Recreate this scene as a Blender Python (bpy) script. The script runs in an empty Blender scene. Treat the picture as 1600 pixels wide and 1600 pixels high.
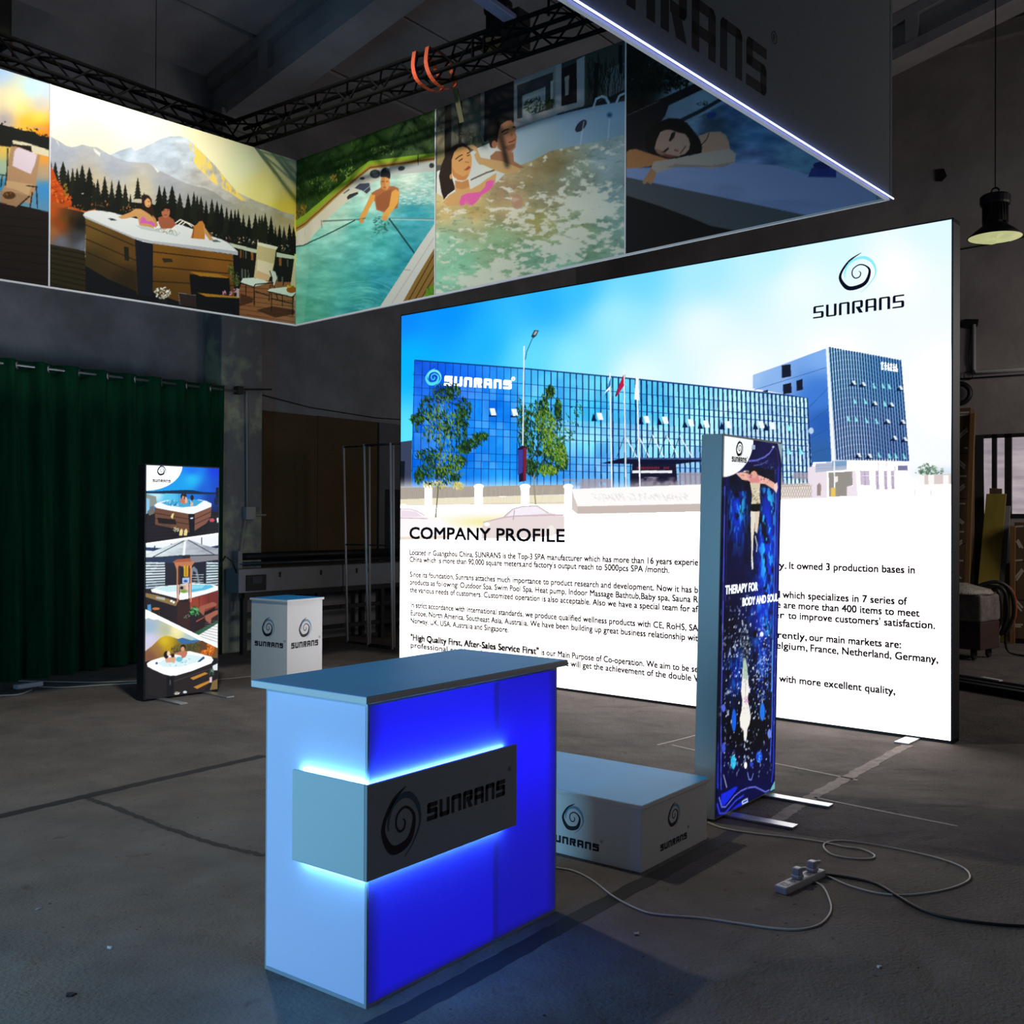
import bpy, math, random
import numpy as np
from mathutils import Vector, Matrix

# ------------------------------------------------------------------ camera, world, big lights, exposure
S = bpy.context.scene
COL = S.collection
YAW, PITCH, ROLL, FPX, EYE = 0.649868, 0.0063886, 0.0045578, 1631.13, 1.5553
FW = np.array([math.cos(YAW) * math.cos(PITCH), math.sin(YAW) * math.cos(PITCH), math.sin(PITCH)])
_R = np.array([math.sin(YAW), -math.cos(YAW), 0.0])
_U = np.cross(_R, FW)
RT = math.cos(ROLL) * _R + math.sin(ROLL) * _U
UP = -math.sin(ROLL) * _R + math.cos(ROLL) * _U
EYEP = np.array([0.0, 0.0, EYE])
cam = bpy.data.cameras.new('camera')
cam.sensor_width = 36.0
cam.lens = FPX * 36.0 / 1600.0
cam.clip_end = 200
camo = bpy.data.objects.new('camera', cam)
COL.objects.link(camo)
camo.matrix_world = Matrix(((RT[0], UP[0], -FW[0], 0), (RT[1], UP[1], -FW[1], 0), (RT[2], UP[2], -FW[2], EYE), (0, 0, 0, 1)))
S.camera = camo
S.view_settings.view_transform = 'Standard'
S.view_settings.look = 'None'
S.view_settings.gamma = 1.0
S.view_settings.exposure = 0.0
S.view_settings.use_curve_mapping = False
S.cycles.max_bounces = 6
S.cycles.diffuse_bounces = 3
S.cycles.sample_clamp_indirect = 4.0
S.cycles.use_denoising = True

W = bpy.data.worlds.new('World')
S.world = W
W.use_nodes = True
W.node_tree.nodes['Background'].inputs[0].default_value = (0.62, 0.68, 0.85, 1)
W.node_tree.nodes['Background'].inputs[1].default_value = 0.052


def area(name, loc, target, sx, sy, power, col):
    l = bpy.data.lights.new(name, 'AREA')
    l.shape = 'RECTANGLE'
    l.size, l.size_y, l.energy, l.color = sx, sy, power, col
    o = bpy.data.objects.new(name, l)
    COL.objects.link(o)
    o.location = loc
    o.rotation_euler = (Vector(target) - Vector(loc)).to_track_quat('-Z', 'Y').to_euler()
    return o


# added area light, out of view: assumed source of the cyan on left-turned faces
area('assumed_side_light', (-1.1, 4.2, 1.35), (2.4, 3.0, 0.8), 1.6, 1.6, 125, (0.27, 0.66, 1.0))
# added area light, out of view: daylight assumed for the far right bay
area('assumed_bay_light', (12.4, -2.2, 3.6), (12.6, 3.4, 0.6), 3.0, 2.0, 120, (1.0, 0.90, 0.82))


# ------------------------------------------------------------------ geometry of the place (world: x along the booth, y across it)
def ray(px, py):
    return FW + RT * ((px - 800) / FPX) - UP * ((py - 800) / FPX)


def on(px, py, n, d):
    r = ray(px, py)
    n = np.array(n, float)
    return EYEP + r * ((d - n @ EYEP) / (n @ r))


def fl(px, py, z=0.0):
    return on(px, py, (0, 0, 1), z)


def proj(P):
    d = np.asarray(P, float) - EYEP
    z = d @ FW
    return np.stack([800 + FPX * (d @ RT) / z, 800 - FPX * (d @ UP) / z], -1)


# ------------------------------------------------------------------ object helpers
def tag(o, label=None, cat=None, group=None, kind=None):
    if label: o['label'] = label
    if cat: o['category'] = cat
    if group: o['group'] = group
    if kind: o['kind'] = kind
    return o


def empty(name, loc, label, cat, group=None):
    o = bpy.data.objects.new(name, None)
    COL.objects.link(o)
    o.location = loc
    o.empty_display_size = 0.1
    return tag(o, label, cat, group)


def link(name, me, mat, parent=None, smooth=False):
    o = bpy.data.objects.new(name, me)
    COL.objects.link(o)
    if mat is not None:
        me.materials.clear()
        me.materials.append(mat)
    if parent is not None:
        o.parent = parent
        # every parent stays at identity rotation; vertices are given in world space
        pw = Vector((0, 0, 0))
        p = parent
        while p is not None:
            pw += p.location
            p = p.parent
        o.location = -pw
    if smooth:
        for p in me.polygons: p.use_smooth = True
    return o


class MB:
    """collects boxes, prisms, tubes ... and links them as ONE mesh object"""

    def __init__(s):
        s.v, s.f = [], []

    def add(s, v, f):
        n = len(s.v)
        s.v += [tuple(map(float, p)) for p in v]
        s.f += [tuple(i + n for i in q) for q in f]
        return s

    def hexa(s, b, t):
        return s.add(list(b) + list(t), [(3, 2, 1, 0), (4, 5, 6, 7), (0, 1, 5, 4), (1, 2, 6, 5), (2, 3, 7, 6), (3, 0, 4, 7)])

    def box(s, a, b):
        x0, y0, z0 = a
        x1, y1, z1 = b
        return s.hexa([(x0, y0, z0), (x1, y0, z0), (x1, y1, z0), (x0, y1, z0)], [(x0, y0, z1), (x1, y0, z1), (x1, y1, z1), (x0, y1, z1)])

    def obox(s, o, u, v, w):
        o, u, v, w = (np.array(q, float) for q in (o, u, v, w))
        return s.hexa([o, o + u, o + u + v, o + v], [o + w, o + u + w, o + u + v + w, o + v + w])

    def tube(s, pts, r, n=8, cap=True, rs=None):
        P = [np.array(p, float) for p in pts]
        rings = []
        up = None
        for i, p in enumerate(P):
            d = P[min(i + 1, len(P) - 1)] - P[max(i - 1, 0)]
            d = d / (np.linalg.norm(d) + 1e-12)
            if up is None:
                a = np.array([0, 0, 1.0]) if abs(d[2]) < 0.9 else np.array([1.0, 0, 0])
            else:
                a = up
            x = np.cross(a, d); x /= np.linalg.norm(x) + 1e-12
            y = np.cross(d, x)
            up = y
            rr = rs[i] if rs else r
            rings.append([p + rr * (math.cos(t) * x + math.sin(t) * y) for t in np.arange(n) * 2 * math.pi / n])
        v = [q for g in rings for q in g]
        f = []
        for i in range(len(P) - 1):
            for k in range(n):
                a, b = i * n + k, i * n + (k + 1) % n
                f.append((a, b, b + n, a + n))
        if cap:
            f.append(tuple(range(n))[::-1])
            f.append(tuple(range((len(P) - 1) * n, len(P) * n)))
        return s.add(v, f)

    def lathe(s, c, prof, n=24):
        c = np.array(c, float)
        v = [c + np.array([r * math.cos(t), r * math.sin(t), z]) for r, z in prof for t in np.arange(n) * 2 * math.pi / n]
        f = []
        for i in range(len(prof) - 1):
            for k in range(n):
                a, b = i * n + k, i * n + (k + 1) % n
                f.append((a, b, b + n, a + n))
        return s.add(v, f)

    def torus(s, c, ax, R, r, n=20, m=8):
        c, ax = np.array(c, float), np.array(ax, float)
        ax /= np.linalg.norm(ax)
        a = np.array([0, 0, 1.0]) if abs(ax[2]) < 0.9 else np.array([1.0, 0, 0])
        x = np.cross(a, ax); x /= np.linalg.norm(x)
        y = np.cross(ax, x)
        v, f = [], []
        for i in range(n):
            t = 2 * math.pi * i / n
            e = math.cos(t) * x + math.sin(t) * y
            for k in range(m):
                q = 2 * math.pi * k / m
                v.append(c + e * (R + r * math.cos(q)) + ax * (r * math.sin(q)))
        for i in range(n):
            for k in range(m):
                f.append((i * m + k, ((i + 1) % n) * m + k, ((i + 1) % n) * m + (k + 1) % m, i * m + (k + 1) % m))
        return s.add(v, f)

    def flat(s, polys, O, u, v, n, d=0.0008):
        """flat shapes (lists of 2-d points) laid on the plane O + a*u + b*v with a little thickness along n"""
        O, u, v, n = (np.array(q, float) for q in (O, u, v, n))
        for P in polys:
            k = len(P)
            b = [O + a * u + c * v for a, c in P]
            t = [q + n * d for q in b]
            s.add(b + t, [tuple(range(k, 2 * k))] + [(i, (i + 1) % k, (i + 1) % k + k, i + k) for i in range(k)])
        return s

    def build(s, name, mat, parent=None, smooth=False, bevel=0, seg=2):
        me = bpy.data.meshes.new(name)
        me.from_pydata(s.v, [], s.f)
        me.update()
        o = link(name, me, mat, parent, smooth)
        if bevel:
            m = o.modifiers.new('Bevel', 'BEVEL')
            m.width, m.segments, m.limit_method = bevel, seg, 'ANGLE'
        return o


# ------------------------------------------------------------------ materials
def lin(c):
    if isinstance(c, str):
        c = c.lstrip('#')
        c = [int(c[i:i + 2], 16) for i in (0, 2, 4)]
    return tuple(((x / 255) / 12.92 if x / 255 <= 0.04045 else ((x / 255 + 0.055) / 1.055) ** 2.4) for x in c)


MATS = {}


def mat(name, col, rough=0.6, metal=0.0, var=0.0, scale=8.0, bump=0.0, bscale=None, emit=0.0, ecol=None, stretch=(1, 1, 1), col2=None, spec=0.5, lo=0.35, hi=0.7):
    if name in MATS: return MATS[name]
    m = bpy.data.materials.new(name)
    m.use_nodes = True
    nt = m.node_tree
    b = nt.nodes['Principled BSDF']
    c = lin(col)
    b.inputs['Base Color'].default_value = (*c, 1)
    b.inputs['Roughness'].default_value = rough
    b.inputs['Metallic'].default_value = metal
    b.inputs['Specular IOR Level'].default_value = spec
    if var or bump or col2:
        tc = nt.nodes.new('ShaderNodeTexCoord')
        mp = nt.nodes.new('ShaderNodeMapping')
        mp.inputs['Scale'].default_value = stretch
        nt.links.new(tc.outputs['Object'], mp.inputs[0])
        nz = nt.nodes.new('ShaderNodeTexNoise')
        nz.inputs['Scale'].default_value = scale
        nz.inputs['Detail'].default_value = 6
        nz.inputs['Roughness'].default_value = 0.62
        nt.links.new(mp.outputs[0], nz.inputs['Vector'])
        cr = nt.nodes.new('ShaderNodeValToRGB')
        cr.color_ramp.elements[0].position, cr.color_ramp.elements[1].position = lo, hi
        c2 = lin(col2) if col2 else tuple(min(1, x * (1 + var)) for x in c)
        c1 = c if col2 else tuple(x * (1 - var) for x in c)
        cr.color_ramp.elements[0].color = (*c1, 1)
        cr.color_ramp.elements[1].color = (*c2, 1)
        nt.links.new(nz.outputs[0], cr.inputs[0])
        nt.links.new(cr.outputs[0], b.inputs['Base Color'])
        if bump:
            n2 = nt.nodes.new('ShaderNodeTexNoise')
            n2.inputs['Scale'].default_value = bscale or scale * 4
            n2.inputs['Detail'].default_value = 5
            nt.links.new(mp.outputs[0], n2.inputs['Vector'])
            bp = nt.nodes.new('ShaderNodeBump')
            bp.inputs['Strength'].default_value = bump
            bp.inputs['Distance'].default_value = 0.02
            nt.links.new(n2.outputs[0], bp.inputs['Height'])
            nt.links.new(bp.outputs[0], b.inputs['Normal'])
    if emit:
        b.inputs['Emission Color'].default_value = (*lin(ecol or col), 1)
        b.inputs['Emission Strength'].default_value = emit
    MATS[name] = m
    return m


def mat_print(name, glow):
    """printed fabric: the picture is a colour attribute; glow > 0 for a back-lit print"""
    m = bpy.data.materials.new(name)
    m.use_nodes = True
    nt = m.node_tree
    b = nt.nodes['Principled BSDF']
    a = nt.nodes.new('ShaderNodeAttribute')
    a.attribute_name = 'print'
    b.inputs['Roughness'].default_value = 0.75
    b.inputs['Specular IOR Level'].default_value = 0.15
    if glow:
        b.inputs['Base Color'].default_value = (0.02, 0.02, 0.02, 1)
        nt.links.new(a.outputs['Color'], b.inputs['Emission Color'])
        b.inputs['Emission Strength'].default_value = glow
    else:
        nt.links.new(a.outputs['Color'], b.inputs['Base Color'])
    return m


# ------------------------------------------------------------------ lettering and the swirl emblem, as flat outlines
def _cut(x0, y0, x1, y1, c='', k=0.1, ky=None):
    """rectangle with the named corners (a=bl b=br c=tr d=tl) cut off"""
    ky = ky or k
    P = []
    P += [(x0 + k, y0), (x0, y0 + ky)][::-1] if 'a' in c else [(x0, y0)]
    P += [(x1 - k, y0), (x1, y0 + ky)] if 'b' in c else [(x1, y0)]
    P += [(x1, y1 - ky), (x1 - k, y1)] if 'c' in c else [(x1, y1)]
    P += [(x0 + k, y1), (x0, y1 - ky)] if 'd' in c else [(x0, y1)]
    return P


def wordmark(tv=0.24, th=0.16):
    """SUNRANS; total width 1, height in units of letter height (0..1) -> list of polygons"""
    L = {
        'S': [_cut(0, 1 - th, 1, 1, 'd'), _cut(0, .44, tv, 1, 'd'), _cut(0, .42, 1, .42 + th, 'c'), _cut(1 - tv, 0, 1, .42 + th, 'bc'), _cut(-.02, 0, 1, th, 'b')],
        'U': [_cut(0, 0, tv, 1, 'a'), _cut(1 - tv, 0, 1, 1, 'b'), _cut(0, 0, 1, th, 'ab')],
        'N': [_cut(0, 0, tv, 1, 'd'), _cut(1 - tv, 0, 1, 1, 'c'), _cut(0, 1 - th, 1, 1, 'dc')],
        'R': [_cut(0, 0, tv, 1, 'd'), _cut(0, 1 - th, 1, 1, 'dc'), _cut(1 - tv, .40, 1, 1, 'bc'), _cut(.36, .40, 1, .40 + th, 'b'), [(.40, .42), (.40 + tv * 1.3, .42), (1, 0), (1 - tv * 1.35, 0)]],
        'A': [_cut(0, 0, tv, 1, 'd'), _cut(1 - tv, 0, 1, 1, 'c'), _cut(0, 1 - th, 1, 1, 'dc'), _cut(0, .30, 1, .30 + th)],
    }
    w, g, x, out = 1.0, 0.22, 0.0, []
    tot = 7 * w + 6 * g
    for ch in 'SUNRANS':
        out += [[((x + a * w) / tot, b) for a, b in P] for P in L[ch]]
        x += w + g
    return out


def _arm(pts, ws, k=1.0):
    P = np.array(pts, float)
    t = np.linspace(0, len(P) - 1, 60)
    # smooth the hand-traced centre line
    i = np.clip(t.astype(int), 0, len(P) - 2)
    fr = t - i
    pm = P[np.clip(i - 1, 0, len(P) - 1)]; p0 = P[i]; p1 = P[i + 1]; p2 = P[np.clip(i + 2, 0, len(P) - 1)]
    f = fr[:, None]
    C = 0.5 * (2 * p0 + (p1 - pm) * f + (2 * pm - 5 * p0 + 4 * p1 - p2) * f ** 2 + (3 * p0 - pm - 3 * p1 + p2) * f ** 3)
    wd = k * np.interp(t, np.arange(len(P)), ws)
    d = np.gradient(C, axis=0)
    d /= np.linalg.norm(d, axis=1)[:, None] + 1e-9
    n = np.stack([-d[:, 1], d[:, 0]], 1)
    a, b = C + n * wd[:, None] / 2, C - n * wd[:, None] / 2
    return [[tuple(a[k]), tuple(a[k + 1]), tuple(b[k + 1]), tuple(b[k])] for k in range(len(C) - 1)]


def swirl(k=1.0):
    """(dark arm, light arm) outlines in a box about 1 wide, centred on 0,0"""
    dark = _arm([(.10, .60), (-.22, .42), (-.45, .12), (-.48, -.12), (-.28, -.40), (.0, -.42), (.24, -.30), (.34, .0), (.25, .17), (.06, .25), (-.12, .15), (-.15, -.02), (-.06, -.14), (.06, -.11), (.09, .0), (.03, .06)],
                [.012, .06, .065, .085, .125, .125, .105, .065, .04, .035, .032, .032, .034, .034, .028, .010], k)
    light = _arm([(.08, -.60), (.30, -.42), (.50, -.10), (.44, .22), (.22, .43), (-.05, .44), (-.27, .30), (-.36, .06), (-.35, -.08)],
                 [.008, .022, .036, .07, .09, .075, .06, .04, .01], k)
    return dark, light


def text_polys(txt, bold=False):
    """outlines of a text line from Blender's own font -> mesh verts/faces in 2-d, baseline at 0, and its width"""
    cu = bpy.data.curves.new('t', 'FONT')
    cu.body = txt
    cu.size = 1.0
    cu.resolution_u = 3
    o = bpy.data.objects.new('t', cu)
    COL.objects.link(o)
    bpy.context.view_layer.update()
    dg = bpy.context.evaluated_depsgraph_get()
    me = bpy.data.meshes.new_from_object(o.evaluated_get(dg))
    V = np.array([v.co[:2] for v in me.vertices])
    F = [tuple(p.vertices) for p in me.polygons]
    bpy.data.objects.remove(o)
    bpy.data.curves.remove(cu)
    bpy.data.meshes.remove(me)
    return V, F


def add_text(mb, txt, O, u, v, n, width, cap, d=0.001, bold=False):
    """text from O along u, exactly `width` long, capitals `cap` high"""
    V, F = text_polys(txt, bold)
    O, u, v, n = (np.array(q, float) for q in (O, u, v, n))
    x0, x1 = V[:, 0].min(), V[:, 0].max()
    k = width / (x1 - x0)
    h = cap / 0.70
    for i, (du, dv) in enumerate(((-1, -1), (1, 1), (-1, 1), (1, -1)) if bold else ((0, 0),)):   # a heavier weight: the outline laid down again a hair aside
        b = bold * cap
        mb.add([O + n * (d + i * .00012) + u * ((p[0] - x0) * k + du * b) + v * (p[1] * h + dv * b) for p in V], F)
# ------------------------------------------------------------------ painter for the printed graphics
def hx(c):
    if isinstance(c, str):
        c = c.lstrip('#')
        if len(c) == 3: c = ''.join(q * 2 for q in c)
        return np.array([int(c[i:i + 2], 16) for i in (0, 2, 4)], float)
    return np.array(c, float)


class Art:
    """a picture on the flat panel O + a*U + b*V (a,b in 0..1); shapes are traced in the photograph's pixels
    and carried onto the panel by the panel's own perspective"""

    def __init__(s, O, U, V, nu, nv, ss=2, seed=1):
        s.O, s.U, s.V = (np.array(q, float) for q in (O, U, V))
        s.nu, s.nv, s.ss = nu, nv, ss
        s.w, s.h = nu * ss, nv * ss
        c = proj(np.array([s.O, s.O + s.U, s.O + s.U + s.V, s.O + s.V]))
        g = np.array([(0, 0), (s.w, 0), (s.w, s.h), (0, s.h)], float)
        A, b = [], []
        for (x, y), (X, Y) in zip(c, g):
            A += [[x, y, 1, 0, 0, 0, -X * x, -X * y], [0, 0, 0, x, y, 1, -Y * x, -Y * y]]
            b += [X, Y]
        s.H = np.append(np.linalg.solve(np.array(A), np.array(b)), 1).reshape(3, 3)
        s.Hi = np.linalg.inv(s.H)
        s.c = np.zeros((s.h, s.w, 3), np.float32)
        s.rng = np.random.RandomState(seed)
        yy, xx = np.mgrid[0:s.h, 0:s.w]
        q = np.stack([xx + .5, yy + .5, np.ones_like(xx)], -1) @ s.Hi.T
        s.PX, s.PY = (q[..., 0] / q[..., 2]).astype(np.float32), (q[..., 1] / q[..., 2]).astype(np.float32)

    def g(s, pts):
        p = np.array(pts, float).reshape(-1, 2)
        q = np.c_[p, np.ones(len(p))] @ s.H.T
        return q[:, :2] / q[:, 2:]

    def mask(s, pts, raw=False):
        G = np.array(pts, float) if raw else s.g(pts)
        x0, y0 = np.floor(G.min(0)).astype(int)
        x1, y1 = np.ceil(G.max(0)).astype(int) + 1
        x0, y0, x1, y1 = max(x0, 0), max(y0, 0), min(x1, s.w), min(y1, s.h)
        if x1 <= x0 or y1 <= y0: return None
        X = np.arange(x0, x1) + .5
        Y = (np.arange(y0, y1) + .5)[:, None]
        m = np.zeros((y1 - y0, x1 - x0), bool)
        n = len(G)
        for i in range(n):
            (ax, ay), (bx, by) = G[i], G[(i + 1) % n]
            if ay == by: continue
            cr = (ay > Y) != (by > Y)
            m ^= cr & (X < (bx - ax) * (Y - ay) / (by - ay) + ax)
        return (slice(y0, y1), slice(x0, x1)), m

    def put(s, sl, a, col):
        a = np.asarray(a, np.float32)[..., None]
        s.c[sl] = s.c[sl] * (1 - a) + np.asarray(col, np.float32) * a

    def poly(s, pts, col, a=1.0, raw=False):
        r = s.mask(pts, raw)
        if r: s.put(r[0], r[1] * a, hx(col))

    def polyf(s, pts, field, a=1.0):
        r = s.mask(pts)
        if r: s.put(r[0], r[1] * a, field[r[0]])

    def full(s):
        return (slice(0, s.h), slice(0, s.w))

    def line(s, pts, w, col, a=1.0):
        G = s.g(pts)
        p = np.array(pts[0], float)
        k = np.linalg.norm(s.g([p, p + (1, 0)])[1] - s.g([p])[0]) * .5 + np.linalg.norm(s.g([p, p + (0, 1)])[1] - s.g([p])[0]) * .5
        r = w * k / 2
        for i in range(len(G) - 1):
            d = G[i + 1] - G[i]
            L = np.linalg.norm(d)
            if L < 1e-6: continue
            n = np.array([-d[1], d[0]]) / L * r
            e = d / L * r * .3
            s.poly([G[i] - e + n, G[i + 1] + e + n, G[i + 1] + e - n, G[i] - e - n], col, a, True)

    def ell(s, x, y, rx, ry, col, a=1.0, rot=0, n=18):
        t = np.arange(n) * 2 * math.pi / n
        c, q = math.cos(rot), math.sin(rot)
        s.poly([(x + rx * math.cos(k) * c - ry * math.sin(k) * q, y + rx * math.cos(k) * q + ry * math.sin(k) * c) for k in t], col, a)

    def ctrl(s, pts, p=3.0, soft=40.0):
        """smooth colour field through control colours"""
        num = np.zeros((s.h, s.w, 3), np.float32)
        den = np.zeros((s.h, s.w, 1), np.float32)
        for x, y, c in pts:
            d = 1.0 / (((s.PX - x) ** 2 + (s.PY - y) ** 2 + soft) ** (p / 2))
            num += d[..., None] * hx(c).astype(np.float32)
            den += d[..., None]
        return num / den

    def noise(s, cell, octv=4, seed=0, ax=1.0, ay=1.0):
        """value noise 0..1; cell = size of the largest blobs in photo pixels"""
        out = np.zeros((s.h, s.w), np.float32)
        amp, tot = 1.0, 0.0
        rng = np.random.RandomState(seed + 77)
        for o in range(octv):
            cs = cell / 2 ** o
            fx, fy = (s.PX / (cs * ax)), (s.PY / (cs * ay))
            T = rng.rand(257, 257).astype(np.float32)
            ix, iy = np.floor(fx).astype(int), np.floor(fy).astype(int)
            tx, ty = fx - ix, fy - iy
            tx, ty = tx * tx * (3 - 2 * tx), ty * ty * (3 - 2 * ty)
            ix, iy = ix % 256, iy % 256
            v = (T[iy, ix] * (1 - tx) + T[iy, ix + 1] * tx) * (1 - ty) + (T[iy + 1, ix] * (1 - tx) + T[iy + 1, ix + 1] * tx) * ty
            out += amp * v
            tot += amp
            amp *= .55
        return out / tot

    def ramp(s, x, a, b):
        t = np.clip((x - a) / (b - a), 0, 1)
        return t * t * (3 - 2 * t)

    def near(s, x, y, rx, ry, rot=0.0):
        """soft elliptical weight"""
        dx, dy = s.PX - x, s.PY - y
        c, q = math.cos(rot), math.sin(rot)
        return np.exp(-(((dx * c + dy * q) / rx) ** 2 + ((-dx * q + dy * c) / ry) ** 2))

    def dabs(s, ells, n, size, cols, asp=2.2, ang=None, a=.9):
        """many small leaf-like dabs inside ellipses (x,y,rx,ry)"""
        for (x, y, rx, ry) in ells:
            for _ in range(n):
                r, t = math.sqrt(s.rng.rand()), s.rng.rand() * 6.283
                px, py = x + rx * r * math.cos(t), y + ry * r * math.sin(t)
                k = size * (.6 + .8 * s.rng.rand())
                th = s.rng.rand() * 3.14 if ang is None else ang + (s.rng.rand() - .5) * 1.4
                dx, dy = math.cos(th) * k, math.sin(th) * k
                ex, ey = -dy / asp / 1, dx / asp
                s.poly([(px - dx, py - dy), (px + ex * .6, py + ey * .6), (px + dx, py + dy), (px - ex * .6, py - ey * .6)], cols[s.rng.randint(len(cols))], a)

    def conifer(s, x, yt, yb, w, col):
        k = 7
        L, R = [], []
        for i in range(k):
            t = (i + 1) / k
            y = yt + (yb - yt) * t
            hw = w * t * (.85 + .3 * s.rng.rand())
            L += [(x - hw, y), (x - hw * .55, y - (yb - yt) * .03)]
            R += [(x + hw, y), (x + hw * .55, y - (yb - yt) * .03)]
        s.poly([(x, yt)] + R + L[::-1], col)

    def words(s, quad, col, tv, th):
        """the wordmark stretched over a quad TL TR BR BL in photo pixels"""
        TL, TR, BR, BL = (np.array(q, float) for q in quad)
        for P in wordmark(tv, th):
            s.poly([(TL * (1 - a) + TR * a) * b + (BL * (1 - a) + BR * a) * (1 - b) for a, b in P], col)

    def emblem(s, cx, cy, sx, sy, c1, c2, fat=1.0):
        for arm, c in zip(swirl(), (c1, c2)):
            for P in arm:
                P = np.array(P)
                m = P.mean(0)
                s.poly([(cx + (m[0] + (a - m[0]) * fat) * sx, cy - (m[1] + (b - m[1]) * fat) * sy) for a, b in P], c)

    def mesh(s, name, material, parent, boost=0.0, off=None):
        c = s.c.reshape(s.nv, s.ss, s.nu, s.ss, 3).mean((1, 3)) / 255.0
        L = np.where(c <= .04045, c / 12.92, ((c + .055) / 1.055) ** 2.4)
        if boost:
            m = L.min(-1, keepdims=True)
            L = L * (1 + boost * np.clip((m - .965) / .035, 0, 1))
        u = np.linspace(0, 1, s.nu)[None, :, None]
        v = np.linspace(0, 1, s.nv)[:, None, None]
        P = s.O + u * s.U + v * s.V
        if off is not None: P = P + off(u, v)
        n = s.nu * s.nv
        me = bpy.data.meshes.new(name)
        me.vertices.add(n)
        me.vertices.foreach_set('co', P.reshape(-1).astype(np.float32))
        i = (np.arange(s.nv - 1)[:, None] * s.nu + np.arange(s.nu - 1)[None, :]).reshape(-1)
        q = np.stack([i, i + 1, i + 1 + s.nu, i + s.nu], 1)
        nf = len(q)
        me.loops.add(nf * 4)
        me.loops.foreach_set('vertex_index', q.reshape(-1).astype(np.int32))
        me.polygons.add(nf)
        me.polygons.foreach_set('loop_start', (np.arange(nf) * 4).astype(np.int32))
        me.polygons.foreach_set('loop_total', np.full(nf, 4, np.int32))
        me.update(calc_edges=True)
        at = me.color_attributes.new('print', 'FLOAT_COLOR', 'POINT')
        at.data.foreach_set('color', np.c_[L.reshape(-1, 3), np.ones(n)].astype(np.float32).reshape(-1))
        return link(name, me, material, parent)


def persp(d, n):
    return d
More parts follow.
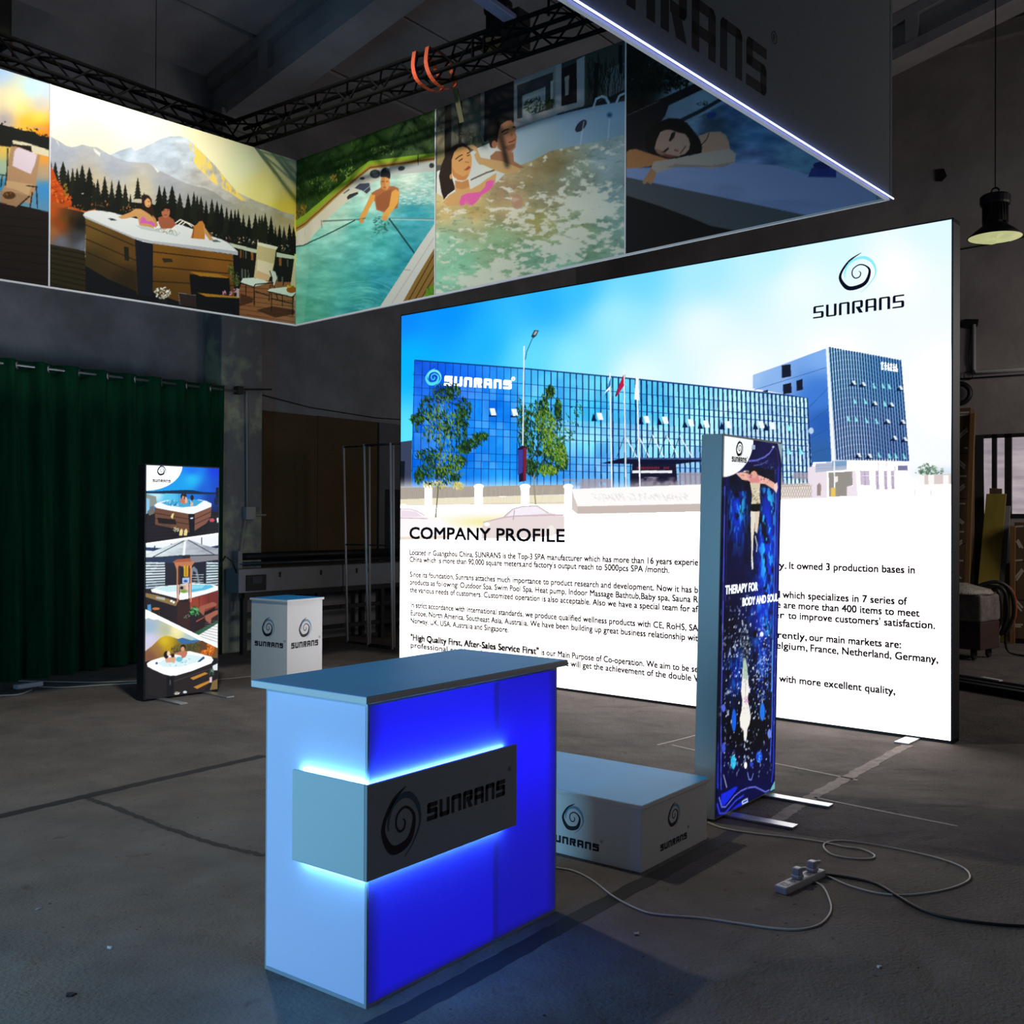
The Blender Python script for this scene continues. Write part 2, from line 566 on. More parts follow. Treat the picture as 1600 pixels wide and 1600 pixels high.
# ------------------------------------------------------------------ the pictures
def pic_company(A):
    """factory photograph on the upper part of the big light box"""
    A.c[:] = A.ctrl([(630, 500, '0a85ff'), (700, 490, '0092ff'), (640, 560, '00b8ff'), (640, 690, '5fe6ff'), (760, 540, '18b4ff'), (850, 470, '1fb0ff'), (820, 562, '66e0ff'),
                     (900, 450, '35c0ff'), (900, 570, '96f0ff'), (960, 500, 'a8f0ff'), (1000, 430, '70daff'), (1000, 590, 'e8ffff'), (1100, 420, 'a8ecff'), (1100, 520, 'effeff'),
                     (1200, 400, 'bdf4ff'), (1300, 378, 'd6fbff'), (1250, 450, 'f2ffff'), (1400, 420, 'ffffff'), (1450, 350, 'e0fcff'), (1480, 600, 'fff'), (1150, 590, 'fdffff'), (1300, 560, 'fff'), (700, 800, 'fff'), (1000, 830, 'fff'), (1400, 800, 'fff')], 3.2, 900.0)
    A.poly([(615, 692), (644, 688), (643, 765), (615, 765)], '39415c')
    A.poly([(615, 722), (633, 720), (632, 760), (615, 760)], '10131f')
    # --- glass building
    n1 = A.noise(46, 4, 3)
    base = A.ctrl([(650, 570, '0a50e0'), (650, 740, '0a78f4'), (720, 600, '0a62f0'), (760, 640, '0c86fa'), (800, 720, '1490fa'), (850, 610, '4cc4ff'), (850, 740, '34a0fa'), (930, 600, '6cdcff'), (930, 650, '34c4ff'),
                   (930, 680, '78dcff'), (940, 740, '5aacf8'), (1010, 640, '50d4ff'), (1020, 690, '98ecff'), (1080, 620, '8ceaff'), (1080, 740, '9cd8fc'), (1140, 640, 'aef0ff'), (1200, 660, 'bcf2ff'), (1250, 640, 'c4f2ff'), (1250, 730, 'c4ecff')])
    base = base + ((n1 - .5) * 90)[..., None] * np.array([.8, 1, .5])
    B1 = [(648, 563), (820, 576), (1000, 593), (1140, 608), (1261, 621), (1264, 690), (1268, 775), (643, 775), (645, 650)]
    A.polyf(B1, np.clip(base, 0, 255))
    xs, x = [], 648.0
    while x < 1262:
        xs.append(x)
        x += 12.3 - (x - 648) / 614 * 6.4
    bot = lambda x: x - 4.5 + (x - 648) / 614 * 11
    top = lambda x: np.interp(x, [648, 820, 1000, 1140, 1262], [563, 576, 593, 608, 621])
    rowk = [.112, .213, .274, .447, .51, .57, .718, .782, .843]
    for k in range(len(rowk) - 1):     # panes catch the sky differently
        for i in range(len(xs) - 1):
            r = A.rng.rand()
            if r < .38:
                yl = lambda q: 563 + rowk[q] * 197 + (xs[i] - 648) / 614 * (621 + rowk[q] * 149 - 563 - rowk[q] * 197)
                A.poly([(xs[i], yl(k)), (xs[i + 1], yl(k)), (xs[i + 1], yl(k + 1)), (xs[i], yl(k + 1))], 'ffffff' if r < .22 else '003cc0', .16)
    A.poly([(860, 655), (1262, 680), (1264, 700), (840, 690)], 'eaffff', .22)
    for i, x in enumerate(xs):
        w = 1.0 + min(1.5, max(0, (x - 780) / 150))
        A.line([(x, top(x)), (bot(x), 772)], w, '0b2f86' if x < 830 else '0a2560')
    for k in rowk:
        A.line([(645, 563 + k * 197), (1262, 621 + k * 149)], .9, '0d3c96', .75)
    A.line([(648, 563), (820, 576), (1000, 593), (1140, 608), (1261, 621)], 1.6, '0d357c')
    for wx, wy in [(765, 644), (799, 645), (932, 651), (1005, 656), (1034, 657), (1074, 661), (1098, 663), (1132, 664), (1184, 664), (1201, 666)]:
        if wx > 860: A.poly([(wx - 5, wy - 5), (wx + 1, wy + 7), (wx - 8, wy + 7)], '0a1a44')
        else: A.poly([(wx - 1, wy + 4), (wx + 10, wy + 5), (wx + 10, wy + 7), (wx - 1, wy + 7)], '0a1a44')
        A.poly([(wx, wy - 6), (wx + 8, wy - 6), (wx + 11, wy + 5), (wx + 3, wy + 5)], 'f4fdff')
    for wx, wy in [(1231, 668), (1231, 705), (1250, 705)]:
        A.poly([(wx - 2, wy - 6), (wx, wy - 6), (wx + 6, wy + 5), (wx - 1, wy + 5)], '8ff0f4')
    A.emblem(677.5, 590, 23, 23, '55dff0', '7ff0f4', 1.7)
    A.words([(695, 587), (799.5, 594.5), (799.5, 608.5), (694, 602.5)], 'ffffff', .34, .27)
    A.ell(802, 592, 3.2, 3.2, 'ffffff')
    A.ell(802, 592.5, 1.2, 1.2, '5a9ad8')
    # --- canopy and entrance
    A.poly([(988, 723), (1056, 723), (1060, 775), (984, 775)], '17122c')
    A.poly([(938, 724), (976, 715), (1099, 715.5), (1099, 720), (1059, 725), (985, 725)], '0d1030')
    A.line([(976, 716.5), (1099, 717)], 1.6, '5a78c8', .7)
    for x in range(996, 1047, 3):
        if x not in (1032, 1035): A.ell(x, 731, 1.1, 2, 'a02838', .8)
    A.poly([(988, 735), (1050, 735), (1050, 739), (988, 739)], 'eef2f6')
    for x0, y0, x1, y1 in [(976, 680, 995, 714), (998, 681, 1014, 714), (1019, 679, 1037, 714), (1041, 680, 1060, 714), (1062, 680, 1081, 714)]:
        A.line([(x0, y0), (x1, y1)], 1.5, 'f0faff')
        A.line([(x0, y0), (2 * x0 - x1 + 7, y1)], 1.0, '14356a')
    # --- bottom of the photograph fades to white paper
    f = A.ramp(A.PY - (A.PX - 640) * .006, 742, 772)
    A.put(A.full(), f * .92 * (A.PX < 1300), (255, 255, 255))
    A.put(A.full(), A.ramp(A.PY, 762, 790), (255, 255, 255))
    nz = A.noise(14, 3, 5)
    for x0, x1, y0, y1 in [(880, 985, 748, 764), (1060, 1262, 738, 768), (985, 1060, 745, 775)]:
        r = A.mask([(x0, y0), (x1, y0), (x1, y1), (x0, y1)])
        if r: A.put(r[0], r[1] * A.ramp(nz[r[0]], .35, .6) * .8, hx('a59aa8'))
    # --- fence, pillars, stone
    A.poly([(625, 762), (890, 757), (890, 772), (625, 780)], 'a89f97')
    A.poly([(625, 780), (885, 773), (885, 788), (625, 788)], 'f4ecd0')
    for x in np.arange(628, 885, 2.1): A.line([(x, 760), (x, 786)], .5, 'd6c9ae', .7)
    A.line([(625, 789), (885, 785)], .8, 'cfc4bc')
    for x0, x1 in [(664, 675.5), (742, 754.5), (814, 827), (882, 894)]:
        A.poly([(x0, 762), (x1, 762), (x1, 800), (x0, 800)], 'fffefe')
        A.ell((x0 + x1) / 2, 760, (x1 - x0) * .62, 4, 'ffffff')
    A.poly([(894, 764), (1110, 756), (1110, 790), (902, 791)], 'fefcfa')
    for _ in range(130):
        x, y = 922 + 150 * A.rng.rand(), 770 + 10 * A.rng.rand()
        A.line([(x, y), (x + 3, y + 5 * A.rng.rand())], .7, 'dcd2d2', .8)
    A.poly([(893.5, 766), (902.5, 791), (902.5, 803), (893.5, 796)], 'd8ccc6')
    A.poly([(902.5, 791), (1110, 786.5), (1110, 799), (902.5, 803)], 'cabcb5')
    A.put(A.full(), A.near(765, 815, 62, 9) * .9, hx('f6eda6'))
    # cars
    A.poly([(625, 796), (640, 794), (652, 798), (664, 806), (690, 812), (710, 824), (705, 838), (625, 842)], 'fffafc')
    A.line([(625, 795), (640, 794.5), (652, 798), (664, 805)], 1.0, 'b8aab4')
    A.poly([(627, 797), (650, 799), (660, 807), (627, 808)], 'f3e2ee')
    A.line([(625, 809), (668, 810)], 1, 'c8a8b4'); A.line([(625, 841), (700, 839)], 4, 'f0dccb', .8)
    A.poly([(755, 818), (786, 808), (800, 795), (815, 791), (840, 790), (857, 800), (882, 806), (882, 832), (840, 840), (752, 841), (753, 825)], 'eadcda')
    A.poly([(790, 809), (803, 796), (816, 792), (838, 791), (855, 802), (800, 806)], 'f8f0fa')
    A.line([(786, 809), (801, 795), (816, 791), (840, 790), (857, 801)], 1.1, 'b4a6ac')
    A.line([(755, 816), (788, 808), (806, 806), (880, 804)], 1.6, 'cdb4c4'); A.line([(804, 797), (802, 812)], 1.4, 'bfa9ad')
    A.ell(861, 829, 6, 9, 'f4efe8'); A.ell(761, 819, 4, 2.5, 'ffffff')
    # --- trees
    dk = ['16301a', '1d3a1c', '24481c', '0f2416', '12261e', '35601e']
    mid = ['2c5a1a', '3f7420', '1b3c18', '142c16', '588a24']
    lt = ['86a428', '6a9422', '9ab83a']
    A.line([(683, 620), (686, 660), (688, 700), (685, 760), (681, 808)], 2.0, '6b6a4a')
    A.line([(688, 712), (697, 680), (700, 655)], 1.4, '3a4a34'); A.line([(690, 745), (712, 758), (722, 757)], 1, 'c8bc90')
    T1 = [(690, 616, 11, 12), (708, 612, 9, 11), (667, 637, 10, 14), (676, 664, 22, 20), (700, 652, 16, 20), (724, 640, 10, 14), (712, 668, 14, 18), (722, 660, 8, 20), (737, 692, 12, 6), (752, 682, 10, 4), (725, 700, 8, 6),
          (668, 712, 14, 8), (698, 715, 24, 18), (715, 722, 12, 8), (672, 735, 16, 8), (690, 748, 24, 10), (705, 738, 14, 10), (652, 655, 8, 6), (655, 745, 6, 8)]
    T1 = [(x, y, rx * 1.3, ry * 1.3) for x, y, rx, ry in T1]
    A.dabs(T1, 105, 3.8, dk + dk + mid, 2.6, 1.2, 1.0)
    A.dabs([(690, 665, 30, 30), (700, 722, 24, 20)], 130, 3.0, lt, 2.4, 1.2, .75)
    A.dabs([(683, 757, 22, 6), (716, 759, 8, 6)], 60, 3.2, ['d8cf84', 'e8e0a4', 'b8b04c', 'c9c06a'], 2.2, 1.2)
    A.line([(832, 745), (830, 720), (845, 690), (850, 650)], 2.0, '2c3c20'); A.line([(835, 748), (848, 720), (880, 690)], 1.4, '24341c')
    A.line([(834, 742), (835, 765), (837, 788)], 2.0, '9c9270')
    T2 = [(860, 612, 5, 8), (850, 635, 6, 16), (872, 640, 4, 14), (838, 650, 12, 18), (855, 662, 18, 20), (842, 690, 20, 18), (862, 690, 16, 24), (842, 715, 16, 20), (868, 712, 14, 20), (852, 733, 18, 9), (878, 722, 8, 12), (818, 660, 7, 22), (822, 690, 10, 16), (829, 730, 6, 10)]
    T2 = [(x, y, rx * 1.3, ry * 1.2) for x, y, rx, ry in T2]
    A.dabs(T2, 115, 3.8, dk + dk + mid + lt[1:2], 2.6, 1.3, 1.0)
    A.dabs([(852, 660, 16, 20), (862, 695, 14, 18), (876, 712, 10, 18), (856, 735, 14, 8)], 150, 3.2, lt + mid[:2], 2.4, 1.2, .9)
    A.dabs([(892, 655, 14, 22), (905, 640, 8, 14), (888, 680, 12, 10), (812, 640, 5, 20)], 26, 3.0, dk + mid, 2.6, .7)
    # --- street lamp and banner
    A.line([(819, 541), (817, 699)], 2.2, 'e6f2f8'); A.line([(821, 562), (823, 550), (832, 529)], 1.4, '2a6c90')
    A.poly([(830, 526), (835, 516), (842, 516.5), (838, 525), (833, 529)], '2c3c50'); A.poly([(833.5, 523), (836.5, 517.5), (840, 518), (836.5, 524)], 'b0aea2')
    A.poly([(809, 701), (816, 696), (823, 698), (822, 751), (811, 753)], '2a1434'); A.poly([(810, 703), (817.5, 702), (817, 738), (809, 742)], '3a3f9c'); A.poly([(818, 700), (823, 699), (822, 750), (818, 751)], '7c1c34')
    # --- flag poles
    for x0, x1, y in [(953, 956, 583), (975, 978, 577), (995, 1000, 586)]: A.line([(x0, y), (x1, 762)], 2.2, 'f2f8fa'); A.line([(x0 + 1.6, y + 8), (x1 + 1.6, 758)], .6, '20508c', .7)
    A.poly([(954, 590), (953.5, 606), (944, 621), (948, 611)], '2c6cb4'); A.poly([(953.5, 603), (953.5, 608), (944, 615), (947, 610)], 'eef8fc')
    A.poly([(974.5, 585), (975, 603), (963, 620), (966, 604)], 'b81c4c'); A.poly([(966, 604), (968, 601), (963, 620), (961, 619)], '6c1048')
    A.poly([(993.5, 590), (998, 590), (999, 626), (991, 624)], 'f6f8fa')
    # --- tower behind
    L = A.ctrl([(1180, 590, '9cc2f2'), (1285, 550, '7fb0f0'), (1200, 600, '8ab4ee'), (1280, 620, '3f7cd8'), (1290, 660, '2a5fb8'), (1290, 715, '2f62a6')])
    LP = [(1176, 586), (1219, 571), (1290.5, 544), (1299, 720), (1270, 740), (1268, 735), (1262, 622), (1176, 607)]
    A.polyf(LP, L)
    for k in range(1, 6):
        A.line([(1177 + k, 586 + 23.5 * k), (1291 + k * 1.6, 544 + 32 * k * .93)] if k < 2 else [(1262 + k, 636 + 24 * (k - 2)), (1291 + k * 1.6, 544 + 31 * k)], .8, '24508c', .8)
    for q in [[(1221, 571), (1235, 569), (1236, 588), (1221.5, 591)], [(1223, 601), (1236, 598), (1237, 614), (1223.5, 616)], [(1244, 595), (1254, 592), (1254, 609), (1244.5, 611)], [(1192, 611), (1200, 609), (1200, 613), (1192, 612)]]: A.poly(q, '14182c')
    A.ell(1267, 673, 4, 5, 'b8d4ee')
    A.poly([(1290, 543), (1293.5, 542), (1305, 720), (1299, 722)], 'f4f8fc'); A.line([(1295, 545), (1305.5, 719)], 1, 'c8a8ac')
    RP = [(1293.5, 542), (1406, 563), (1412, 640), (1418, 721), (1401, 720), (1400, 717), (1305, 719)]
    A.polyf(RP, A.ctrl([(1300, 560, 'aadcf8'), (1400, 580, '6cacE0'.lower()), (1320, 700, 'b0c8ea'), (1400, 700, '7c9cd0')]))
    for i in range(27):
        t = (i + .45) / 26.5
        xt, yt = 1294.5 + 112 * t, 542 + 21 * t
        xb = 1306 + 113 * t
        A.line([(xt, yt), (xb, 718 + 2 * t)], 2.3, '10376e' if i % 3 else '0d2c5c')
    for wx, wy in [(1331, 598), (1346, 600), (1404, 606), (1364, 630), (1390, 632), (1384, 658), (1408, 659), (1395, 684), (1411, 686), (1339, 711), (1356, 712)]:
        A.poly([(wx - 5, wy + 5), (wx, wy - 1), (wx + 6, wy + 5)], '0c1a40'); A.poly([(wx, wy - 3), (wx + 4, wy - 3), (wx + 7, wy + 3), (wx + 3, wy + 3)], 'e8f4f8')
    for wx, wy in [(1364, 604), (1378, 604), (1388, 605), (1334, 628), (1350, 628), (1324, 655), (1336, 656), (1352, 658), (1368, 659), (1372, 712), (1388, 713), (1398, 713), (1411, 714), (1381, 632)]:
        A.poly([(wx - 1, wy - 5), (wx + .5, wy - 5), (wx + 5, wy + 3), (wx, wy + 3)], '8fe6ea')
    for i, x in enumerate((1378, 1383, 1387.5, 1391.5, 1396, 1400)):
        y = 565.5 + (x - 1377) * .16
        A.line([(x, y), (x, y + 12)], 1.7, 'ffffff'); A.line([(x - 1.6, y + 2 + (i % 3) * 3), (x + 2.6, y + 2.5 + (i % 3) * 3)], 1.5, 'ffffff'); A.line([(x - 1, y + 10.5), (x + 2.4, y + 11)], 1.4, 'ffffff')
    # --- gatehouse
    A.poly([(1270, 722), (1330, 720), (1420, 722), (1420, 790), (1262, 790)], 'ffffff')
    A.poly([(1262, 730), (1274, 728), (1292, 738), (1292, 778), (1262, 778)], 'eee2ec')
    A.poly([(1274, 724), (1323, 720), (1323, 734), (1274, 738)], 'b4bdd2'); A.poly([(1300, 720), (1323, 719.5), (1323, 728), (1300, 729)], '7ea2c8')
    for y in (726, 730): A.line([(1274, y + 2), (1323, y)], .6, '8694b4', .8)
    A.poly([(1294, 738), (1331, 736), (1332, 758), (1323, 760), (1323, 775), (1295, 776)], '98928c'); A.poly([(1304, 744), (1309, 744), (1309, 752), (1305, 754)], 'f4f0e6')
    A.poly([(1331, 735), (1337, 735), (1340, 776), (1323, 776), (1323, 760), (1332, 759)], 'f2e6f0')
    for x0, x1, y0, y1 in [(1343, 1358, 735, 758), (1367, 1373, 735, 765), (1380, 1386, 735, 765), (1391, 1397, 735, 764)]:
        A.poly([(x0, y0), (x1, y0), (x1 + 1, y1), (x0 + 1, y1)], 'cfc0d6'); A.line([((x0 + x1) / 2, y0), ((x0 + x1) / 2 + 1, y1)], .8, '9c88a8'); A.line([(x0, y0 + 8), (x1, y0 + 8)], .8, 'f6f0fa')
    for x in (1372, 1384.5, 1397): A.line([(x, 720), (x + .6, 735)], 1.2, 'b8a8b4')
    A.poly([(1402, 727), (1418, 727), (1418, 735), (1402, 735)], '7c7aa0')
    A.line([(1303, 720), (1304, 776)], 1.8, 'fbfdfe'); A.poly([(1298, 762), (1305, 762), (1305, 776), (1298, 776)], 'ecc860')
    A.poly([(1276, 758), (1280, 754), (1283, 758), (1282, 774), (1276, 774)], '9c8a84')
    # retractable gate
    A.poly([(1218, 757), (1264, 754), (1267, 778), (1218, 781)], 'efe6e2')
    for k in range(13):
        x = 1219 + k * 3.8
        A.line([(x, 757), (x + 3.5, 767), (x, 777)], .7, 'a8988c'); A.line([(x + 3.5, 757), (x, 767), (x + 3.5, 777)], .7, 'a8988c')
    for y in (756.5, 759.5): A.line([(1218, y + 1), (1264, y - 1)], 1.3, 'b4a69e')
    # trees and wall far right
    A.put(A.full(), A.near(1480, 738, 45, 9) * .35, hx('a8c4e8'))
    A.dabs([(1445, 732, 10, 8), (1460, 736, 14, 8), (1448, 738, 18, 5)], 50, 2.4, ['5c7c60', '6c8a74', '48684c', '8ca694'], 1.6)
    A.poly([(1440, 742), (1487, 740), (1487, 760), (1436, 760)], 'dccfcc')
    for x in (1435, 1450, 1473): A.poly([(x, 742), (x + 9, 742), (x + 9, 762), (x, 762)], 'fdfafa')
    A.poly([(1420, 758), (1487, 756), (1487, 790), (1420, 790)], 'fffdfd')
    for x in (1429, 1454, 1477): A.line([(x, 765), (x, 773)], 1.2, 'd8ccd0')


def pic_mountain(A):
    """hot tub on a deck by a lake, snow mountain behind"""
    A.c[:] = A.ctrl([(80, 140, 'fffdf0'), (200, 170, 'fffbe6'), (150, 220, 'fbf0cc'), (250, 200, 'fff6da'), (330, 230, 'fbf3c8'), (420, 290, 'f2e88e'), (450, 330, 'f0d850'), (455, 262, 'dce0b4'), (380, 250, 'eef0c4')])
    n = A.noise(16, 4, 2, 1.0, .6)
    snow = A.ctrl([(200, 240, 'b6c2d2'), (260, 230, 'b9c6d6'), (290, 225, 'c2ccd8'), (330, 280, 'bcb9b4'), (400, 320, 'b4b09c')])
    A.polyf([(170, 243), (186, 236), (201, 231), (206, 230), (211, 236), (230, 228), (252, 217), (266, 213), (280, 213), (292, 216), (301, 224), (318, 241), (336, 259), (352, 279), (371, 301), (395, 312), (420, 322), (440, 330), (459, 336), (459, 370), (371, 330), (240, 270)],
            np.clip(snow + ((n - .5) * 70)[..., None], 0, 255))
    sun = [(294, 222), (303, 226), (322, 246), (340, 264), (356, 285), (372, 302), (384, 314), (378, 314), (362, 303), (346, 294), (330, 283), (318, 271), (308, 262), (302, 250), (306, 243), (298, 236)]
    r = A.mask(sun)
    if r: A.put(r[0], r[1] * A.ramp(A.noise(12, 4, 8, .5, 1.6)[r[0]], .30, .5), hx('f8d768'))
    A.polyf([(78, 212), (86, 217), (95, 222), (104, 228), (113, 230), (120, 229), (129, 226), (140, 229), (152, 230), (160, 235), (170, 241), (185, 248), (200, 253), (216, 254), (232, 255), (246, 265), (260, 272), (280, 282), (300, 290), (320, 294), (335, 300), (350, 312), (372, 322), (400, 328), (430, 330), (459, 345), (459, 400), (78, 400)],
            np.clip(A.ctrl([(90, 230, 'aab0be'), (180, 258, 'a6acba'), (260, 285, 'a4a6ae'), (330, 310, '9c9c98'), (150, 290, 'c2b49a'), (220, 300, 'c6bca4'), (400, 345, 'b0aa90'), (450, 360, 'b4a87c')]) + ((n - .5) * 26)[..., None], 0, 255))
    for q in [[(87, 219), (91, 222), (94, 230)], [(146, 231), (158, 240), (152, 242), (148, 237)], [(152, 238), (157, 240), (156, 246)], [(238, 258), (250, 268), (246, 270)]]: A.poly(q, 'e4e2dc', .9)
    # forest
    dk = ['11140e', '151a12', '0d100c', '191d12']
    A.poly([(78, 288), (150, 310), (207, 316), (300, 326), (360, 346), (459, 378), (459, 420), (330, 380), (240, 345), (140, 332), (78, 316)], '12150f')
    A.poly([(130, 440), (372, 470), (372, 512), (130, 480)], '0e0f12')
    tops = [(80, 250, 5), (87, 252, 7), (99, 252, 9), (107, 264, 6), (114, 262, 6), (121, 262, 7), (129, 257, 8), (140, 261, 10), (148, 285, 6), (153, 279, 6), (164, 275, 8), (175, 281, 5), (186, 281, 9), (196, 287, 7), (204, 302, 5), (225, 300, 6), (249, 289, 7), (257, 291, 7), (269, 289, 10), (281, 301, 8),
            (294, 302, 8), (303, 299, 6), (308, 305, 6), (314, 306, 7), (322, 313, 6), (331, 310, 7), (339, 313, 7), (346, 318, 6), (354, 323, 6), (361, 326, 6), (367, 326, 5), (372, 326, 6), (380, 333, 5), (389, 335, 6), (399, 333, 7), (405, 336, 5), (409, 335, 6), (414, 332, 6), (423, 337, 6), (430, 352, 5), (437, 350, 6), (444, 353, 6), (452, 349, 6), (458, 354, 6)]
    for x, y, w in tops: A.conifer(x, y, y + 38 + w, w * 1.55, dk[A.rng.randint(4)])
    A.conifer(215.5, 277, 312, 8, '1a1c16')
    A.poly([(78, 258), (84, 266), (90, 282), (100, 297), (108, 308), (113, 316), (112, 322), (78, 316)], 'c44a12')
    A.dabs([(88, 295, 10, 18), (100, 310, 12, 8)], 50, 2.5, ['d85a18', 'a03a0e', 'e87c28', '7c2c0c'], 1.5)
    A.dabs([(103, 296, 3, 10)], 30, 2, ['a07a20', '8a6a1c'], 1.5)
    A.poly([(78, 313), (104, 320), (134, 330), (150, 326), (150, 334), (112, 328), (78, 322)], 'b8541c')
    A.dabs([(120, 324, 20, 5), (160, 318, 20, 5), (200, 325, 14, 6)], 26, 1.6, ['c8743c', '3c2a18', 'a88a64', '20180f'], 1.6)
    # lake with reflections, left
    A.polyf([(78, 321), (112, 327), (135, 332), (133, 392), (78, 381)], A.ctrl([(80, 330, 'c25416'), (95, 350, '9c4214'), (84, 362, 'a86838'), (112, 345, '25180e'), (125, 350, '12120f'), (120, 370, '3a3e48'), (95, 378, '6c7080'), (130, 385, '6a6e7e'), (104, 345, '6c4a14')]))
    # deck, left
    A.poly([(78, 381), (133, 392), (138, 470), (78, 452)], '2c2412')
    for k in range(9): A.line([(78, 386 + k * 8), (138, 398 + k * 8.3)], 2.2, '1a150c')
    # shore, village, lake, right
    A.poly([(330, 366), (459, 402), (459, 455), (330, 440)], '14140f')
    A.dabs([(345, 372, 16, 6), (380, 375, 14, 6), (395, 378, 12, 5), (415, 382, 10, 5), (445, 386, 12, 6), (325, 366, 8, 4)], 14, 1.6, ['d88a4a', 'b0b4b8', 'e0d0b0', '7c3c20', '5a646c'], 1.4)
    A.poly([(357, 379), (402, 390), (402, 396), (364, 386)], 'c6ceb4'); A.poly([(432, 394), (459, 400), (459, 405), (432, 401)], 'c6ceb4')
    for x, w, c in [(376, 2.5, 'a8602c'), (384, 1.5, '8c8c78'), (394, 4, 'b06c30'), (438, 4, 'b06c30'), (449, 2, '5c5c50'), (380, 1, '606858')]: A.line([(x, 391 + (x - 376) * .2), (x, 402 + (x - 376) * .2)], w, c, .8)
    for x in (378, 383, 388, 433, 441): A.line([(x, 420 + (x - 378) * .2), (x, 434 + (x - 378) * .2)], 2.6, '8c9484', .6)
    A.polyf([(366, 436), (459, 441), (461, 512), (372, 500), (366, 470)], A.ctrl([(380, 450, '8a5430'), (420, 470, '93613a'), (455, 500, '9c6c4a'), (390, 490, '8e5a34')]))
    for k in range(9): A.line([(370, 447 + k * 7), (461, 455 + k * 8)], 1.0, '4a2a18', .7)
    for q in [[(376, 458), (396, 466), (394, 472), (374, 478)], [(400, 484), (425, 478), (460, 484), (460, 490), (430, 496)]]: A.poly(q, '3a2014', .8)
    # tub
    bl = A.ctrl([(140, 350, '6a5020'), (200, 390, '5c4018'), (200, 440, '2a2010'), (140, 420, '3a2e14'), (250, 400, '7a5016'), (340, 410, '84541a'), (330, 450, '5c3a12'), (250, 450, '5a3c12')])
    A.polyf([(134, 341), (212, 374), (216, 460), (180, 452), (134, 432)], bl)
    A.poly([(134, 415), (170, 436), (214, 455), (214, 476), (134, 460)], '0d1016')
    A.polyf([(237, 380), (366, 398), (368, 470), (300, 478), (238, 456)], bl)
    for y in (351, 373, 393): A.line([(134, y), (213, y + 34)], 1.6, '241a0a')
    for y0, y1 in [(393, 408), (416, 428), (439, 446)]: A.line([(238, y0), (366, y1)], 1.6, '2a1c0a')
    A.poly([(211, 373), (239, 381), (239, 462), (216, 462)], '11151f')
    A.poly([(194, 385), (201, 386), (202, 408), (195, 406)], '1c1c14'); A.poly([(253, 403), (268, 404), (271, 409), (256, 410)], '2c261a')
    A.poly([(364, 398), (372, 399), (378, 440), (366, 470)], '0e1014')
    A.poly([(130, 336), (133, 332), (140, 329.5), (148, 328.5), (160, 329.5), (175, 332), (190, 336), (215, 342), (240, 345), (266, 349), (285, 352), (310, 361), (330, 369), (346, 374), (356, 379), (365, 387), (371.5, 393), (371.5, 398.5), (340, 394), (305, 389), (270, 384), (236, 380), (222, 377), (210, 373), (195, 366), (160, 351), (134, 341)], 'e2e6e6')
    A.poly([(130, 336), (150, 345), (180, 358), (210, 370), (236, 376), (270, 380), (305, 384), (371.5, 393), (371.5, 398.5), (305, 389), (236, 380), (210, 373), (160, 351), (134, 341)], 'b4b9c0')
    A.poly([(212, 352), (240, 356), (270, 358), (282, 364), (276, 369), (250, 363), (222, 358)], 'c2cac8')
    A.poly([(169, 341), (176, 341), (184, 344.5), (174, 344.5)], '2c3438'); A.poly([(330, 375), (338, 374.5), (346, 378), (334, 378)], '55605c')
    A.dabs([(262, 360, 10, 5), (250, 358, 12, 3)], 40, 1.8, ['f6f6f0', 'b8b4ac', '8c8078'], 1.4)
    for q in [[(272, 350), (282, 343), (292, 348), (300, 354)], [(278, 352), (286, 345), (298, 350), (304, 354)], [(283, 353), (290, 347), (298, 352)]]: A.line(q, 1.6, 'f0e8dc')
    for q in [[(260, 360), (263, 354), (268, 353), (274, 357), (279, 365)], [(262, 362), (266, 356), (271, 360), (274, 366)]]: A.line(q, 1.4, 'f8f4ec')
    # people in the tub
    A.poly([(221, 306), (226, 303.5), (232, 305), (237, 311), (238.5, 322), (242, 334), (245, 342), (239, 345), (232, 337), (228, 326), (222, 322)], '2a1a16')
    A.poly([(212, 326), (220, 326.5), (228, 331), (234, 335), (241, 342), (243, 352), (240, 356), (218, 352), (216, 342), (213, 338), (197, 341.5), (190, 342), (185, 339), (192, 336), (203, 332)], 'd09a60')
    A.ell(231, 317, 5.0, 7.2, 'dca468', 1, -.15)
    A.poly([(222, 318), (223, 306), (229, 304.5), (234, 307), (230, 310), (226, 314), (225, 322)], '2a1a16'); A.line([(231, 315), (234, 315)], .9, '4c2c1c'); A.line([(231, 322), (234.5, 321)], 1.0, 'a04c3c')
    A.poly([(222, 338), (226, 340), (231, 346), (237, 345), (243, 350), (244.5, 356), (238, 352), (231, 349.5), (218, 349), (220, 344)], 'd264b4')
    A.poly([(238, 336), (243, 341), (247, 352), (243, 355)], 'c88c54')
    A.poly([(247, 340), (256, 337), (264, 338), (271, 343), (275, 351), (268, 357), (252, 357), (248, 349)], 'a05a3c')
    A.ell(259, 331, 6.6, 9.6, 'b46c4c'); A.poly([(252, 324), (258, 321), (266, 323), (267, 333), (264.5, 327), (258, 326), (253, 331)], '17110e')
    A.line([(256.5, 336), (261, 336)], 1, '6c3426'); A.line([(255, 329), (258, 329)], .8, '3c2018'); A.line([(261, 329), (264, 329)], .8, '3c2018')
    A.poly([(302, 354), (308, 350), (312, 345), (316, 345), (320, 352), (320, 374), (298, 372), (301, 362)], 'c07a34')
    A.poly([(317, 351), (322, 358), (333, 374), (328, 376), (319, 364)], 'c89458'); A.line([(303, 356), (301, 372)], 1.4, '5c3414', .7)
    A.ell(312.5, 336.5, 6.3, 9.5, '17140f')
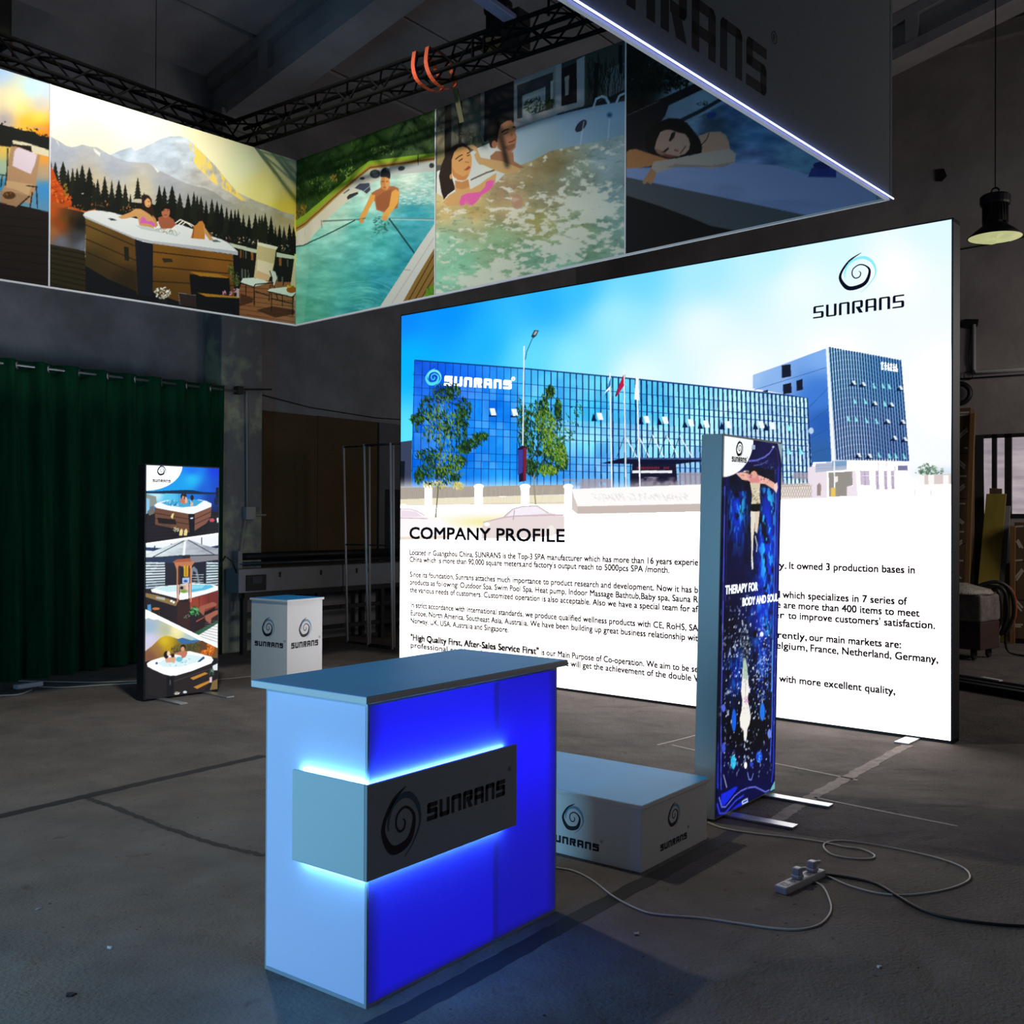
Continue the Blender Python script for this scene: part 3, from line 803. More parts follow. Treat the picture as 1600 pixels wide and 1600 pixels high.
    # steps, planter, flowers
    A.poly([(296, 428), (358, 434), (362, 480), (300, 478)], '0c0d10'); A.poly([(296, 424), (340, 428), (357, 433), (356, 434.5), (312, 431)], 'a8741e')
    A.poly([(312, 458), (374, 463), (374, 494), (330, 480), (315, 475)], '0b0c10'); A.poly([(309, 457), (350, 461), (374, 463), (373, 465.5), (322, 463)], 'ac7a22')
    A.poly([(279, 456), (306, 461), (307, 480), (282, 476)], '2c2220'); A.line([(279, 457), (306, 461)], .8, '8a8078'); A.line([(279.5, 460), (281, 476)], .8, '8a8078')
    A.dabs([(254, 457, 13, 9)], 90, 2.2, ['f4f0e4', 'dcd4c0', 'c8b898', 'fff', '6c6a50'], 1.3); A.poly([(248, 466), (262, 468), (260, 478), (249, 476)], '1a1a18')
    A.dabs([(360, 420, 5, 7), (366, 432, 7, 9), (370, 440, 5, 6)], 40, 2.2, ['3c4a1c', '55662a', '2a3616', '7a8450'], 1.6)
    A.dabs([(350, 457, 3, 3), (360, 458, 3, 3), (367, 455, 3, 4)], 12, 1.6, ['e08cae', 'f0b0c8', 'c86a90'], 1.3); A.poly([(369, 450), (373.5, 451), (373, 465), (370, 464)], 'b8b0a4')
    A.dabs([(360, 492, 8, 4), (368, 496, 6, 3)], 12, 1.8, ['b8b4a8', '4a4640', '8c887c'], 1.4)
    # chairs and table
    A.poly([(402, 378.5), (406, 379), (434.5, 386), (431, 391), (428, 413), (424, 432), (396.5, 433), (400, 404)], 'd0bc88'); A.poly([(402, 378), (434.5, 386), (431.5, 390), (402, 383)], 'ece8cc')
    A.poly([(402, 405), (416, 409), (427.5, 412), (423, 428), (419, 439), (407, 437), (397, 433.5), (401, 420)], 'ead8b4'); A.poly([(397, 433.5), (401, 422), (421, 430), (419, 439)], 'd8a870', .7)
    A.poly([(423, 422), (430, 424), (433, 434), (430, 441), (428, 447), (425, 436)], 'dcdcd0')
    A.poly([(376, 440.5), (379, 434.5), (396, 433.5), (419, 440), (412, 444), (396, 447.5)], 'dce8d8')
    for q in [[(376, 442), (396, 448), (399, 444), (427, 441.5)], [(384, 446), (384, 462)], [(397, 447), (397, 477)], [(421, 423), (425, 434), (425, 448)], [(422, 445), (420, 470)], [(399, 455), (420, 462)], [(390, 420), (386, 432)], [(445, 428), (442, 446)], [(428, 446), (434, 468)]]: A.line(q, 1.5, '14120f')
    A.poly([(418, 454), (421, 451), (446, 448), (463, 456), (456, 463.5), (440, 459)], 'dfe9da')
    for q in [[(418, 455), (456, 464), (462, 458)], [(424, 458), (424, 486)], [(441, 461), (441, 478)], [(457, 463), (456.5, 492)], [(424, 466), (456, 474)]]: A.line(q, 1.5, '14120f')
    A.poly([(459, 401), (462, 420), (460, 447), (453, 446), (456, 425)], 'd8c69c')
    A.ell(455, 452.5, 8, 5, 'a85c14'); A.dabs([(451, 447.5, 4, 2.5)], 14, 1.8, ['e4d430', 'd8b020'], 1.2)


def pic_sunset(A):
    A.c[:] = A.ctrl([(0, 112, 'aacaf0'), (50, 140, 'b4e2f2'), (75, 140, 'b8ccec'), (20, 160, 'f6e8b8'), (-20, 160, 'f4e4c0'), (62, 166, 'c0bcc6'), (60, 184, 'ffda44'), (10, 186, 'b0a4ae'), (40, 190, 'ffb820'), (60, 204, 'ff980a'), (74, 206, 'f07a18'), (30, 170, 'fbe08a'), (-40, 190, 'a89cb0')], 3.0, 120.0)
    c = A.noise(34, 4, 6, 1.6, .6)
    A.put(A.full(), A.ramp(c, .54, .75) * .5 * (A.PY < 190 + A.PX * .2), hx('8e96b8'))
    A.polyf([(-80, 222), (-10, 226), (77, 238), (77, 335), (-80, 320)], A.ctrl([(5, 235, 'e8c25c'), (5, 262, 'a8c0a4'), (5, 290, '3a8cb8'), (70, 246, 'ea9c3c'), (70, 270, 'c0a07c'), (70, 295, '3c90d0'), (-50, 250, 'd8b060')]))
    A.poly([(-80, 188), (0, 194), (10, 197), (20, 199), (32, 204), (45, 205), (54, 206), (58, 210), (66, 214), (77, 214), (77, 238), (0, 228), (-80, 222)], '0e110d')
    A.dabs([(30, 203, 30, 3), (60, 212, 14, 3), (-20, 192, 30, 4)], 40, 2.2, ['0e110d', '14180f'], 1.2)
    A.poly([(19, 219), (40, 223), (77, 235), (77, 245), (50, 238), (48, 229), (20, 225)], 'dcd2b2')
    A.poly([(20, 226), (48, 228), (50, 240), (44, 238), (22, 230)], '15130f')
    A.poly([(-80, 318), (0, 316), (20, 318), (77, 331), (77, 452), (-80, 420)], '1c1310')
    for k in range(8): A.line([(-80, 330 + 13 * k), (77, 345 + 13.5 * k)], 2.0, '0d0908')
    A.poly([(17, 228), (30, 230), (62, 243), (59, 262), (54, 300), (45, 318), (2, 300), (10, 280), (13, 250)], 'b48c68')
    A.poly([(10, 282), (50, 288), (44, 305), (24, 296), (8, 292)], 'caa478'); A.poly([(0, 298), (20, 300), (44, 306), (26, 323), (0, 316)], 'a07c5a')
    A.poly([(22, 237), (25, 232), (29, 231), (57.5, 241), (54, 256), (47.5, 272), (34, 266), (19, 259)], 'e2d0dc')
    A.ell(14, 305, 10, 6, '4a3018'); A.dabs([(14, 303, 8, 4)], 14, 2, ['7c4c20', '2c1c10', 'a06c30'])
    for q in [[(0, 273), (10, 274), (8, 290)], [(3, 276), (1, 292)], [(41, 290), (58, 292)], [(56, 291), (58, 325)], [(46, 306), (28, 322), (27, 350)], [(50, 300), (46, 328)], [(10, 276), (12, 232)]]: A.line(q, 1.8, '14100e')


def pic_pool(A):
    n = A.noise(30, 5, 3)
    A.c[:] = np.clip(A.ctrl([(470, 300, '24421a'), (500, 260, '1e3a16'), (560, 220, '2a4a1a'), (620, 220, '2a4420'), (670, 200, '2c4020'), (520, 300, '2c4c18')]) + ((n - .5) * 60)[..., None], 0, 255)
    A.dabs([(520, 250, 60, 50), (480, 300, 25, 40), (600, 215, 60, 40), (650, 200, 40, 40)], 170, 3.4, ['1c3412', '3c5c1c', '2a4a18', '122410', '52742a', '0e1c0c'], 2.5, 1.3, .7)
    A.dabs([(500, 290, 18, 14), (540, 262, 14, 16), (600, 235, 20, 8)], 40, 2.2, ['6c8a38', '88a24c', '4c6c24'], 1.6)
    A.dabs([(466, 330, 16, 12)], 90, 4, ['9c7424', '7c5818', 'b48c30', '5c4414'], 4, 1.6)
    A.dabs([(522, 278, 6, 6)], 22, 2.4, ['a08838', '88701c'], 2)
    A.poly([(459, 349), (470, 339), (482, 331), (512, 305), (540, 281), (562, 262), (577, 252), (600, 249), (640, 244), (681, 239), (681, 250), (640, 254), (600, 260), (579, 264), (560, 278), (530, 304), (490, 338), (459, 364)], '86a828')
    A.poly([(459, 357), (482, 341), (530, 297), (560, 272), (578, 258), (681, 245), (681, 251), (578, 265), (560, 279), (530, 305), (482, 349), (459, 366)], 'a8823c')
    A.line([(459, 361), (482, 345), (530, 301), (560, 276), (578, 262), (681, 248)], 1.3, '4c3414')
    wall = A.ctrl([(470, 375, 'd6d2bc'), (520, 325, 'd2ccb6'), (580, 280, 'c8c6b8'), (640, 262, 'b8bcb8'), (675, 260, 'b0b4b0')])
    A.polyf([(459, 366), (482, 349), (530, 305), (560, 279), (578, 265), (681, 251), (681, 520), (459, 520)], wall)
    nw = A.noise(13, 4, 11, 1.7, .7)
    wt = A.ctrl([(475, 400, '7cc8b4'), (530, 340, 'a8d4c0'), (580, 300, 'b4d8c8'), (640, 275, 'c4dccc'), (670, 290, '9ccac0'), (560, 360, '66c2b8'), (600, 400, '4ab8b4'), (650, 340, '3aa0b0'), (640, 400, '2c98a8'), (500, 450, '62c0aa'), (480, 490, '5cbc9c'), (560, 460, '48b4a8'), (600, 440, '2c9cae'), (560, 490, '3aa4a8')])
    wt = wt + ((nw - .5) * 80)[..., None]
    A.polyf([(459, 386), (470, 384), (480, 381), (498, 358), (515, 340), (530, 325), (545, 314), (565, 296), (580, 287), (596, 279), (612, 274), (640, 271), (681, 268), (681, 348), (655, 385), (622, 436), (590, 486), (560, 520), (459, 520)], np.clip(wt, 0, 255))
    for _ in range(170):
        x, y = 620 + 60 * A.rng.rand(), 275 + 45 * A.rng.rand()
        A.line([(x, y), (x + 6, y - 2 + 4 * A.rng.rand())], .9, 'e8f2e8', .5)
    for _ in range(60):
        t, d = A.rng.rand() * 1.6, 10 + 70 * A.rng.rand()
        cx, cy = 565, 500
        A.line([(cx + d * math.cos(-t - k * .12), cy + d * .8 * math.sin(-t - k * .12)) for k in range(5)], 1.2, '1c7c94' if A.rng.rand() < .5 else '8cdcd8', .35)
    A.poly([(459, 386), (478, 382), (484, 400), (474, 520), (459, 520)], '9cd2b4', .25)
    # coping and planks at right
    A.poly([(681, 346), (655, 384), (622, 435), (588, 487), (590, 500), (622, 486), (650, 434), (681, 383)], 'd2d2ca'); A.line([(681, 366), (640, 430), (600, 492)], .9, 'a8a8a4'); A.line([(631, 421), (641, 422)], .8, '8c8c88')
    A.poly([(681, 383), (650, 434), (620, 488), (681, 480)], '8c6c34')
    for k in range(4): A.line([(681, 392 + k * 17), (632 + k * 9, 480)], 1.5, '3c2a10')
    A.poly([(681, 438), (670, 450), (656, 475), (681, 472)], '5c9422'); A.dabs([(672, 462, 10, 14)], 60, 2.4, ['4c8418', '78b42c', '346410'], 2)
    # fittings
    A.ell(586, 272, 8.5, 7, '3c4046'); A.ell(586, 272, 5, 3.6, '5a5e60'); A.poly([(554, 294), (562, 287), (577, 286), (579, 297), (573, 303), (566, 298)], '3c4254'); A.line([(567, 300), (579, 290)], .9, 'a8acb0')
    A.poly([(542, 308), (546, 304), (559, 300), (560, 303), (548, 310), (543, 312)], '2e3234'); A.ell(566, 279, 4, 2.2, '34383a'); A.ell(627, 263.5, 5.5, 3.6, '34383c', 1, -.2); A.ell(674, 259, 4, 4, '2c3034'); A.line([(653, 242), (653, 258)], 1.4, '181a18'); A.poly([(536, 302), (545, 295), (547, 297), (538, 303)], '70706c')
    # swimmer
    A.dabs([(596, 346, 13, 9), (594, 358, 12, 8)], 60, 2.6, ['1c5c54', '2c746c', '124840', '48988c'], 2.6, .2, .8)
    A.dabs([(590, 372, 12, 12)], 26, 2.4, ['2c8c88', '3ca09a'], 2.6, .2, .6)
    A.poly([(580, 302), (588, 297), (597, 293), (606, 291), (615, 291), (622, 294), (624, 302), (621, 325), (612, 328), (600, 332), (588, 328), (586, 316), (582, 310)], 'a4643c')
    A.poly([(600, 300), (612, 296), (606, 326), (596, 330), (588, 324), (588, 308)], '8c5030', .7)
    A.poly([(579, 304), (586, 305), (585, 312), (577, 326), (571, 340), (566, 346), (560, 344), (563, 337), (572, 320)], 'd89a4a')
    A.poly([(612, 300), (618, 296), (624, 300), (621, 318), (614, 328), (607, 338), (603, 343), (596, 341), (598, 335), (608, 322)], 'dca04c')
    A.poly([(594, 294), (598, 286), (608, 286), (609, 295), (602, 298)], 'b87444'); A.ell(601.5, 286, 7.4, 11.5, 'c08048'); A.poly([(601, 277), (608.5, 278), (608.5, 290), (604, 297), (602, 290)], 'dca05c', .7)
    A.poly([(594, 277), (595, 268), (598, 263.5), (603, 262), (608, 265), (610, 272), (609.5, 280), (603, 277)], '22262c'); A.line([(603, 264), (608, 267)], 1.2, '70787c')
    A.line([(596, 284), (600, 284)], 1, '4c2c18'); A.line([(603, 284), (606, 284)], 1, '5c3818'); A.line([(599, 293), (603, 293)], 1, '7c3c24')
    A.line([(504, 345.5), (560, 343), (571, 341)], 1.6, '4c6c64'); A.line([(504, 347), (556, 344)], .7, 'a8c0b0'); A.line([(502, 344), (503, 356)], 1.2, '6c7c70'); A.line([(607, 341.5), (681, 342.5)], 2.4, '5c8c90'); A.line([(607, 342.5), (681, 344)], .9, 'bcdcd8')
    A.line([(555, 344), (520, 362), (490, 376), (473, 383.5), (459, 386)], 1.7, '143c34'); A.line([(608, 342), (620, 358), (633, 376), (647, 395)], 2.0, '123430')
    A.ell(565, 345, 4, 3.4, 'c88846'); A.ell(601, 341, 5, 3.6, 'd09450')


def pic_couple(A):
    A.c[:] = A.ctrl([(690, 190, '4c4c48'), (720, 215, '5c5a50'), (740, 185, '50544c'), (780, 160, '26282c'), (830, 150, '30343a'), (900, 130, '3a3e44'), (960, 100, '30383a'), (960, 150, '34383c')])
    n = A.noise(18, 4, 5)
    A.put(A.full(), A.ramp(n, .5, .7) * .25 * (A.PY < 260), hx('181c18'))
    A.poly([(683, 205), (697, 200), (697, 245), (683, 255)], '8c8064'); A.poly([(683, 240), (700, 228), (705, 246), (690, 258), (683, 258)], '9c8a58', .8)
    A.poly([(695, 165), (706, 160), (705, 238), (695, 250)], '1c1a18'); A.poly([(716, 160), (723, 158), (721, 226), (717, 226)], '20201c')
    A.dabs([(712, 190, 12, 30), (688, 185, 6, 20)], 50, 4, ['24261f', '2c2e26', '5c6050'], 5, 1.2, .8)
    A.dabs([(735, 215, 16, 14), (748, 220, 12, 10)], 60, 3, ['4c5434', '6c7450', '343c24', '84886c'], 2.6, 1.2)
    A.poly([(756, 130), (805, 112), (805, 205), (756, 222)], '1c1c20'); A.poly([(751, 140), (757, 138), (757, 210), (751, 214)], '5c6064')
    # veranda with windows
    A.poly([(803, 120), (870, 96), (870, 182), (803, 205)], '84888c'); A.poly([(808, 134), (864, 113), (864, 172), (808, 196)], '34373c'); A.poly([(816, 150), (852, 136), (852, 170), (816, 186)], '9aa2a4')
    A.dabs([(838, 165, 20, 12), (860, 160, 5, 10)], 80, 3.4, ['34401f', '28321c', '4c5a34', '1c2416'], 2.2); A.poly([(860, 128), (864, 126), (864, 154), (860, 156)], 'b8b8b0')
    A.poly([(868, 100), (877, 96), (877, 175), (868, 178)], '9ca0a6'); A.poly([(877, 108), (901, 98), (901, 165), (877, 172)], '20181c'); A.poly([(882, 121), (889, 118), (888, 148), (883, 150)], '9c9c94')
    A.poly([(901, 94), (913, 88), (913, 164), (901, 168)], 'a0a6ae'); A.poly([(913, 88), (976, 64), (976, 152), (913, 164)], '3a403c')
    A.poly([(945, 110), (976, 98), (976, 148), (940, 160)], '6c7078', .7)
    for _ in range(60):
        x, y = 916 + 58 * A.rng.rand(), 80 + 60 * A.rng.rand()
        A.line([(x, y), (x + 6 * (A.rng.rand() - .5), y + 12), (x + 8 * (A.rng.rand() - .5), y + 24)], 1.2, '161a16', .8)
    A.poly([(929, 100), (936, 98), (932, 160), (926, 162)], '14161a'); A.poly([(966, 72), (972, 70), (972, 115), (967, 116)], '14161a')
    A.poly([(905, 170), (940, 158), (976, 140), (976, 152), (940, 166), (903, 176)], '20262a')
    A.poly([(803, 188), (870, 168), (912, 158), (912, 166), (870, 178), (803, 200)], 'a8a4a4')
    # tub wall and rim
    wl = A.ctrl([(690, 285, 'dcdcd4'), (700, 330, 'e0ddd0'), (745, 250, 'c8ccc8'), (760, 262, 'd4d6cc'), (830, 220, '9cb4c4'), (900, 190, '8cacC8'.lower()), (960, 170, '8cb0d0'), (960, 220, '84a8c0'), (850, 245, '90a8b0')])
    A.polyf([(683, 268), (700, 260), (745, 232), (760, 226), (803, 204), (840, 190), (880, 178), (930, 166), (977, 158), (977, 300), (680, 400)], wl)
    for q in [[(927, 168), (931, 155), (940, 151), (946, 153), (951, 162)], [(963, 160), (967, 150), (976, 146)]]: A.line(q, 3.4, 'b4c8d8')
    A.ell(907.5, 197, 12, 6, '242c40', 1, -.85); A.ell(952, 180, 5, 5, '5a86b0'); A.ell(952, 180, 2.6, 2.6, '2c4c74')
    A.line([(912, 190), (908, 215), (906, 235)], 2, 'c4d4dc', .6); A.line([(952, 185), (950, 212), (948, 235)], 2, 'c4d4dc', .6)
    # water
    bd = [(680, 300), (700, 312), (735, 300), (775, 285), (800, 262), (830, 252), (860, 236), (900, 228), (930, 222), (977, 210), (977, 480), (680, 480)]
    w = A.ctrl([(700, 330, 'd0b478'), (740, 330, 'c8ac70'), (720, 350, 'b8c098'), (790, 300, 'b09470'), (800, 320, 'b8a070'), (830, 262, '9c8a60'), (860, 250, '8c7c54'), (850, 300, 'a09878'), (840, 350, 'b8b070'), (900, 280, '98a490'), (950, 250, '9cb4bc'), (960, 300, '90acb0'),
                (700, 380, 'a0d0b0'), (720, 410, '8ccaA6'.lower()), (690, 440, '90ccac'), (780, 380, '98bc90'), (830, 400, '84b494'), (900, 360, '98a880'), (930, 400, '80a888'), (960, 350, '8cb0a4'), (880, 420, '84bca0'), (960, 420, '84aca4')])
    n1 = A.noise(26, 5, 21, 1.3, .7)
    A.polyf(bd, np.clip(w + ((n1 - .5) * 60)[..., None], 0, 255))
    edge = A.mask(bd)
    inside = np.zeros((A.h, A.w), bool)
    if edge: inside[edge[0]] = edge[1]
    fo = A.noise(8, 4, 31, 1.5, .8)
    fr = 1 - np.abs(2 * A.noise(20, 5, 51, 1.4, .8) - 1)          # foam runs in veins
    wt = .22 * A.near(745, 440, 75, 24, -.35) + .24 * A.near(892, 378, 22, 46, .55) + .20 * A.near(935, 312, 34, 20) + .10 * A.near(870, 330, 50, 26) + .12 * A.near(800, 305, 10, 22, .3) + .16 * A.near(706, 385, 20, 5, -.7) + .06 * A.near(810, 390, 60, 40) + .07 * A.near(940, 350, 40, 60) + .05 * A.near(770, 340, 50, 26)
    f = A.ramp(fo * .55 + fr * .42 + wt * 1.15, .68, .80)
    A.put(A.full(), f * inside * .85, hx('e6e6d6'))
    A.put(A.full(), A.ramp(A.noise(6, 3, 41, 1.5, .7), .64, .74) * inside * .35 * (1 - f), hx('5c7868'))
    # man
    A.poly([(775, 236), (802, 238), (803, 252), (820, 262), (790, 268), (768, 258), (766, 244)], '9c6a4c')
    A.poly([(781, 194), (790, 190), (798, 187.5), (803, 194), (806.5, 201), (805, 207), (807.5, 214), (806.5, 222), (805.6, 231), (798, 239), (790, 241), (783, 236), (777, 231), (776, 212)], 'a87050')
    A.poly([(762.5, 213), (763, 200), (767, 192), (774, 184), (783, 180), (791, 181), (799, 187), (792, 189), (783, 195), (780, 203), (778, 215), (777, 222), (773, 226), (770, 232), (766, 230), (764, 222)], '1c1614'); A.ell(772.5, 226, 4, 6, 'a06848')
    for q in [[(784, 207), (790, 203), (795, 202)], [(801, 199), (805, 199)]]: A.line(q, 2, '241814')
    A.line([(787, 210), (794, 207)], 1.6, '3c2418'); A.line([(795, 223), (801, 221), (805, 218)], 1.8, '6c3428'); A.poly([(798, 207), (802, 211), (798, 214)], '8c5840')
    A.poly([(786, 230), (796, 236), (804, 230), (804, 224), (795, 227)], '704836', .7)
    # woman
    A.poly([(686, 275), (690, 258), (696, 244), (704, 232), (712, 226), (722, 223), (732, 227), (736, 236), (726, 230), (714, 234), (708, 246), (706, 262), (706, 276), (711, 292), (711, 296), (700, 304), (694, 312), (690, 300)], '2a1c16')
    A.poly([(706, 250), (710, 238), (716, 231), (724, 229), (731, 232), (735, 238), (737.5, 246), (737.5, 256), (735, 268), (732, 276), (728, 281), (723, 282.5), (716, 281.5), (710, 277), (706, 270)], 'd2985c')
    A.poly([(706, 260), (712, 270), (724, 276), (732, 272), (728, 281), (716, 281), (708, 275)], 'b8743c', .6)
    for q in [[(712, 249), (718, 244), (723, 242)], [(730, 240), (734, 238)]]: A.line(q, 1.8, '4c2c1c')
    A.line([(717, 252), (723, 248)], 1.8, '4c3020'); A.line([(730, 244), (734, 242)], 1.4, '4c3020'); A.poly([(725, 266), (733, 259), (736, 262), (730, 266)], 'a04434'); A.line([(727, 253), (733, 254)], 1.4, 'a46c40'); A.ell(705, 276, 2, 4, 'd09458')
    A.poly([(711, 282), (722, 284), (732, 280), (735, 296), (750, 288), (760, 280), (776, 270), (774, 284), (764, 298), (745, 315), (730, 320), (700, 322), (692, 316), (702, 305), (712, 299)], 'd0a068')
    A.poly([(711, 282), (722, 284), (732, 280), (734, 292), (722, 296), (713, 294)], 'b87840', .7); A.line([(736, 281), (760, 270), (778, 264)], 2.4, '3c2c20', .7)
    A.poly([(730, 228), (738, 226), (745, 230), (748, 238), (751, 246), (760, 248), (772, 250), (784, 252), (800, 258), (815, 264), (806, 270), (790, 272), (776, 267), (762, 261), (756, 258), (749, 257), (744, 250), (741, 242), (745, 238), (738, 233)], 'c49c68')
    A.poly([(721, 306), (730, 302), (740, 301), (750, 300), (758, 292), (760, 284), (766, 281), (773, 282.5), (771, 290), (764, 298), (752, 305), (746, 314), (738, 321), (728, 318), (720, 322), (718, 316)], 'e060a4')
    A.put(A.full(), A.ramp(fo * .5 + fr * .5, .68, .78) * A.near(735, 335, 60, 14) * .9, hx('e8dcc0'))
    A.ell(808, 315, 9, 12, 'b88474', .6)


def pic_woman(A):
    A.c[:] = A.ctrl([(985, 100, '121612'), (1020, 130, '141812'), (1000, 160, '181410'), (1000, 210, '1c1a1a'), (1060, 150, '8298ac'), (1100, 155, '86a0b4'), (1120, 130, '7c94ac'), (1140, 190, '5c84b0'), (1180, 210, '4c7cac'), (1160, 250, '6c86b4'), (1240, 250, '5c80a8'), (1300, 280, '5478b0'), (1060, 180, '7890a8')])
    n = A.noise(20, 5, 4, 1.4, .6)
    A.dabs([(1005, 110, 40, 40), (1035, 125, 30, 22), (1060, 125, 18, 14), (990, 160, 20, 40)], 150, 4, ['0e120c', '161c12', '1c2016', '0a0c0a'], 2)
    A.dabs([(990, 135, 14, 18), (1025, 105, 20, 10)], 8, 2, ['4c5444', '5c6050'], 2)
    A.poly([(977, 182), (1030, 156), (1095, 126), (1120, 115), (1120, 128), (1098, 140), (1045, 165), (1040, 180), (1000, 235), (977, 240)], '1e1a1c'); A.line([(977, 182), (1030, 158)], 1, '5c5450')
    A.poly([(1062, 186), (1095, 170), (1130, 150), (1134, 154), (1100, 174), (1068, 190)], '222c30'); A.dabs([(1098, 162, 8, 4)], 20, 2.4, ['202826', '2c3430'])
    wt = A.ctrl([(1080, 195, '7898b8'), (1140, 180, '4c6c98'), (1110, 205, '34485c'), (1180, 215, '4c7cac'), (1250, 260, '5c88a8'), (1180, 250, '6c84b4'), (1320, 280, '5a80b0'), (1120, 190, '3c5468')]) + ((n - .5) * 90)[..., None]
    A.polyf([(1070, 195), (1100, 178), (1140, 158), (1200, 160), (1388, 300), (1340, 290), (1258, 272), (1215, 258), (1150, 256), (1095, 220)], np.clip(wt, 0, 255))
    A.ell(1112, 180, 8, 5, '2c3c84', 1, -.3)
    # woman leaning on the rim
    A.poly([(976, 263), (1000, 262), (1060, 260), (1110, 257), (1150, 254), (1215, 258), (1260, 272), (1330, 262), (1388, 308), (1388, 320), (1270, 338), (1120, 306), (977, 276)], '8a9cc8')
    A.put(A.full(), A.ramp(A.noise(60, 3, 9, 2, .5), .45, .7) * .22 * (A.PY > 255), hx('5c6c98'))
    A.poly([(977, 276), (1000, 282), (1120, 306), (1270, 338), (1166, 363), (1110, 352), (1076, 338), (977, 304)], '4c5258')
    A.poly([(977, 304), (1030, 321), (1076, 338), (1110, 352), (1166, 363), (977, 420)], '0c0e12')
    A.poly([(1092, 212), (1110, 206), (1125, 205.5), (1134, 211), (1139, 222), (1141, 236), (1110, 240), (1096, 238), (1094, 226)], 'b89078'); A.line([(1108, 208), (1104, 218), (1096, 226)], 1.6, '3c2c2c')
    A.poly([(1007, 228), (1010, 212), (1016, 201), (1030, 191), (1045, 184.5), (1060, 185), (1074, 192), (1084, 204), (1094, 218), (1097.5, 230), (1096, 239), (1080, 243), (1060, 248), (1030, 247), (1014, 240)], '17120f')
    A.poly([(1023, 232), (1026, 220), (1032, 206), (1040, 203), (1048, 202.5), (1060, 207), (1070, 209), (1076, 216), (1078.5, 225), (1077, 233), (1071, 240), (1060, 244), (1048, 246), (1036, 243), (1027, 239)], 'b89280')
    A.poly([(1030, 244), (1040, 240), (1056, 243), (1062, 244), (1048, 247)], '6c3428', .8); A.poly([(1023, 232), (1032, 234), (1042, 240), (1034, 243), (1027, 239)], '8c6050', .7)
    A.poly([(1045, 220), (1050, 207), (1056, 206), (1054, 214), (1048, 221)], '2c201c'); A.line([(1063, 240), (1072, 228)], 1.6, '5c2c28'); A.poly([(1034, 238), (1044, 230), (1046, 232), (1040, 238)], '3c2420'); A.line([(1054, 234), (1060, 236)], 1.6, '703c30')
    A.poly([(976, 240), (984, 234), (994, 232.5), (1010, 238), (1026, 243), (1045, 249), (1040, 256), (1022, 258), (1000, 262), (976, 263)], 'b87c50')
    A.poly([(1022, 252), (1045, 249), (1062, 246), (1095, 239), (1120, 235), (1140, 232), (1150, 240), (1148, 254), (1130, 260), (1111, 263), (1085, 260), (1056, 260.5), (1040, 266), (1026, 270), (1023, 279), (1018, 288), (1012, 284), (1007, 288), (1004, 284), (1012, 272), (1018, 262)], 'b4a498')
    A.poly([(1018, 262), (1026, 270), (1023, 279), (1018, 288), (1012, 284), (1007, 288), (1004, 284), (1012, 272)], 'b08058'); A.poly([(1040, 262), (1056, 256), (1110, 259), (1148, 252), (1130, 261), (1056, 261)], '8c7468', .6)
    A.poly([(1262, 276), (1268, 262), (1290, 258), (1306, 266), (1306, 277)], '2c3c84'); A.ell(1284, 258, 14, 6, '24306c')


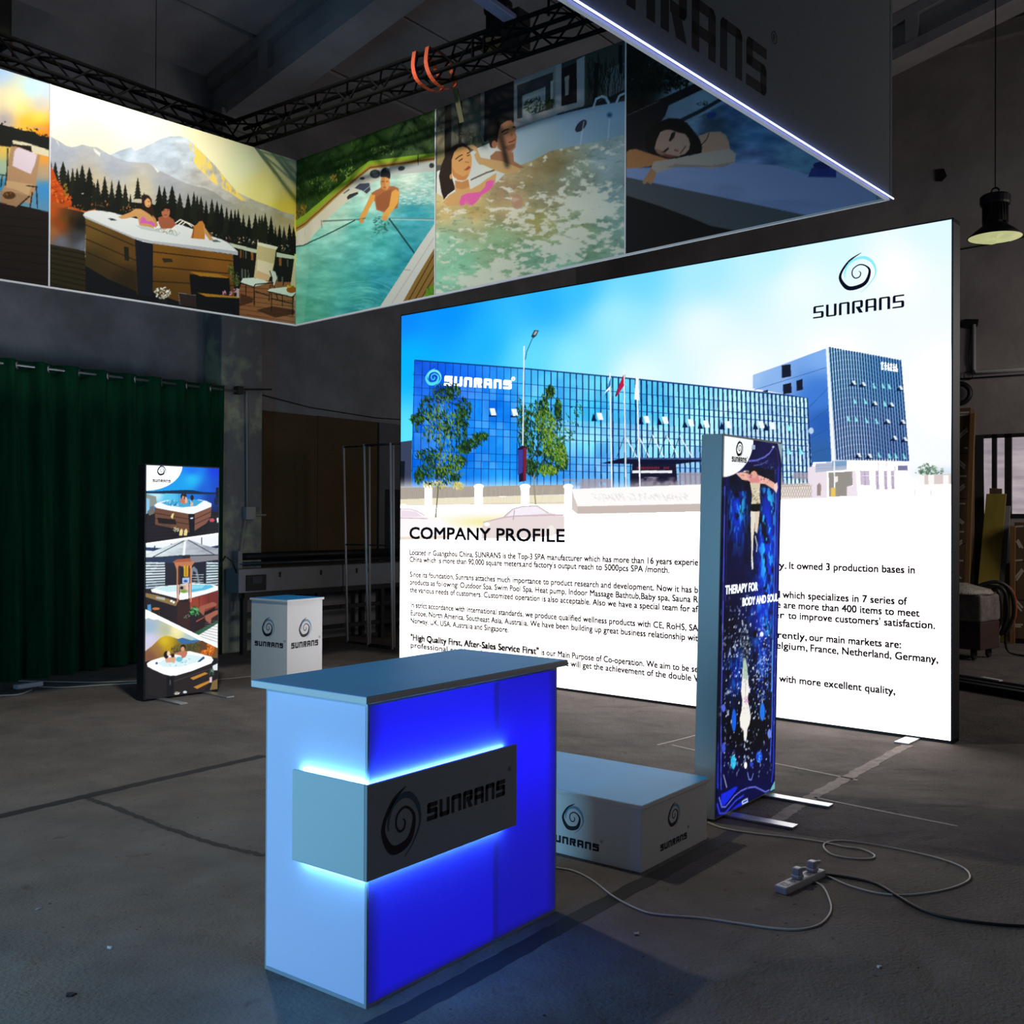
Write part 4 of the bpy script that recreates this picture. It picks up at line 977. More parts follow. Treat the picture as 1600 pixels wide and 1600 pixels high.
def pic_tub(A):
    """dark blue swim spa seen from above, a floating man above, a floating woman below"""
    A.c[:] = A.ctrl([(1130, 700, '0c0c34'), (1200, 710, '0e0c3c'), (1170, 800, '05061c'), (1140, 900, '080830'), (1200, 950, '060a40'), (1165, 1000, '04040e'), (1165, 1150, '030308'), (1130, 1200, '060838'), (1200, 1200, '060838'), (1165, 1270, '0a0c58')])
    n1, n2 = A.noise(12, 4, 3, .6, 1.4), A.noise(9, 4, 13, .5, 1.8)
    w = A.near(1152, 800, 13, 48) + A.near(1198, 830, 12, 75) + .8 * A.near(1196, 890, 12, 60) + .55 * A.near(1150, 1050, 14, 40) + .6 * A.near(1192, 1010, 12, 60) + .4 * A.near(1185, 960, 20, 50)
    A.put(A.full(), np.clip(w, 0, 1) * A.ramp(n1, .30, .55), hx('0a34d8'))
    A.put(A.full(), np.clip(w, 0, 1) * A.ramp(n2, .52, .64), hx('1c80ff'))
    A.put(A.full(), np.clip(A.near(1200, 800, 10, 40) + A.near(1197, 870, 6, 30) + .7 * A.near(1156, 790, 10, 20) + .6 * A.near(1200, 985, 5, 14), 0, 1) * A.ramp(n2, .48, .6), hx('2cd0ff'))
    # shell mouldings
    for q, wd, c in [([(1128, 755), (1124, 960), (1121, 1130), (1122, 1250), (1124, 1276)], 3.0, '2030b8'), ([(1133, 760), (1130, 960), (1127, 1130), (1127, 1230), (1128, 1256)], 1.4, '4a58e0'), ([(1216, 730), (1212, 960), (1209, 1130), (1208, 1200), (1205, 1222)], 2.6, '1c2cb4'),
                     ([(1212, 770), (1208, 960), (1206, 1120), (1203, 1190)], 1.6, '3c64f0'), ([(1120, 1000), (1118, 1140), (1117, 1240)], 2, '0c1470'), ([(1137, 790), (1134, 940)], 1, '28288c'), ([(1207, 1000), (1205, 1080)], 1.6, '5aa8ff')]: A.line(q, wd, c)
    for q, wd, c in [([(1170, 721), (1182, 720), (1194, 715), (1202, 709), (1208, 700)], 2.0, '6468c8'), ([(1178, 728), (1190, 726), (1200, 720)], 1.2, '50549c'), ([(1188, 689), (1204, 693), (1214, 704), (1217, 730)], 1.6, '24246c')]: A.line(q, wd, c)
    A.poly([(1214, 690), (1226, 691), (1224, 745), (1219, 712)], '8fa8b4'); A.ell(1208, 699, 2, 1.2, 'c8ccf0')
    A.dabs([(1195, 728, 14, 14), (1205, 740, 8, 10)], 30, 2.2, ['3c4470', '5c6490', '202850', '2c3ca0'], 2.6)
    A.poly([(1140, 745), (1180, 730), (1210, 735), (1210, 764), (1190, 762), (1172, 766), (1150, 770), (1140, 765)], '050510', .75)
    # man
    A.poly([(1150, 740), (1162, 738), (1170, 742), (1178, 741), (1188, 744), (1200, 749), (1208, 754), (1213, 758), (1213, 768), (1207, 764), (1196, 757), (1188, 756), (1187, 764), (1182, 762), (1175, 762), (1171, 752), (1160, 750)], 'ecb4a4')
    A.poly([(1170, 741), (1184, 741), (1187, 752), (1184, 763), (1178, 763), (1172, 754)], 'd87880', .7); A.poly([(1172, 755), (1187, 755), (1187, 774), (1188, 788), (1174, 790), (1175, 772)], 'd8ccb0')
    A.dabs([(1181, 775, 6, 14)], 60, 1.8, ['8c8468', 'f4ecd8', '5c5844', 'b8a880'], 2); A.ell(1178, 737, 8, 5, '100c0c'); A.line([(1162, 737), (1170, 737)], 1.2, 'f0e0d8')
    A.poly([(1174, 788), (1188, 787), (1187, 800), (1180, 801), (1173, 800)], '06060a'); A.poly([(1173, 799), (1180, 800), (1179, 822), (1177, 842), (1176, 868), (1177, 884), (1174, 884), (1174, 850), (1173, 825)], 'e6e0d0'); A.poly([(1180, 800), (1187, 799), (1185, 820), (1183, 834), (1179, 830)], 'e0d0bc')
    A.ell(1178, 742, 5, 5.5, 'e0a894'); A.dabs([(1165, 744, 12, 5), (1195, 752, 12, 5)], 24, 1.8, ['f8d0c0', 'c88078', 'e8a898', '3c2024'], 2, .4, .7); A.poly([(1209, 758), (1214, 754), (1215, 762), (1213, 771), (1209, 766)], 'f0d8d0')
    A.line([(1180, 838), (1183, 852), (1182, 862)], 1.8, 'b8c0d0'); A.line([(1175, 876), (1176, 889)], 3.0, 'dfeaf0')
    # woman, lower half
    A.dabs([(1164, 1010, 8, 28)], 130, 2.0, ['7c8cb8', 'b8c4d8', '2c3450', '4c5c8c', '9cb4a8'], 2)
    nf = A.noise(5, 3, 23, .55, 1.2)
    zone = np.clip(A.near(1165, 1080, 34, 130) * 1.2, 0, 1) * (A.PY > 930) * (A.PY < 1215)
    A.put(A.full(), A.ramp(nf, .66, .72) * zone * .9, hx('8fa8f0'))
    A.put(A.full(), A.ramp(nf, .72, .77) * zone, hx('f4f8ff'))
    for _ in range(170):
        x, y = 1130 + 76 * A.rng.rand(), 960 + 240 * A.rng.rand()
        A.ell(x, y, .4 + .5 * A.rng.rand(), .6 + 1.2 * A.rng.rand(), ['c8d4ff', '7c9cf0', '3c58d8', 'ffffff', '90b0ff'][A.rng.randint(5)], .9, A.rng.rand(), n=8)
    A.poly([(1161, 1036), (1164, 1028), (1167, 1038), (1169, 1060), (1170, 1078), (1168, 1094), (1171, 1106), (1173, 1120), (1171, 1132), (1168, 1138), (1167, 1150), (1165, 1158), (1162.5, 1156), (1162, 1142), (1157, 1135), (1156, 1122), (1159, 1108), (1160, 1094), (1158, 1080), (1160, 1056)], 'f6f2ec')
    A.poly([(1161, 1036), (1164, 1026), (1168, 1042), (1168, 1062), (1161, 1060)], '9cc0a8', .75); A.dabs([(1164, 1060, 4, 16)], 26, 1.4, ['6c8c9c', '3c4c6c', 'c8d8d0'], 3, .7)
    A.line([(1165, 1062), (1165, 1092)], .7, '7c8078', .8); A.dabs([(1166, 1094, 4, 6)], 22, 1.6, ['e89cd8', 'c864b8', 'a84c9c'], 2); A.dabs([(1165, 1108, 5, 8)], 22, 1.3, ['8c8880', 'c8c4c0'], 3, .7)
    A.dabs([(1195, 1020, 9, 50), (1190, 1060, 10, 40)], 90, 1.8, ['a8c8ff', '3c78f0', 'e0f0ff', '1c40d0'], 1.6)
    for x, y, rx, ry, c in [(1146, 1190, 4, 11, '20b8e8'), (1147, 1125, 3.4, 18, '1060e0'), (1191, 1112, 4, 14, '1c74e8'), (1186, 1182, 5, 9, '1848d8'), (1165, 1195, 2.2, 5, 'ffffff'), (1174, 1194, 2.4, 4, '2840c8'), (1202, 1146, 3, 7, '6c88e8'), (1131, 1168, 3, 8, '3c50c8'), (1131, 1106, 3, 6, '4c68d8'), (1190, 991, 3, 4, 'f0f8ff')]: A.ell(x, y, rx, ry, c)
    A.dabs([(1147, 1190, 4, 10), (1187, 1183, 5, 8)], 16, 1.6, ['60e8ff', '2c88f0', 'a8e8ff'], 2)
    # bottom of the tub
    A.poly([(1117, 1230), (1136, 1236), (1150, 1227), (1156, 1224), (1168, 1218), (1182, 1216), (1196, 1222), (1206, 1222), (1213, 1200), (1213, 1240), (1180, 1258), (1150, 1275), (1117, 1290)], '060840')
    A.poly([(1127, 1240), (1136, 1236), (1150, 1228), (1153, 1230), (1146, 1240), (1132, 1258), (1127, 1257)], '1428e0'); A.poly([(1136, 1272), (1150, 1258), (1165, 1247), (1166, 1254), (1150, 1266), (1138, 1274)], '1626d8')
    for q, c, wd in [([(1124, 1245), (1128, 1260), (1134, 1260), (1148, 1243), (1158, 1235), (1170, 1230), (1180, 1229), (1190, 1234), (1196, 1237), (1202, 1234)], '6c78ec', 1.5), ([(1121, 1255), (1125, 1270), (1133, 1270), (1150, 1250), (1162, 1242)], '2c3cd8', 2.2), ([(1131, 1210), (1136, 1230)], 'b8c0f0', 1.0), ([(1168, 1206), (1170, 1217), (1174, 1218), (1177, 1208)], '7c88e0', 1.2)]: A.line(q, wd, c)
    A.poly([(1159, 1251), (1168, 1246), (1169, 1253), (1160, 1258)], 'c0d0f8'); A.line([(1161, 1253), (1167, 1250)], 2, '3850b8')
    A.poly([(1203, 1234), (1209, 1222), (1213, 1215), (1213, 1236), (1206, 1240)], '6cb4bc')
    # white corner
    t = np.linspace(0, math.pi / 2, 14)
    A.poly([(1124, 672), (1178, 680)] + [(1129 + 48 * math.cos(k), 688 + 58 * math.sin(k)) for k in t] + [(1124, 748)], 'fbffff')
    A.poly([(1175, 696), (1180, 696), (1180, 703), (1174, 703)], '9cb0d0')


def pic_three(A):
    """three hot-tub photographs divided by white diagonals"""
    # --- evening lake
    A.c[:] = A.ctrl([(235, 740, '20a8f4'), (300, 735, '0a70f4'), (300, 748, '20c0f8'), (340, 735, '0838e0'), (340, 760, '0c48c8'), (280, 765, '10a0f0'), (320, 768, '1060d8')])
    A.poly([(226, 768), (245, 768), (262, 767), (285, 766), (300, 766), (316, 769), (346, 770), (346, 774), (226, 772)], '0c2848')
    A.polyf([(226, 771), (346, 773), (346, 805), (226, 805)], A.ctrl([(245, 775, 'c0f0fc'), (262, 780, '50c8f0'), (300, 778, '1470d8'), (340, 780, '0c38a8'), (340, 800, '0a2058'), (235, 795, '3c78a8')]))
    A.poly([(337, 762), (346, 762), (346, 786), (337, 782)], '08142c'); A.ell(338, 783, 4, 7, '0c2048')
    A.polyf([(226, 800), (346, 800), (346, 880), (226, 880)], A.ctrl([(235, 810, '1c1820'), (300, 830, '14121a'), (340, 820, '1a1a24')]))
    for k in range(8): A.line([(226, 812 + k * 6), (346, 806 + k * 6)], .8, '2c2630', .7)
    A.poly([(228, 772), (244, 776), (246, 790), (232, 792), (228, 800)], '8c948c'); A.poly([(228, 778), (234, 780), (234, 800), (228, 804)], '90c8e8'); A.poly([(230, 800), (240, 790), (242, 802), (234, 806)], '6c6c68')
    A.poly([(242, 793), (262, 797), (296, 803), (304, 828), (302, 834), (272, 826), (243, 820)], '6c4836'); A.poly([(302, 804), (330, 792), (329, 808), (322, 818), (303, 830)], '805444')
    for y in (804, 812): A.line([(243, y - 2), (298, y + 8)], .9, '24181a'); A.line([(303, y + 8), (329, y - 4)], .9, '24181a')
    A.poly([(294, 803), (304, 803), (304, 834), (296, 833)], '10121c'); A.poly([(297.5, 809), (302, 809), (301, 811), (297.5, 811)], 'e8ecf4')
    A.poly([(241, 790), (246, 786), (260, 782), (280, 781), (312, 781), (322, 783), (330, 787), (330, 792), (318, 797), (303, 803), (294, 803), (266, 798), (245, 794)], 'f6fbff')
    A.poly([(252, 786), (270, 781), (300, 780), (318, 783), (306, 791), (285, 793), (262, 790)], '40a8d8'); A.dabs([(280, 786, 22, 5)], 60, 2, ['e8f8ff', '1880b8', '60d0f0', '0c5088'], 2)
    for x, y, c in [(285, 778, '281414'), (289, 778, '201014'), (300, 780, '241418')]: A.ell(x, y - 2, 2.6, 4.4, c)
    A.poly([(280, 782), (286, 779), (290, 782), (290, 788), (284, 787)], 'c87858'); A.poly([(289, 776), (292, 778), (293, 786), (289, 786)], 'e8b494'); A.poly([(298, 784), (302, 786), (301, 792), (297, 790)], 'e0bca0'); A.poly([(285, 775), (288, 776), (287, 780), (284, 780)], 'd89878')
    A.poly([(246, 809), (274, 812), (276, 820), (248, 818)], '1c1418'); A.poly([(252, 818), (266, 820), (266, 824), (252, 822)], '5c4438')
    A.poly([(267, 808), (269, 803), (272, 802), (270, 811)], 'f0e094'); A.dabs([(275, 827, 5, 4)], 30, 1.5, ['f0eccc', 'd8d0a0', '3c3830'], 1.4)
    for x in (283, 290): A.poly([(x - 3, 836), (x - 2, 829), (x + 1, 826), (x + 3, 830), (x + 2, 837), (x - 2, 837)], 'ecd890')
    A.ell(331, 813, 4, 3, 'c04c5c'); A.poly([(338, 810), (343, 808), (343, 816), (339, 817)], 'e8eef0')
    # --- pergola
    D1 = lambda x: 849.5 - (x - 228) * .145
    M = [(226, D1(226)), (346, D1(346)), (346, 1010), (226, 952)]
    A.polyf(M, A.ctrl([(240, 880, '242834'), (330, 890, '1c2030'), (285, 960, '241c24'), (240, 980, '1a1820'), (330, 970, '2c2024')]))
    A.poly([(226, 849), (346, 832), (346, 858), (226, 870)], 'f2f8fc'); A.poly([(226, 855), (260, 857), (250, 862), (226, 860)], '28406c'); A.poly([(326, 855), (346, 851), (346, 856), (330, 858)], '203458')
    for x, y in [(242, 853), (268, 850), (315, 840)]: A.line([(x, y), (x, y + 12)], 1.6, '18243c')
    A.polyf([(226, 866), (252, 857), (285, 844.5), (296, 843.5), (316, 851), (346, 859), (346, 868), (287, 867), (250, 870), (226, 871)], np.clip(A.ctrl([(240, 866, 'dce8ec'), (280, 856, 'ccd8de'), (300, 856, 'b4bcc6'), (330, 860, 'a0a8b4')]) + ((A.noise(6, 3, 5, 2.5, .5) - .5) * 50)[..., None], 0, 255))
    for q in [[(288, 845), (240, 870)], [(294, 844), (337, 868)]]: A.line(q, 1.2, '2c3844')
    A.poly([(287.5, 846), (291, 846), (289, 868), (285, 868)], 'f6fafc'); A.line([(226, 872), (286, 868.5), (346, 867)], 1.4, '2c3038')
    A.poly([(226, 872), (285, 869), (284, 880), (226, 878)], '2c3a58'); A.poly([(297, 869), (346, 868), (346, 874), (297, 880)], '84848c')
    for x0, x1, c in [(228, 258, 'dcecf2'), (322, 341, 'cce4ea')]:
        for k in range(10): A.poly([(x0, 878.5 + k * 4.3), (x1, 879 + k * 4.0), (x1, 881.2 + k * 4.0), (x0, 881.2 + k * 4.3)], c if k < 7 else 'b4ccd8')
    for k in range(4): A.line([(298, 898 + k * 4), (318, 898 + k * 4)], 1, 'b4c0c4')
    A.poly([(299, 888), (303, 885), (308, 890), (311, 905), (313, 914), (309, 912), (306, 895), (302, 892), (300, 902)], '9cb0bc', .7)
    A.poly([(236, 921), (252, 916), (276, 914), (300, 911), (330, 913), (341, 916), (341, 922), (322, 928), (300, 934), (284, 937), (262, 931), (238, 925)], 'fafdff')
    A.poly([(243, 920), (256, 916), (278, 915), (278, 924), (262, 925)], 'c8eef4'); A.poly([(297, 913), (330, 914), (334, 917), (320, 922), (297, 926)], '5cbce0'); A.poly([(298, 914), (320, 914), (316, 919), (298, 921)], '8cdcf0')
    A.polyf([(296, 935), (318, 930), (341, 922), (341, 950), (318, 956), (296, 950)], A.ctrl([(300, 940, '98402e'), (335, 930, '742c28')])); A.line([(311, 932), (311, 950)], .8, '4c1c18'); A.line([(325, 928), (325, 946)], .8, '4c1c18')
    A.poly([(226, 926), (246, 930), (278, 940), (275, 947), (252, 940), (226, 932)], '8c7448'); A.poly([(244, 932), (258, 934), (258, 938), (244, 935)], 'b8b8b4'); A.ell(268, 939, 2, 1.5, 'fff'); A.ell(271.5, 941, 1.6, 1.6, 'fff')
    A.poly([(277, 874), (297, 872), (300, 880), (297, 882), (275, 882), (270, 878)], 'a85c3c'); A.poly([(272, 879), (305, 877), (300, 884), (298, 888), (280, 884), (276, 890)], 'c07c58')
    for x0, x1, c in [(276, 278.5, 'c88460'), (279, 281, '5c2c20'), (294.5, 296.5, '7c3824'), (297, 299.5, 'd08c68')]: A.poly([(x0, 884), (x1, 884), (x1 - .3, 940), (x0 + .3, 942)], c)
    A.poly([(287, 884), (294, 884), (294, 901), (287, 901)], 'd8a820'); A.line([(290.5, 884), (290.5, 900)], 1.2, '8c5c10'); A.poly([(285, 903), (296, 902), (296, 911), (285, 912)], 'a8c4e8'); A.ell(290, 908, 3, 2, '2c4c9c')
    A.poly([(280, 914), (294, 914), (294, 926), (281, 926)], 'b8a898'); A.ell(284, 918.5, 2.6, 2.6, '201410'); A.ell(287, 924, 5, 2.6, '78a040'); A.poly([(290, 910), (295, 912), (294, 922), (290, 921)], 'e8c0a8')
    A.poly([(280, 929), (294, 929), (294, 936), (280, 937)], 'fcfeff'); A.poly([(277, 941), (297, 940), (297, 984), (277, 972)], '38221f')
    A.dabs([(304, 955, 7, 8)], 60, 2.6, ['3c9c4c', '2c7c3c', '74d08c', '145024'], 2.4, .8); A.dabs([(292, 963, 5, 3)], 14, 1.6, ['80a898', '2c4c44'], 2)
    A.poly([(311, 948), (332, 940.5), (338, 943), (338, 946), (320, 952), (318, 962), (312, 956)], 'a05c4c'); A.poly([(318, 963), (336, 954), (342, 953), (342, 958), (330, 966), (329, 975), (322, 970)], 'a4604e'); A.poly([(321, 956), (336, 948), (336, 953), (321, 961)], '1c1014')
    A.poly([(305, 970), (320, 963), (320, 980), (306, 986)], '281a1e'); A.poly([(306, 970), (318, 964), (319, 965), (307, 972)], 'a05040'); A.poly([(300, 990), (342, 968), (342, 975), (312, 992)], '2c5c44'); A.ell(244, 951, 6, 2, 'c07838'); A.line([(242, 953), (240, 962)], 1, '4c3020'); A.line([(248, 953), (250, 964)], 1, '4c3020'); A.poly([(231, 945), (236, 944), (237, 956), (231, 955)], '5090c8')
    # --- autumn mountain
    D2 = [(226, 952), (346, 1010)]
    A.poly([(226, 951), (346, 1010), (346, 1100), (226, 1110)], 'ffffff')
    A.polyf([(226, 968), (232, 965), (240, 968), (250, 967.5), (300, 994), (346, 1018), (346, 1100), (226, 1110)], A.ctrl([(235, 980, '9cb8d0'), (235, 1000, 'd4d0f0'), (260, 985, 'b4bca0'), (275, 985, 'fff4b4'), (268, 1002, 'f8e878'), (310, 1000, '58a8e8'), (300, 998, 'b8d0c8'), (330, 1008, '5890c8'), (245, 1010, 'd8c8d8')]))
    A.polyf([(226, 1018), (238, 1009), (250, 997), (258, 993), (266, 994), (278, 998), (290, 1005), (302, 1004), (316, 1000), (330, 999), (346, 1010), (346, 1060), (226, 1050)], A.ctrl([(258, 1002, 'e0c020'), (265, 1010, 'c4a010'), (245, 1014, '9c7040'), (235, 1025, '7c5040'), (280, 1012, '6c6430'), (300, 1012, '484828'), (320, 1010, '7c5028'), (270, 1030, '503c28')]))
    A.poly([(276, 999), (285, 996), (298, 1000), (314, 1000), (300, 1006), (284, 1006)], '3c6ca0'); A.dabs([(300, 1010, 18, 5), (280, 1014, 12, 6)], 60, 2.4, ['343c20', '4c4824', '6c5428'], 2.4, 1.5)
    A.poly([(312, 1002), (328, 1000), (330, 1010), (312, 1030)], '5c3c24', .9); A.dabs([(328, 1014, 7, 10), (318, 1020, 4, 4)], 80, 2.2, ['e87010', 'f49430', 'c85408', '7c3408'], 1.6)
    A.poly([(226, 1034), (260, 1026), (346, 1028), (346, 1110), (226, 1110)], '14141a')
    for k in range(9): A.line([(226, 1046 + k * 6), (260, 1054 + k * 6)], .8, '26222a', .7)
    A.poly([(230, 1042), (262, 1054), (262, 1092), (232, 1084)], '1e1a1c'); A.poly([(271, 1055), (331, 1032), (330, 1062), (318, 1080), (271, 1090)], '241e20'); A.line([(272, 1064), (330, 1044)], .8, '4c4244'); A.poly([(260, 1053), (272, 1054), (271, 1090), (261, 1090)], '0a0c10'); A.line([(266, 1062), (266, 1070)], 1, '8c9094')
    for q in [[(297, 1059), (320, 1050), (325, 1052), (302, 1062)], [(302, 1073), (326, 1063), (330, 1065), (308, 1076)]]: A.poly(q, 'c08430')
    A.poly([(230, 1036), (236, 1032), (252, 1027), (275, 1022), (296, 1017), (312, 1021), (330, 1026), (333, 1031), (330, 1036), (300, 1048), (276, 1055), (266, 1055.5), (256, 1053), (240, 1046), (231, 1041)], 'fcfeff')
    A.poly([(246, 1036), (262, 1028), (296, 1022), (318, 1026), (310, 1034), (280, 1042), (256, 1042)], 'dcf4f8'); A.dabs([(280, 1034, 22, 7)], 40, 2.4, ['f8ffff', '88d0dc', 'b8ecf4', '60b0c8'], 2.4, .3)
    A.poly([(308, 1034), (318, 1025), (320, 1028), (312, 1034)], '204878'); A.ell(245, 1036, 2, 2, '3c5c94')
    A.ell(286, 1011, 4, 4.4, '1c1014'); A.ell(285.5, 1014, 3, 4, 'd8987c'); A.poly([(281, 1018), (289, 1016), (293, 1020), (290, 1026), (284, 1029), (283, 1024), (272, 1022), (274, 1020)], 'c07860')
    A.ell(260, 1023, 4, 6, '1c1012'); A.ell(263.5, 1021, 2.4, 4, 'f0d8b8'); A.poly([(258, 1030), (264, 1027), (274, 1026), (274, 1034), (260, 1035)], 'e0a888'); A.ell(270, 1024, 3, 3, '2c1814'); A.ell(280, 1030, 5, 4, '70c0d8')
    A.dabs([(277, 1083, 5, 3)], 30, 1.6, ['d8dcc8', 'f0f0e4', '4c5044'], 1.5); A.ell(289, 1081, 3, 2, 'd8dcf0'); A.poly([(332, 1040), (340, 1036), (340, 1047), (332, 1047)], 'e4ecf0'); A.dabs([(330, 1050, 4, 6)], 30, 2, ['4c6c54', '284838', '7c9c84'], 2); A.poly([(327, 1058), (331, 1057), (331, 1066), (327, 1066)], 'e8c8d0'); A.poly([(332, 1064), (340, 1060), (340, 1082), (326, 1082)], '7c6438')
    # the white floor of the pergola corner and the dividing bars
    A.poly([(309, 993), (346, 970), (346, 1012)], 'f8fafa')
    for k in range(8): A.line([(312 + k * 1.5, 994 - k * 3.4), (346, 1005 - k * 5)], .7, '70706c', .8)
    A.line([(226, 955), (346, 1013)], 4.0, 'ffffff')
    A.line([(226, D1(226) + 1), (346, D1(346) + 1)], 2.4, 'ffffff')
    t = np.linspace(0, math.pi / 2, 14)
    A.poly([(224, 722), (286, 726)] + [(228 + 57 * math.cos(k), 728 + 39 * math.sin(k)) for k in t] + [(224, 767)], 'ffffff')
# ------------------------------------------------------------------ the hall
CONC = mat('concrete_wall', '86868a', 0.9, var=0.28, scale=1.1, bump=0.25, bscale=9)
CONC_R = mat('concrete_end_wall', '9b9494', 0.9, var=0.22, scale=0.9, bump=0.25, bscale=8)
ROOF = mat('concrete_slab', '9c9a9e', 0.95, var=0.25, scale=0.8, bump=0.3, bscale=14)
DARKGAP = mat('dark_gap', '0c0c0e', 0.95)
CARPET = mat('felt_carpet', '6a6461', 0.95, var=0.2, scale=2.2, bump=0.5, bscale=60, spec=0.1)
nt = CARPET.node_tree     # trodden-in dirt specks, stains and the soft creases of loose felt
_b = nt.nodes['Principled BSDF']; _tc = [n for n in nt.nodes if n.type == 'TEX_COORD'][0]
_last = nt.nodes['Color Ramp'].outputs[0]
for sc_, lo_, hi_, cc_, fac_ in ((34, .70, .74, (.012, .011, .011), .75), (9, .66, .78, (.03, .028, .026), .55), (75, .775, .79, (.42, .42, .42), .8)):
    _n = nt.nodes.new('ShaderNodeTexNoise'); _n.inputs['Scale'].default_value = sc_; _n.inputs['Detail'].default_value = 3; _n.inputs['Distortion'].default_value = .6
    nt.links.new(_tc.outputs['Object'], _n.inputs['Vector'])
    _r = nt.nodes.new('ShaderNodeMapRange'); _r.inputs['From Min'].default_value = lo_; _r.inputs['From Max'].default_value = hi_; _r.inputs['To Max'].default_value = fac_
    nt.links.new(_n.outputs[0], _r.inputs['Value'])
    _m = nt.nodes.new('ShaderNodeMix'); _m.data_type = 'RGBA'; _m.inputs['B'].default_value = (*cc_, 1)
    nt.links.new(_r.outputs[0], _m.inputs['Factor']); nt.links.new(_last, _m.inputs['A']); _last = _m.outputs['Result']
nt.links.new(_last, _b.inputs['Base Color'])
_w = nt.nodes.new('ShaderNodeTexNoise'); _w.inputs['Scale'].default_value = 1.6; _w.inputs['Detail'].default_value = 2; _w.inputs['Distortion'].default_value = 1.2
nt.links.new(_tc.outputs['Object'], _w.inputs['Vector'])
_bp = nt.nodes.new('ShaderNodeBump'); _bp.inputs['Strength'].default_value = .35; _bp.inputs['Distance'].default_value = .12
nt.links.new(_w.outputs[0], _bp.inputs['Height'])
_old = [n for n in nt.nodes if n.type == 'BUMP' and n != _bp][0]
nt.links.new(_bp.outputs[0], _old.inputs['Normal'])
BLACKM = mat('black_paint', '101013', 0.5)
ALU = mat('aluminium', 'b9bcc0', 0.38, 0.9)
ALU_D = mat('dark_aluminium', '4c5258', 0.45, 0.8)
WHITE = mat('white_laminate', 'dedfe0', 0.45)
WHITE_PL = mat('white_plastic', 'd6d8dc', 0.4)
WL, WR = 10.1, 15.1
RID, EAVE, SL = 1.5, 6.65, 0.25


def roof_z(y): return EAVE + SL * (WL - y) if y > RID else EAVE + SL * (WL - RID) - SL * (RID - y)


m = MB(); m.box((-5, -8, -0.3), (16, 10.6, 0.0))
tag(m.build('floor', CARPET), kind='structure')
m = MB(); m.box((-5, WL, -0.1), (16, WL + 0.25, 6.75))
tag(m.build('wall_left', CONC), kind='structure')
# end wall with the window opening cut out of it
wy0, wy1, wz0, wz1 = 1.2, 3.50, 1.60, 2.72
m = MB()
m.box((WR, wy1, -0.1), (WR + 0.25, WL, 9.2)); m.box((WR, -8, -0.1), (WR + 0.25, wy0, 9.2))
m.box((WR, wy0, -0.1), (WR + 0.25, wy1, wz0)); m.box((WR, wy0, wz1), (WR + 0.25, wy1, 9.2))
tag(m.build('wall_back', CONC_R), kind='structure')
m = MB(); m.box((WR - 0.12, -7.5, 8.02), (WR, 5.1, 8.22))
tag(m.build('trim_1', mat('ring_beam', '8a8484', 0.9, var=0.2, scale=2), None), kind='structure')
# roof of separate precast planks with open joints
m = MB(); rng = random.Random(4)
y = WL + 0.3
k = 0
while y > -7.5:
    y2 = y - 1.19
    for xa, xb in ((-5, 1.2), (1.24, 7.55), (7.62, 13.7), (13.74, 16)):
        j = rng.uniform(-0.012, 0.012)
        za, zb = roof_z(y) + j, roof_z(y2 + 0.05) + j
        m.hexa([(xa, y, za), (xb, y, za), (xb, y2 + 0.05, zb), (xa, y2 + 0.05, zb)], [(xa, y, za + .12), (xb, y, za + .12), (xb, y2 + 0.05, zb + .12), (xa, y2 + 0.05, zb + .12)])
    y = y2
m.hexa([(-5, 10.5, EAVE + .05), (16, 10.5, EAVE + .05), (16, RID, roof_z(RID) + .14), (-5, RID, roof_z(RID) + .14)], [(-5, 10.5, EAVE + .2), (16, 10.5, EAVE + .2), (16, RID, roof_z(RID) + .3), (-5, RID, roof_z(RID) + .3)])
tag(m.build('ceiling', ROOF), kind='structure')
for i, xr in enumerate((7.43, 13.7)):
    m = MB()
    for w0, w1, d0, d1 in ((0.0, 0.42, 0.0, 0.14), (0.09, 0.33, 0.14, 0.46), (0.0, 0.42, 0.46, 0.60)):
        b = [(xr + w0, WL, roof_z(WL) - d1), (xr + w1, WL, roof_z(WL) - d1), (xr + w1, RID, roof_z(RID) - d1), (xr + w0, RID, roof_z(RID) - d1)]
        m.hexa(b, [(p[0], p[1], p[2] + d1 - d0 - .002) for p in b])
    for yy in (9.2, 7.5, 5.8, 4.1):
        z = roof_z(yy)
        m.hexa([(xr + .005, yy, z - .5), (xr + .415, yy, z - .5), (xr + .415, yy - .16, z - .46), (xr + .005, yy - .16, z - .46)], [(xr + .005, yy, z - .1), (xr + .415, yy, z - .1), (xr + .415, yy - .16, z - .06), (xr + .005, yy - .16, z - .06)])
    tag(m.build('trim_%d' % (i + 2), ROOF), kind='structure')
# pillar under the rafter, paint peeling off its lower half
PIL = mat('peeling_pillar', '77787a', 0.9, scale=2.2, col2='9aa08a', bump=0.4, bscale=12, lo=.46, hi=.56)
m = MB(); m.box((7.43, 9.8, 0), (8.02, WL + .02, 6.25)); m.box((7.37, 9.74, 6.0), (8.08, WL, 6.2))
tag(m.build('pillar_left', PIL, bevel=0.015), kind='structure')
# door on the left wall beyond the board
dr = MB(); dr.box((10.23, WL - .05, 1.95), (11.3, WL, 2.86)); dr.box((10.23, WL - .05, 0), (10.34, WL, 1.95))
d1 = tag(dr.build('door_1', mat('grey_door_frame', '5f6064', 0.7, var=.15, scale=3)), kind='structure')
m = MB(); m.box((10.34, WL - .02, 0), (11.2, WL - .004, 1.95)); m.build('door_leaf', mat('dark_door', '141418', 0.6), d1)
